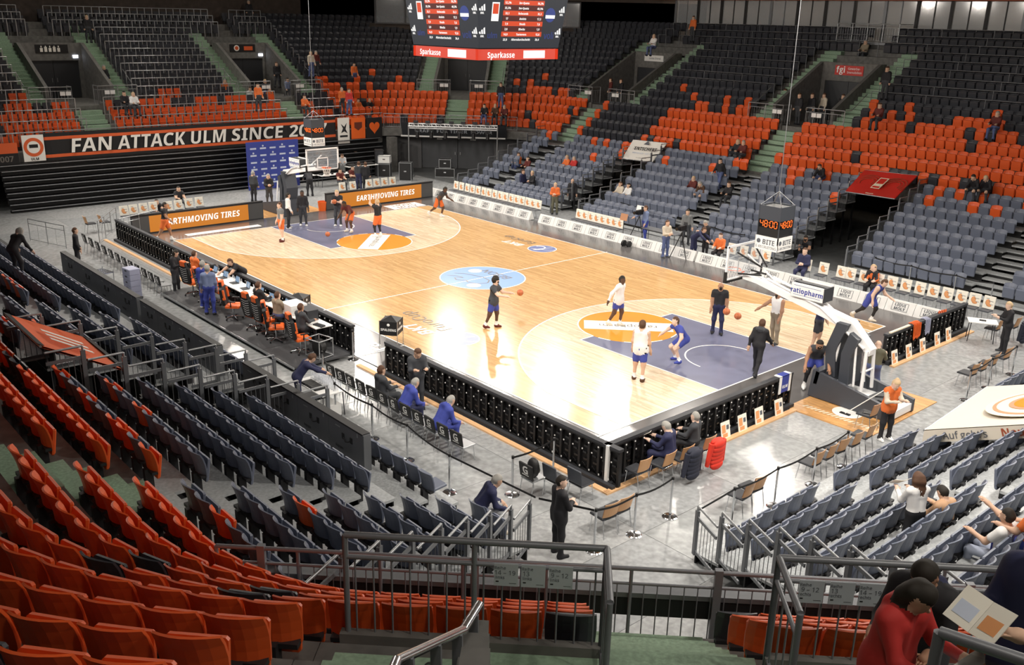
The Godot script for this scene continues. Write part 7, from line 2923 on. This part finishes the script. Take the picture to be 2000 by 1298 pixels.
	var g := G.new()
	var det: int = opt.get("det", 1)
	var cell: float = [0.042, 0.026, 0.0135][det]
	skin_bones(bones, cell, g, [34.0, 42.0, 60.0][det])
	if det >= 1:
		# fingers: four unequal chains and a thumb at the side of the palm
		g.col = K
		for e in hands:
			var w: Vector3 = e[0]
			var d: Vector3 = e[1]
			var sv := d.cross(Vector3.UP)
			if sv.length() < 0.2: sv = d.cross(Vector3.FORWARD)
			sv = sv.normalized()
			var nv := sv.cross(d).normalized()
			var curl := 0.55
			for q in 4:
				var b0: Vector3 = w + d * 0.1 + sv * (0.028 - 0.0185 * q)
				var l: float = [0.036, 0.042, 0.039, 0.031][q]
				var b1 := b0 + (d + nv * -0.3 * curl).normalized() * l
				var b2 := b1 + (d + nv * -1.2 * curl).normalized() * l * 0.8
				g.cyl(b0 - d * 0.02, b1, 0.0098, 0.0088, 6)
				g.cyl(b1, b2, 0.0088, 0.007, 6)
			var t0: Vector3 = w + d * 0.04 + sv * 0.035 * e[2]
			var t1: Vector3 = t0 + (d * 0.6 + sv * 0.7 * e[2]).normalized() * 0.036
			g.cyl(t0, t1, 0.011, 0.0098, 6)
			g.cyl(t1, t1 + (d + sv * 0.1 * e[2]).normalized() * 0.028, 0.0098, 0.008, 6)
		# face
		g.ball(Hd.call(Vector3(0, 0.085, 0.112)), Vector3(0.013, 0.022, 0.02), 6, 4, hb)
		for x in [-1, 1]:
			g.col = K
			g.ball(Hd.call(Vector3(0.085 * x, 0.09, 0.01)), Vector3(0.012, 0.03, 0.02), 6, 4, hb)
			g.col = Color(0.75, 0.74, 0.72)
			g.ball(Hd.call(Vector3(0.032 * x, 0.108, 0.082)), Vector3(0.015, 0.008, 0.012), 6, 4, hb)
			g.col = Color(0.02, 0.015, 0.012)
			g.ball(Hd.call(Vector3(0.032 * x, 0.108, 0.091)), Vector3(0.007, 0.008, 0.006), 6, 4, hb)
			g.col = Hc
			g.ball(Hd.call(Vector3(0.033 * x, 0.126, 0.085)), Vector3(0.02, 0.004, 0.008), 6, 3, hb)
		g.col = K.lerp(Color(0.35, 0.08, 0.06), 0.6)
		g.ball(Hd.call(Vector3(0, 0.046, 0.1)), Vector3(0.024, 0.006, 0.01), 6, 3, hb)
	# scale to size
	for i in g.v.size(): g.v[i] = g.v[i] * k
	var o := part(g, numbered("person"), "people", self)
	o.position = where
	o.rotation.y = yaw
	tag(o, label, "person")
	o.set_meta("left_hand", (hands[0][0] + hands[0][1] * 0.1) * k)
	o.set_meta("right_hand", (hands[1][0] + hands[1][1] * 0.1) * k)
	return o
func yaw_of(p: Vector3, face: float) -> float:      # 0 looks at the camera, 90 to the right of the picture
	var d := CAM_POS - p
	return atan2(d.x, d.z) + deg_to_rad(face)
func man(px: float, py: float, h: float, face: float, label: String, pose: String, tall: float, s: String, p: String, sk := "skin", hair := "brown", sl := 2.0, lg := 2.0, opt := {}) -> MeshInstance3D:
	var w := gp(px, py, h)
	return person(label, w, yaw_of(w, face), pose, tall, s, p, sk, hair, sl, lg, opt)
# a seat of the bowl or stands under a pixel: the row whose seat line the ray meets at seat height
func seat_at(px: float, py: float, where: String) -> Vector3:
	var best := 1e9
	var out := Vector3.ZERO
	for k in range(0, 25):
		var y := 0.0
		var want := 0.0
		if k < 9:
			y = maxf(0.21 + 0.34 * (k - 1), 0.05); want = 13.4 + 0.83 * (k - 1)
			if where != "side": continue
		else:
			y = deck(k - 9); want = 20.0 + RUN * (k - 9)
		var w := gp(px, py, y + 0.55)
		var got := -w.z
		if where == "end": got = -w.x - 6.6
		if where == "corner": got = (-w.x - w.z) / 1.41421 - 28.28 + 20.2
		if absf(got - want) < best:
			best = absf(got - want)
			out = Vector3(w.x, y, w.z)
	return out

func people() -> void:
	var pm := mat("people", Color.WHITE, 0.75)
	pm.vertex_color_use_as_albedo = true
	# players and coaches on the near half
	man(963, 640, 0.035, 70, "player in grey shirt and blue shorts holding out both hands for the ball", "catch_", 1.93, "charcoal", "blue", "pale", "dark_hair", 0.55, 0.7, {leg = "dark_skin", sock = "white", shoe = "maroon", hem = 0.05, style = "afro", beard = true})
	man(1205, 637, 0.035, 62, "player in long white shirt and blue shorts stepping over the orange circle", "back_arm", 1.95, "white", "blue", "dark_skin", "dark_hair", 2.0, 0.6, {sock = "white", shoe = "cream", hem = 0.06})
	man(1247, 742, 0.035, 165, "player in white sleeveless shirt seen from behind", "relaxed", 1.96, "white", "blue", "skin", "brown", 0.0, 0.75, {sock = "white", shoe = "brown", hem = 0.08})
	man(1333, 706, 0.035, -62, "player in blue bib with white sleeves crouching in defence", "crouch", 1.93, "blue", "blue", "pale", "brown", 0.45, 0.7, {sock = "white", shoe = "blue"})
	man(1399, 652, 0.035, 2, "bald coach in black shirt and black trousers inside the key", "relaxed", 1.95, "black", "navy", "tan_skin", "bald", 0.5, 2.0, {beard = true})
	man(1510, 670, 0.035, -38, "bearded player in white tank top and brown tights", "reach", 1.96, "white", "khaki", "tan_skin", "dark_hair", 0.0, 2.0, {beard = true, shoe = "charcoal", sock = "white"})
	man(1476, 730, 0.035, 158, "coach in black hooded tracksuit walking along the baseline", "walk", 1.86, "black", "black", "skin", "brown", 2.0, 2.0, {hood = "charcoal", shoe = "charcoal"})
	man(1593, 682, 0.035, 80, "player in navy shirt standing beside the basket padding", "reach", 1.92, "navy", "charcoal", "skin", "grey_hair", 0.5, 0.7, {})
	man(1585, 758, 0.035, 8, "player in black tank top and blue shorts bending forward", "bend", 1.98, "charcoal", "blue", "tan_skin", "dark_hair", 0.0, 0.55, {leg = "black", sock = "white", shoe = "white", beard = true})
	man(1694, 628, 0.035, 70, "player in blue jersey leaning over beside the basket column", "leap", 1.95, "blue", "blue", "pale", "brown", 0.0, 0.7, {leg = "black", sock = "white", shoe = "cream"})
	# far half
	man(325, 470, 0.03, 75, "player in black shirt and orange shorts striding beside the left screen end", "walk", 1.93, "black", "orange", "tan_skin", "dark_hair", 0.4, 0.75, {sock = "white", shoe = "white"}).set_meta("label", "player in black shirt and orange shorts striding past the perimeter screen")
	man(551, 471, 0.035, -70, "player in orange shorts standing at the edge of the far key", "relaxed", 1.93, "grey", "orange", "pale", "brown", 0.4, 0.75, {sock = "white", shoe = "maroon"})
	man(565, 446, 0.035, 100, "coach in white pullover with black trousers under the far basket", "relaxed", 1.85, "white", "black", "skin", "dark_hair", 2.0, 2.0, {shoe = "white"})
	man(593, 441, 0.035, 0, "coach in black pullover standing under the far basket", "relaxed", 1.88, "black", "charcoal", "dark_skin", "dark_hair", 2.0, 2.0, {shoe = "white"})
	var holder := man(661, 441, 0.035, -15, "coach in black shirt holding a ball in the far key", "phone", 1.93, "black", "charcoal", "pale", "blond", 0.5, 2.0, {shoe = "white", head = -20})
	basketball(holder.transform * ((holder.get_meta("left_hand") + holder.get_meta("right_hand")) / 2.0 + Vector3(0, 0.02, 0.08)), "basketball held by the coach in the far key")
	man(686, 453, 0.035, -40, "player in dark orange shirt bending in the far key", "bend", 1.9, "maroon", "orange", "dark_skin", "dark_hair", 0.5, 0.75, {sock = "white", shoe = "cream"})
	man(739, 462, 0.035, -130, "player in black shirt and orange shorts raising his hands on the far circle", "shoot", 1.92, "black", "orange", "pale", "blond", 0.4, 0.75, {leg = "black", sock = "white", shoe = "white"})
	man(857, 424, 0.035, 60, "player in black shirt and orange shorts leaning at the far sideline", "leap", 1.93, "charcoal", "orange", "dark_skin", "dark_hair", 0.4, 0.75, {sock = "white", shoe = "white"})
	# around the scorer's table and the bench
	man(346, 575, 0.0, 55, "man in black jacket standing at the corner of the scorer platform", "phone", 1.84, "black", "charcoal", "skin", "dark_hair", 2.0, 2.0, {shoe = "white", style = "bob", head = -10})
	man(412, 613, 0.2, 175, "man in grey blue pullover seen from behind at the scorer desk", "relaxed", 1.84, "steel_blue", "blue", "skin", "grey_hair", 2.0, 2.0, {shoe = "charcoal"})
	man(402, 602, 0.2, 150, "second man in blue pullover standing close at the scorer desk", "relaxed", 1.82, "blue", "blue", "skin", "grey_hair", 2.0, 2.0, {shoe = "white"})
	man(478, 576, 0.035, -62, "man in black shirt leaning over the boards to the scorer desk", "lean", 1.82, "black", "black", "skin", "brown", 0.5, 2.0, {})
	for e in [[384, 560, "official in orange jersey sitting at the scorer desk", "orange", "skin"], [508, 628, "official in black sitting at the scorer desk", "black", "skin"], [545, 650, "official in brown jacket and jeans at the scorer desk", "khaki", "skin"], [590, 676, "official in dark jersey on the last racing chair", "charcoal", "tan_skin"]]:
		var w := gp(e[0], e[1], 0.2)
		person(e[2], w, PI + 0.15, "sit", 1.8, e[3], "jeans" if e[3] == "khaki" else "charcoal", e[4], "brown", 2.0, 2.0, {seat = 0.08})
	man(583, 800, 0.0, 100, "man in navy tracksuit bending over the bottle table", "lean", 1.82, "navy", "navy", "skin", "brown", 2.0, 2.0, {lean = -14, head = 30})
	man(815, 797, 0.0, 15, "man in black tracksuit standing behind the board and looking at his hands", "phone", 1.9, "charcoal", "charcoal", "skin", "brown", 2.0, 2.0, {shoe = "black", bulk = 1.1})
	for e in [[9.15, "man in black hoodie sitting on the bench chairs", "charcoal", "charcoal", "brown", "sit"], [10.2, "grey haired man in blue hoodie on the bench chairs looking down", "blue", "navy", "grey_hair", "sit_lean"], [11.75, "man in blue hoodie leaning forward on the bench chairs", "blue", "blue", "grey_hair", "sit_lean"]]:
		person(e[1], Vector3(e[0], 0, 11.2), PI - 0.1, e[5], 1.86, e[2], e[3], "skin", e[4], 2.0, 2.0, {hood = e[2], bulk = 1.1})
	var sp := gp(935, 992, 0.95)
	person("man in blue hoodie and grey trousers sitting alone in the front row", Vector3(sp.x, 0.41, sp.z), PI - 0.5, "sit_lean", 1.82, "navy", "lightgrey", "skin", "grey_hair", 2.0, 2.0, {hood = "navy", bulk = 1.1, shoe = "cream"})
	man(1088, 1084, 0.0, 118, "man in dark suit standing behind the black belt", "fold", 1.86, "black", "black", "pale", "dark_hair", 2.0, 2.0, {hem = 0.12, bulk = 1.05, look = -35.0, det = 2})
	# end of the near baseline
	var rd := person("man in blue suit sitting and reading a magazine", gp(1305, 925), -PI / 2 + 0.3, "sit_read", 1.84, "navy", "navy", "pale", "grey_hair", 2.0, 2.0, {shoe = "brown", bulk = 1.08})
	magazine(rd, "open magazine held by the man in the blue suit")
	person("grey haired person in black sitting with the red jacket on the chair", gp(1352, 902), -PI / 2 + 0.3, "sit", 1.78, "charcoal", "black", "pale", "grey_hair", 2.0, 2.0, {bulk = 1.05})
	man(1702, 748, 0.0, 172, "photographer in olive pullover kneeling at the black board", "kneel", 1.84, "olive", "jeans", "pale", "bald", 2.0, 2.0, {bulk = 1.12})
	man(1726, 858, 0.0, 40, "steward in orange vest over a white shirt holding a mop handle", "phone", 1.84, "orange", "black", "pale", "blond", 0.15, 2.0, {under = "cream", shoe = "white", style = "bun", hem = 0.06, head = 6})
	man(1958, 688, 0.0, -65, "man in black standing by the small white table", "phone", 1.85, "black", "black", "pale", "blond", 2.0, 2.0, {shoe = "charcoal", head = -18})
	# far sideline
	for e in [[1667, 585, "blond woman in black sitting on a printed chair with hand at her face", "sit", "black", "black", "blond", 1.72], [1692, 578, "girl in orange shirt sitting behind the leaning player", "sit", "orange", "black", "brown", 1.6], [1588, 540, "substitute in blue tracksuit sitting with folded arms", "sit_fold", "navy", "navy", "brown", 1.95], [1419, 508, "man in orange jacket sitting beside the board", "sit", "orange", "black", "brown", 1.8]]:
		var w := gp(e[0], e[1] - 22, 0.55)
		w = gp(e[0], e[1] - 24, 0.6)
		w = Vector3(w.x, 0, -10.48 - maxf(0.0, w.x - 4.3) * 0.066)
		person(e[2], w, 0.25, e[3], e[7], e[4], e[5], "pale", e[6], 2.0, 2.0, {style = "bob" if e[6] == "blond" else ""})
	man(1572, 502, 0.0, -12, "man in black shirt squatting in the dark passage", "squat", 1.86, "black", "charcoal", "tan_skin", "dark_hair", 0.5, 2.0, {beard = true})
	for e in [[1376, 502, -50, "man in black coat standing beside the camera crew", "black", "black", "phone", "grey_hair"], [1338, 478, 10, "cameraman in grey pullover and dark cap", "grey", "charcoal", "relaxed", "dark_hair"], [1298, 503, 40, "woman in beige pullover standing beside the tripod", "cream", "jeans", "fold", "brown"], [1258, 470, -60, "cameraman in blue overalls behind the tripod", "steel_blue", "blue", "reach", "brown"], [1352, 503, 60, "technician in dark overalls bending to the cables", "navy", "navy", "lean", "brown"], [1083, 418, -8, "steward in orange vest with a white number standing before the stand", "orange", "olive", "fold", "blond"], [1116, 408, 0, "steward in black suit standing in the passage under the white canopy", "black", "black", "relaxed", "bald"], [1020, 388, 50, "man in dark jacket talking in front of the stand by the truss", "navy", "black", "relaxed", "brown"], [1039, 391, -60, "woman in black shirt talking in front of the stand by the truss", "black", "charcoal", "fold", "blond"]]:
		man(e[0], e[1], 0.0, e[2], e[3], e[6], 1.82, e[4], e[5], "skin", e[7], 2.0, 2.0, {det = 1, shoe = "charcoal"})
	# far end floor
	for e in [[497, 394, 150, "man in dark jacket seen from behind near the bleacher", "charcoal", "black", "relaxed", "grey_hair"], [527, 400, 10, "man in black with lanyard in front of the blue wall", "black", "charcoal", "fold", "grey_hair"], [702, 371, 170, "man in dark pullover talking behind the printed chairs", "charcoal", "navy", "relaxed", "brown"], [715, 372, 170, "second man in black talking behind the printed chairs", "black", "black", "relaxed", "brown"], [606, 383, -170, "reporter in dark jacket standing at the press table", "black", "black", "lean", "grey_hair"], [670, 352, 0, "sound engineer in grey behind the white mixing table", "lightgrey", "grey", "phone", "brown"], [695, 340, 10, "technician in black sitting behind the mixing table", "black", "black", "relaxed", "brown"]]:
		man(e[0], e[1], 0.0, e[2], e[3], e[6], 1.82, e[4], e[5], "skin", e[7], 2.0, 2.0, {det = 0})
	for e in [[352, 412, "steward in black shirt sitting behind the orange screen", "sit"], [305, 426, "man in black crouching behind the orange screen", "squat"], [665, 372, "ball boy in brown sitting behind the second orange screen", "sit"], [690, 366, "man sitting on a printed chair with folded arms behind the screen", "sit_fold"]]:
		person(e[2], gp(e[0], e[1]), PI / 2, e[3], 1.8, "black" if e[0] < 600 else "maroon", "charcoal", "skin", "dark_hair", 0.5, 2.0, {det = 0})
	man(155, 528, 0.4, 90, "worker in black sitting behind the grey panel wall", "relaxed", 1.8, "black", "black", "skin", "brown", 2.0, 2.0, {})
	var wk := gp(32, 540, 2.2)
	person("spectator in dark coat leaning over the seats with a white bag", wk, PI + 0.6, "bend", 1.75, "black", "black", "pale", "grey_hair", 2.0, 2.0, {style = "bob"})
	# spectators on the end stand beside the tan canopy
	var f4 := 0.26 + 0.35 * 3
	var wm := person("woman with long brown hair in a white pullover standing among grey seats", gp(1772, 1088, f4), -PI / 2 - 0.5, "phone", 1.72, "white", "black", "pale", "brown", 2.0, 2.0, {style = "long", det = 2, look = -20.0})
	magazine(wm, "colourful leaflet held by the woman with long hair")
	var tm := gp(1842, 1030, f4 + 0.55)
	var t2 := person("man in tan pullover sitting and opening a booklet", Vector3(tm.x, f4, tm.z), -PI / 2 - 0.25, "sit_read", 1.78, "tan", "black", "skin", "dark_hair", 2.0, 2.0, {det = 2, bulk = 1.1})
	magazine(t2, "white booklet held by the man in the tan pullover")
	var f6 := 0.26 + 0.35 * 5
	var wt := gp(1955, 1085, f6 + 0.55)
	person("man in white shirt and jeans stretching one arm over the seats", Vector3(wt.x, f6, wt.z), -PI / 2 - 0.1, "sit_reach", 1.82, "white", "denim_light", "skin", "dark_hair", 0.6, 2.0, {det = 2, aR = [100, 20, 8, 0.0], aL = [38, 8, 60, 0.3]})
	wt = gp(2010, 1060, f6 + 0.9)
	person("spectator in orange shirt sitting beside the man in white", Vector3(wt.x, f6 + 0.35, wt.z), -PI / 2, "sit", 1.75, "orange", "blue", "skin", "brown", 0.6, 2.0, {})
	# three people on the platform below the camera
	var py := deck(4)
	var rp := Vector3(26.97, py + 0.4, 18.77)
	var ldg := G.new()
	ldg.bb(-0.7, 0.7, 0, 0.4, -0.6, 0.6)
	single(ldg, "landing_step", "concrete", "dark concrete landing under the woman in the red jacket", "step", "", Vector3(27.1, py, 18.9), PI / 4)
	var r1 := person("woman with dark hair in a red hooded jacket reading a programme", rp, yaw_of(rp, 62), "read", 1.68, "red", "black", "skin", "dark_hair", 2.0, 2.0, {det = 2, style = "long", hood = "red", bulk = 1.22, hem = 0.14})
	magazine(r1, "printed programme held by the woman in the red jacket")
	var np := Vector3(26.84, py, 17.92)
	var n1 := person("man with glasses in a black jacket reading over the programme", np, yaw_of(np, -14), "read", 1.84, "black", "charcoal", "tan_skin", "dark_hair", 2.0, 2.0, {det = 2, bulk = 1.2, hem = 0.1, hood = "navy"})
	glasses(n1)
	var dp := CAM_POS + ray(2050, 1120) * 5.7
	dp.y -= 1.5
	ldg = G.new()
	ldg.bb(-0.45, 0.45, 0, dp.y - py, -0.5, 0.5)
	single(ldg, "landing_step", "concrete", "higher dark concrete landing under the person in the padded coat", "step", "", Vector3(dp.x + 0.1, py, dp.z + 0.1), PI / 4)
	var q0 := CAM_POS + ray(1836, 1234) * 4.4
	var q1 := CAM_POS + ray(2040, 1302) * 4.1
	var rr := thing("glass_railing", "dark stair railing with a glass panel beside the people reading", "railing")
	ldg = G.new()
	ldg.tube([q0 - Vector3.UP * 1.0, q0, q1, q1 - Vector3.UP * 1.0], 0.03, 8)
	part(ldg, "frame", "rail_dark", rr)
	ldg = G.new()
	ldg.quad(q0 - Vector3.UP * 0.95, q1 - Vector3.UP * 0.95, q1 - Vector3.UP * 0.06, q0 - Vector3.UP * 0.06)
	part(ldg, "pane", "glass", rr)
	var d1 := person("person in a dark padded coat holding white paper sheets", dp, yaw_of(dp, -30), "phone", 1.86, "navy", "black", "skin", "dark_hair", 2.0, 2.0, {det = 2, bulk = 1.25, hem = 0.2})
	magazine(d1, "white paper sheets held by the person in the padded coat")
	# spectators in the far stands
	var far := [
		[1016, 322, "side", "man in orange hooded jacket standing up in the stand by the truss", "orange", "sit"], [1034, 330, "side", "woman in brown coat with a cap in the stand by the truss", "maroon", "sit"],
		[1110, 328, "side", "fan in orange shirt sitting in the stand before the white canopy", "orange", "sit"], [1124, 330, "side", "child in orange scarf sitting in the stand before the white canopy", "red", "sit"],
		[1214, 382, "side", "woman in beige pullover sitting in the front of the stand", "cream", "sit"], [1230, 385, "side", "blond woman in white pullover sitting in the front of the stand", "white", "sit"],
		[1356, 372, "side", "spectator in patterned red shirt beside the grey stair", "maroon", "sit"], [1376, 378, "side", "woman with light jacket on her lap beside the grey stair", "brown", "sit_lean"],
		[1425, 384, "side", "man in black shirt and light jeans next to the grey stair", "black", "sit"], [1408, 350, "side", "person in black walking up the grey stair", "black", "walk"],
		[1442, 300, "side", "woman in black with brown hair in the orange rows", "black", "sit"], [1453, 302, "side", "companion in dark red in the orange rows", "maroon", "sit"],
		[1608, 345, "side", "man in black sitting alone beside the red canopy", "black", "sit_lean"], [1906, 368, "side", "man in black coat bent over his phone in the orange rows", "black", "sit_lean"], [1930, 370, "side", "second man in black coat with a phone in the orange rows", "black", "sit_lean"],
		[1946, 250, "side", "man in dark red pullover at the edge of the orange rows", "maroon", "sit"], [1718, 232, "side", "man in dark red coat sitting above the green stair", "maroon", "sit"],
		[1490, 95, "side", "woman in grey pullover high up in the dark rows", "grey", "sit"], [1279, 92, "side", "man in white shirt high up near the stair", "white", "sit"],
		[1690, 105, "side", "man in beige below the camera platform", "khaki", "sit"], [1355, 66, "side", "steward in orange vest at the top of the stair", "orange", "relaxed"],
		[946, 226, "corner", "spectator in dark jacket at the corner front rail", "black", "sit"], [967, 226, "corner", "bearded spectator in brown at the corner front rail", "brown", "sit"], [985, 228, "corner", "spectator with bald head at the corner front rail", "maroon", "sit"], [978, 195, "corner", "steward in black standing on the corner stair", "black", "relaxed"],
		[244, 205, "end", "spectator in black sitting in the terrace rows", "black", "sit"], [262, 207, "end", "spectator in white shirt sitting in the terrace rows", "white", "sit"], [441, 190, "end", "fan in white and orange jersey standing in the terrace", "orange", "relaxed"],
		[490, 205, "end", "fan in white cap standing by the terrace stair", "white", "relaxed"], [505, 200, "end", "fan in orange jersey standing by the terrace stair", "orange", "relaxed"], [519, 190, "end", "fan in black jacket standing by the terrace stair", "black", "relaxed"], [528, 205, "end", "child in orange beside the terrace stair", "orange", "relaxed"],
		[595, 210, "end", "fan in orange scarf standing above the banner", "orange", "sit"], [618, 215, "end", "grey haired fan sitting above the banner", "black", "sit"], [637, 215, "end", "fan in dark shirt sitting above the banner", "charcoal", "sit"], [668, 205, "end", "fan in orange and black standing above the flags", "orange", "relaxed"], [682, 208, "end", "fan in red shirt standing above the flags", "red", "relaxed"], [700, 215, "end", "fan leaning on the rail above the orange flag", "orange", "sit"], [722, 215, "end", "fan in black on the rail above the heart flag", "black", "sit"],
		[206, 165, "end", "steward in black suit beside the panel entrance", "black", "relaxed"], [541, 155, "end", "steward in black at the crest entrance", "black", "relaxed"], [562, 185, "end", "man in blue jacket walking on the terrace stair", "steel_blue", "walk"], [608, 135, "end", "fan in cream pullover in the upper terrace", "cream", "relaxed"], [618, 133, "end", "fan in red pullover in the upper terrace", "maroon", "relaxed"], [680, 150, "end", "pair of fans in grey in the middle terrace", "grey", "relaxed"], [692, 155, "end", "fan in orange pullover in the middle terrace", "orange", "relaxed"],
		[172, 62, "end", "dark figure high on the terrace stair", "black", "relaxed"], [488, 52, "end", "dark figure at the top of the terrace", "black", "relaxed"],
	]
	var hs := ["brown", "dark_hair", "blond", "grey_hair"]
	for i in far.size():
		var e: Array = far[i]
		var w := seat_at(e[0], e[1], e[2])
		var yw := 0.0
		if e[2] == "end": yw = PI / 2
		if e[2] == "corner": yw = PI / 4
		if e[2] == "side": w.z += 0.12
		if "dark figure" in e[3]:
			var jj := 12 if e[0] < 300 else 15
			var rv := ray(e[0], e[1])
			w = CAM_POS + rv * ((-26.8 - RUN * jj + 0.2 - CAM_POS.x) / rv.x)
			w.y = deck(jj)
		person(e[3], w, yw, e[5], 1.76, e[4], "charcoal" if i % 3 else "jeans", "skin", hs[i % 4], 2.0, 2.0, {det = 0, style = "bob" if "woman" in e[3] else ""})
	# people standing at the entrance platforms of the long side
	for e in [[1558, 226, "man in dark jacket standing on the platform under the red sign", "black"], [1583, 226, "man in black jacket and jeans on the platform under the red sign", "black"], [1606, 226, "fan in white and orange scarf on the platform under the red sign", "cream"], [1642, 228, "blond woman in black on the platform under the red sign", "black"], [1530, 215, "woman in grey talking on the platform under the red sign", "lightgrey"], [1728, 190, "steward in dark coat on the stair beside the red sign", "black"], [1192, 190, "man in dark red coat at the entrance below the white sign", "maroon"], [1212, 192, "man in black at the entrance below the white sign", "black"]]:
		var w := gp(e[0], e[1], deck(4) + 0.5)
		w.y = deck(4)
		if e[0] == 1728: w = seat_at(1728, 175, "side")
		person(e[2], w, 0.6 * sin(e[0]), "relaxed", 1.8, e[3], "charcoal", "skin", "brown", 2.0, 2.0, {det = 0})

func magazine(who: MeshInstance3D, label: String) -> void:
	var a: Vector3 = who.get_meta("left_hand")
	var b: Vector3 = who.get_meta("right_hand")
	var c := (a + b) / 2.0 + Vector3(0, 0.05, 0.07)
	var o := thing("booklet", label, "booklet", who.transform * c, who.rotation.y)
	for s in [-1, 1]:
		var g := G.new()
		g.box(Vector3(0.085 * s, 0.01, 0), Vector3(0.17, 0.006, 0.24), Basis(Vector3(0, 0, 1), 0.18 * s) )
		var p := part(g, "page", "paper", o)
		p.rotation.x = 0.7
		g = G.new()
		g.box(Vector3(0.085 * s, 0.0145, 0.02), Vector3(0.12, 0.002, 0.1), Basis(Vector3(0, 0, 1), 0.18 * s))
		part(g, "picture", "print_orange" if s > 0 else "logo_pale", p)
func glasses(who: MeshInstance3D) -> void:
	pass
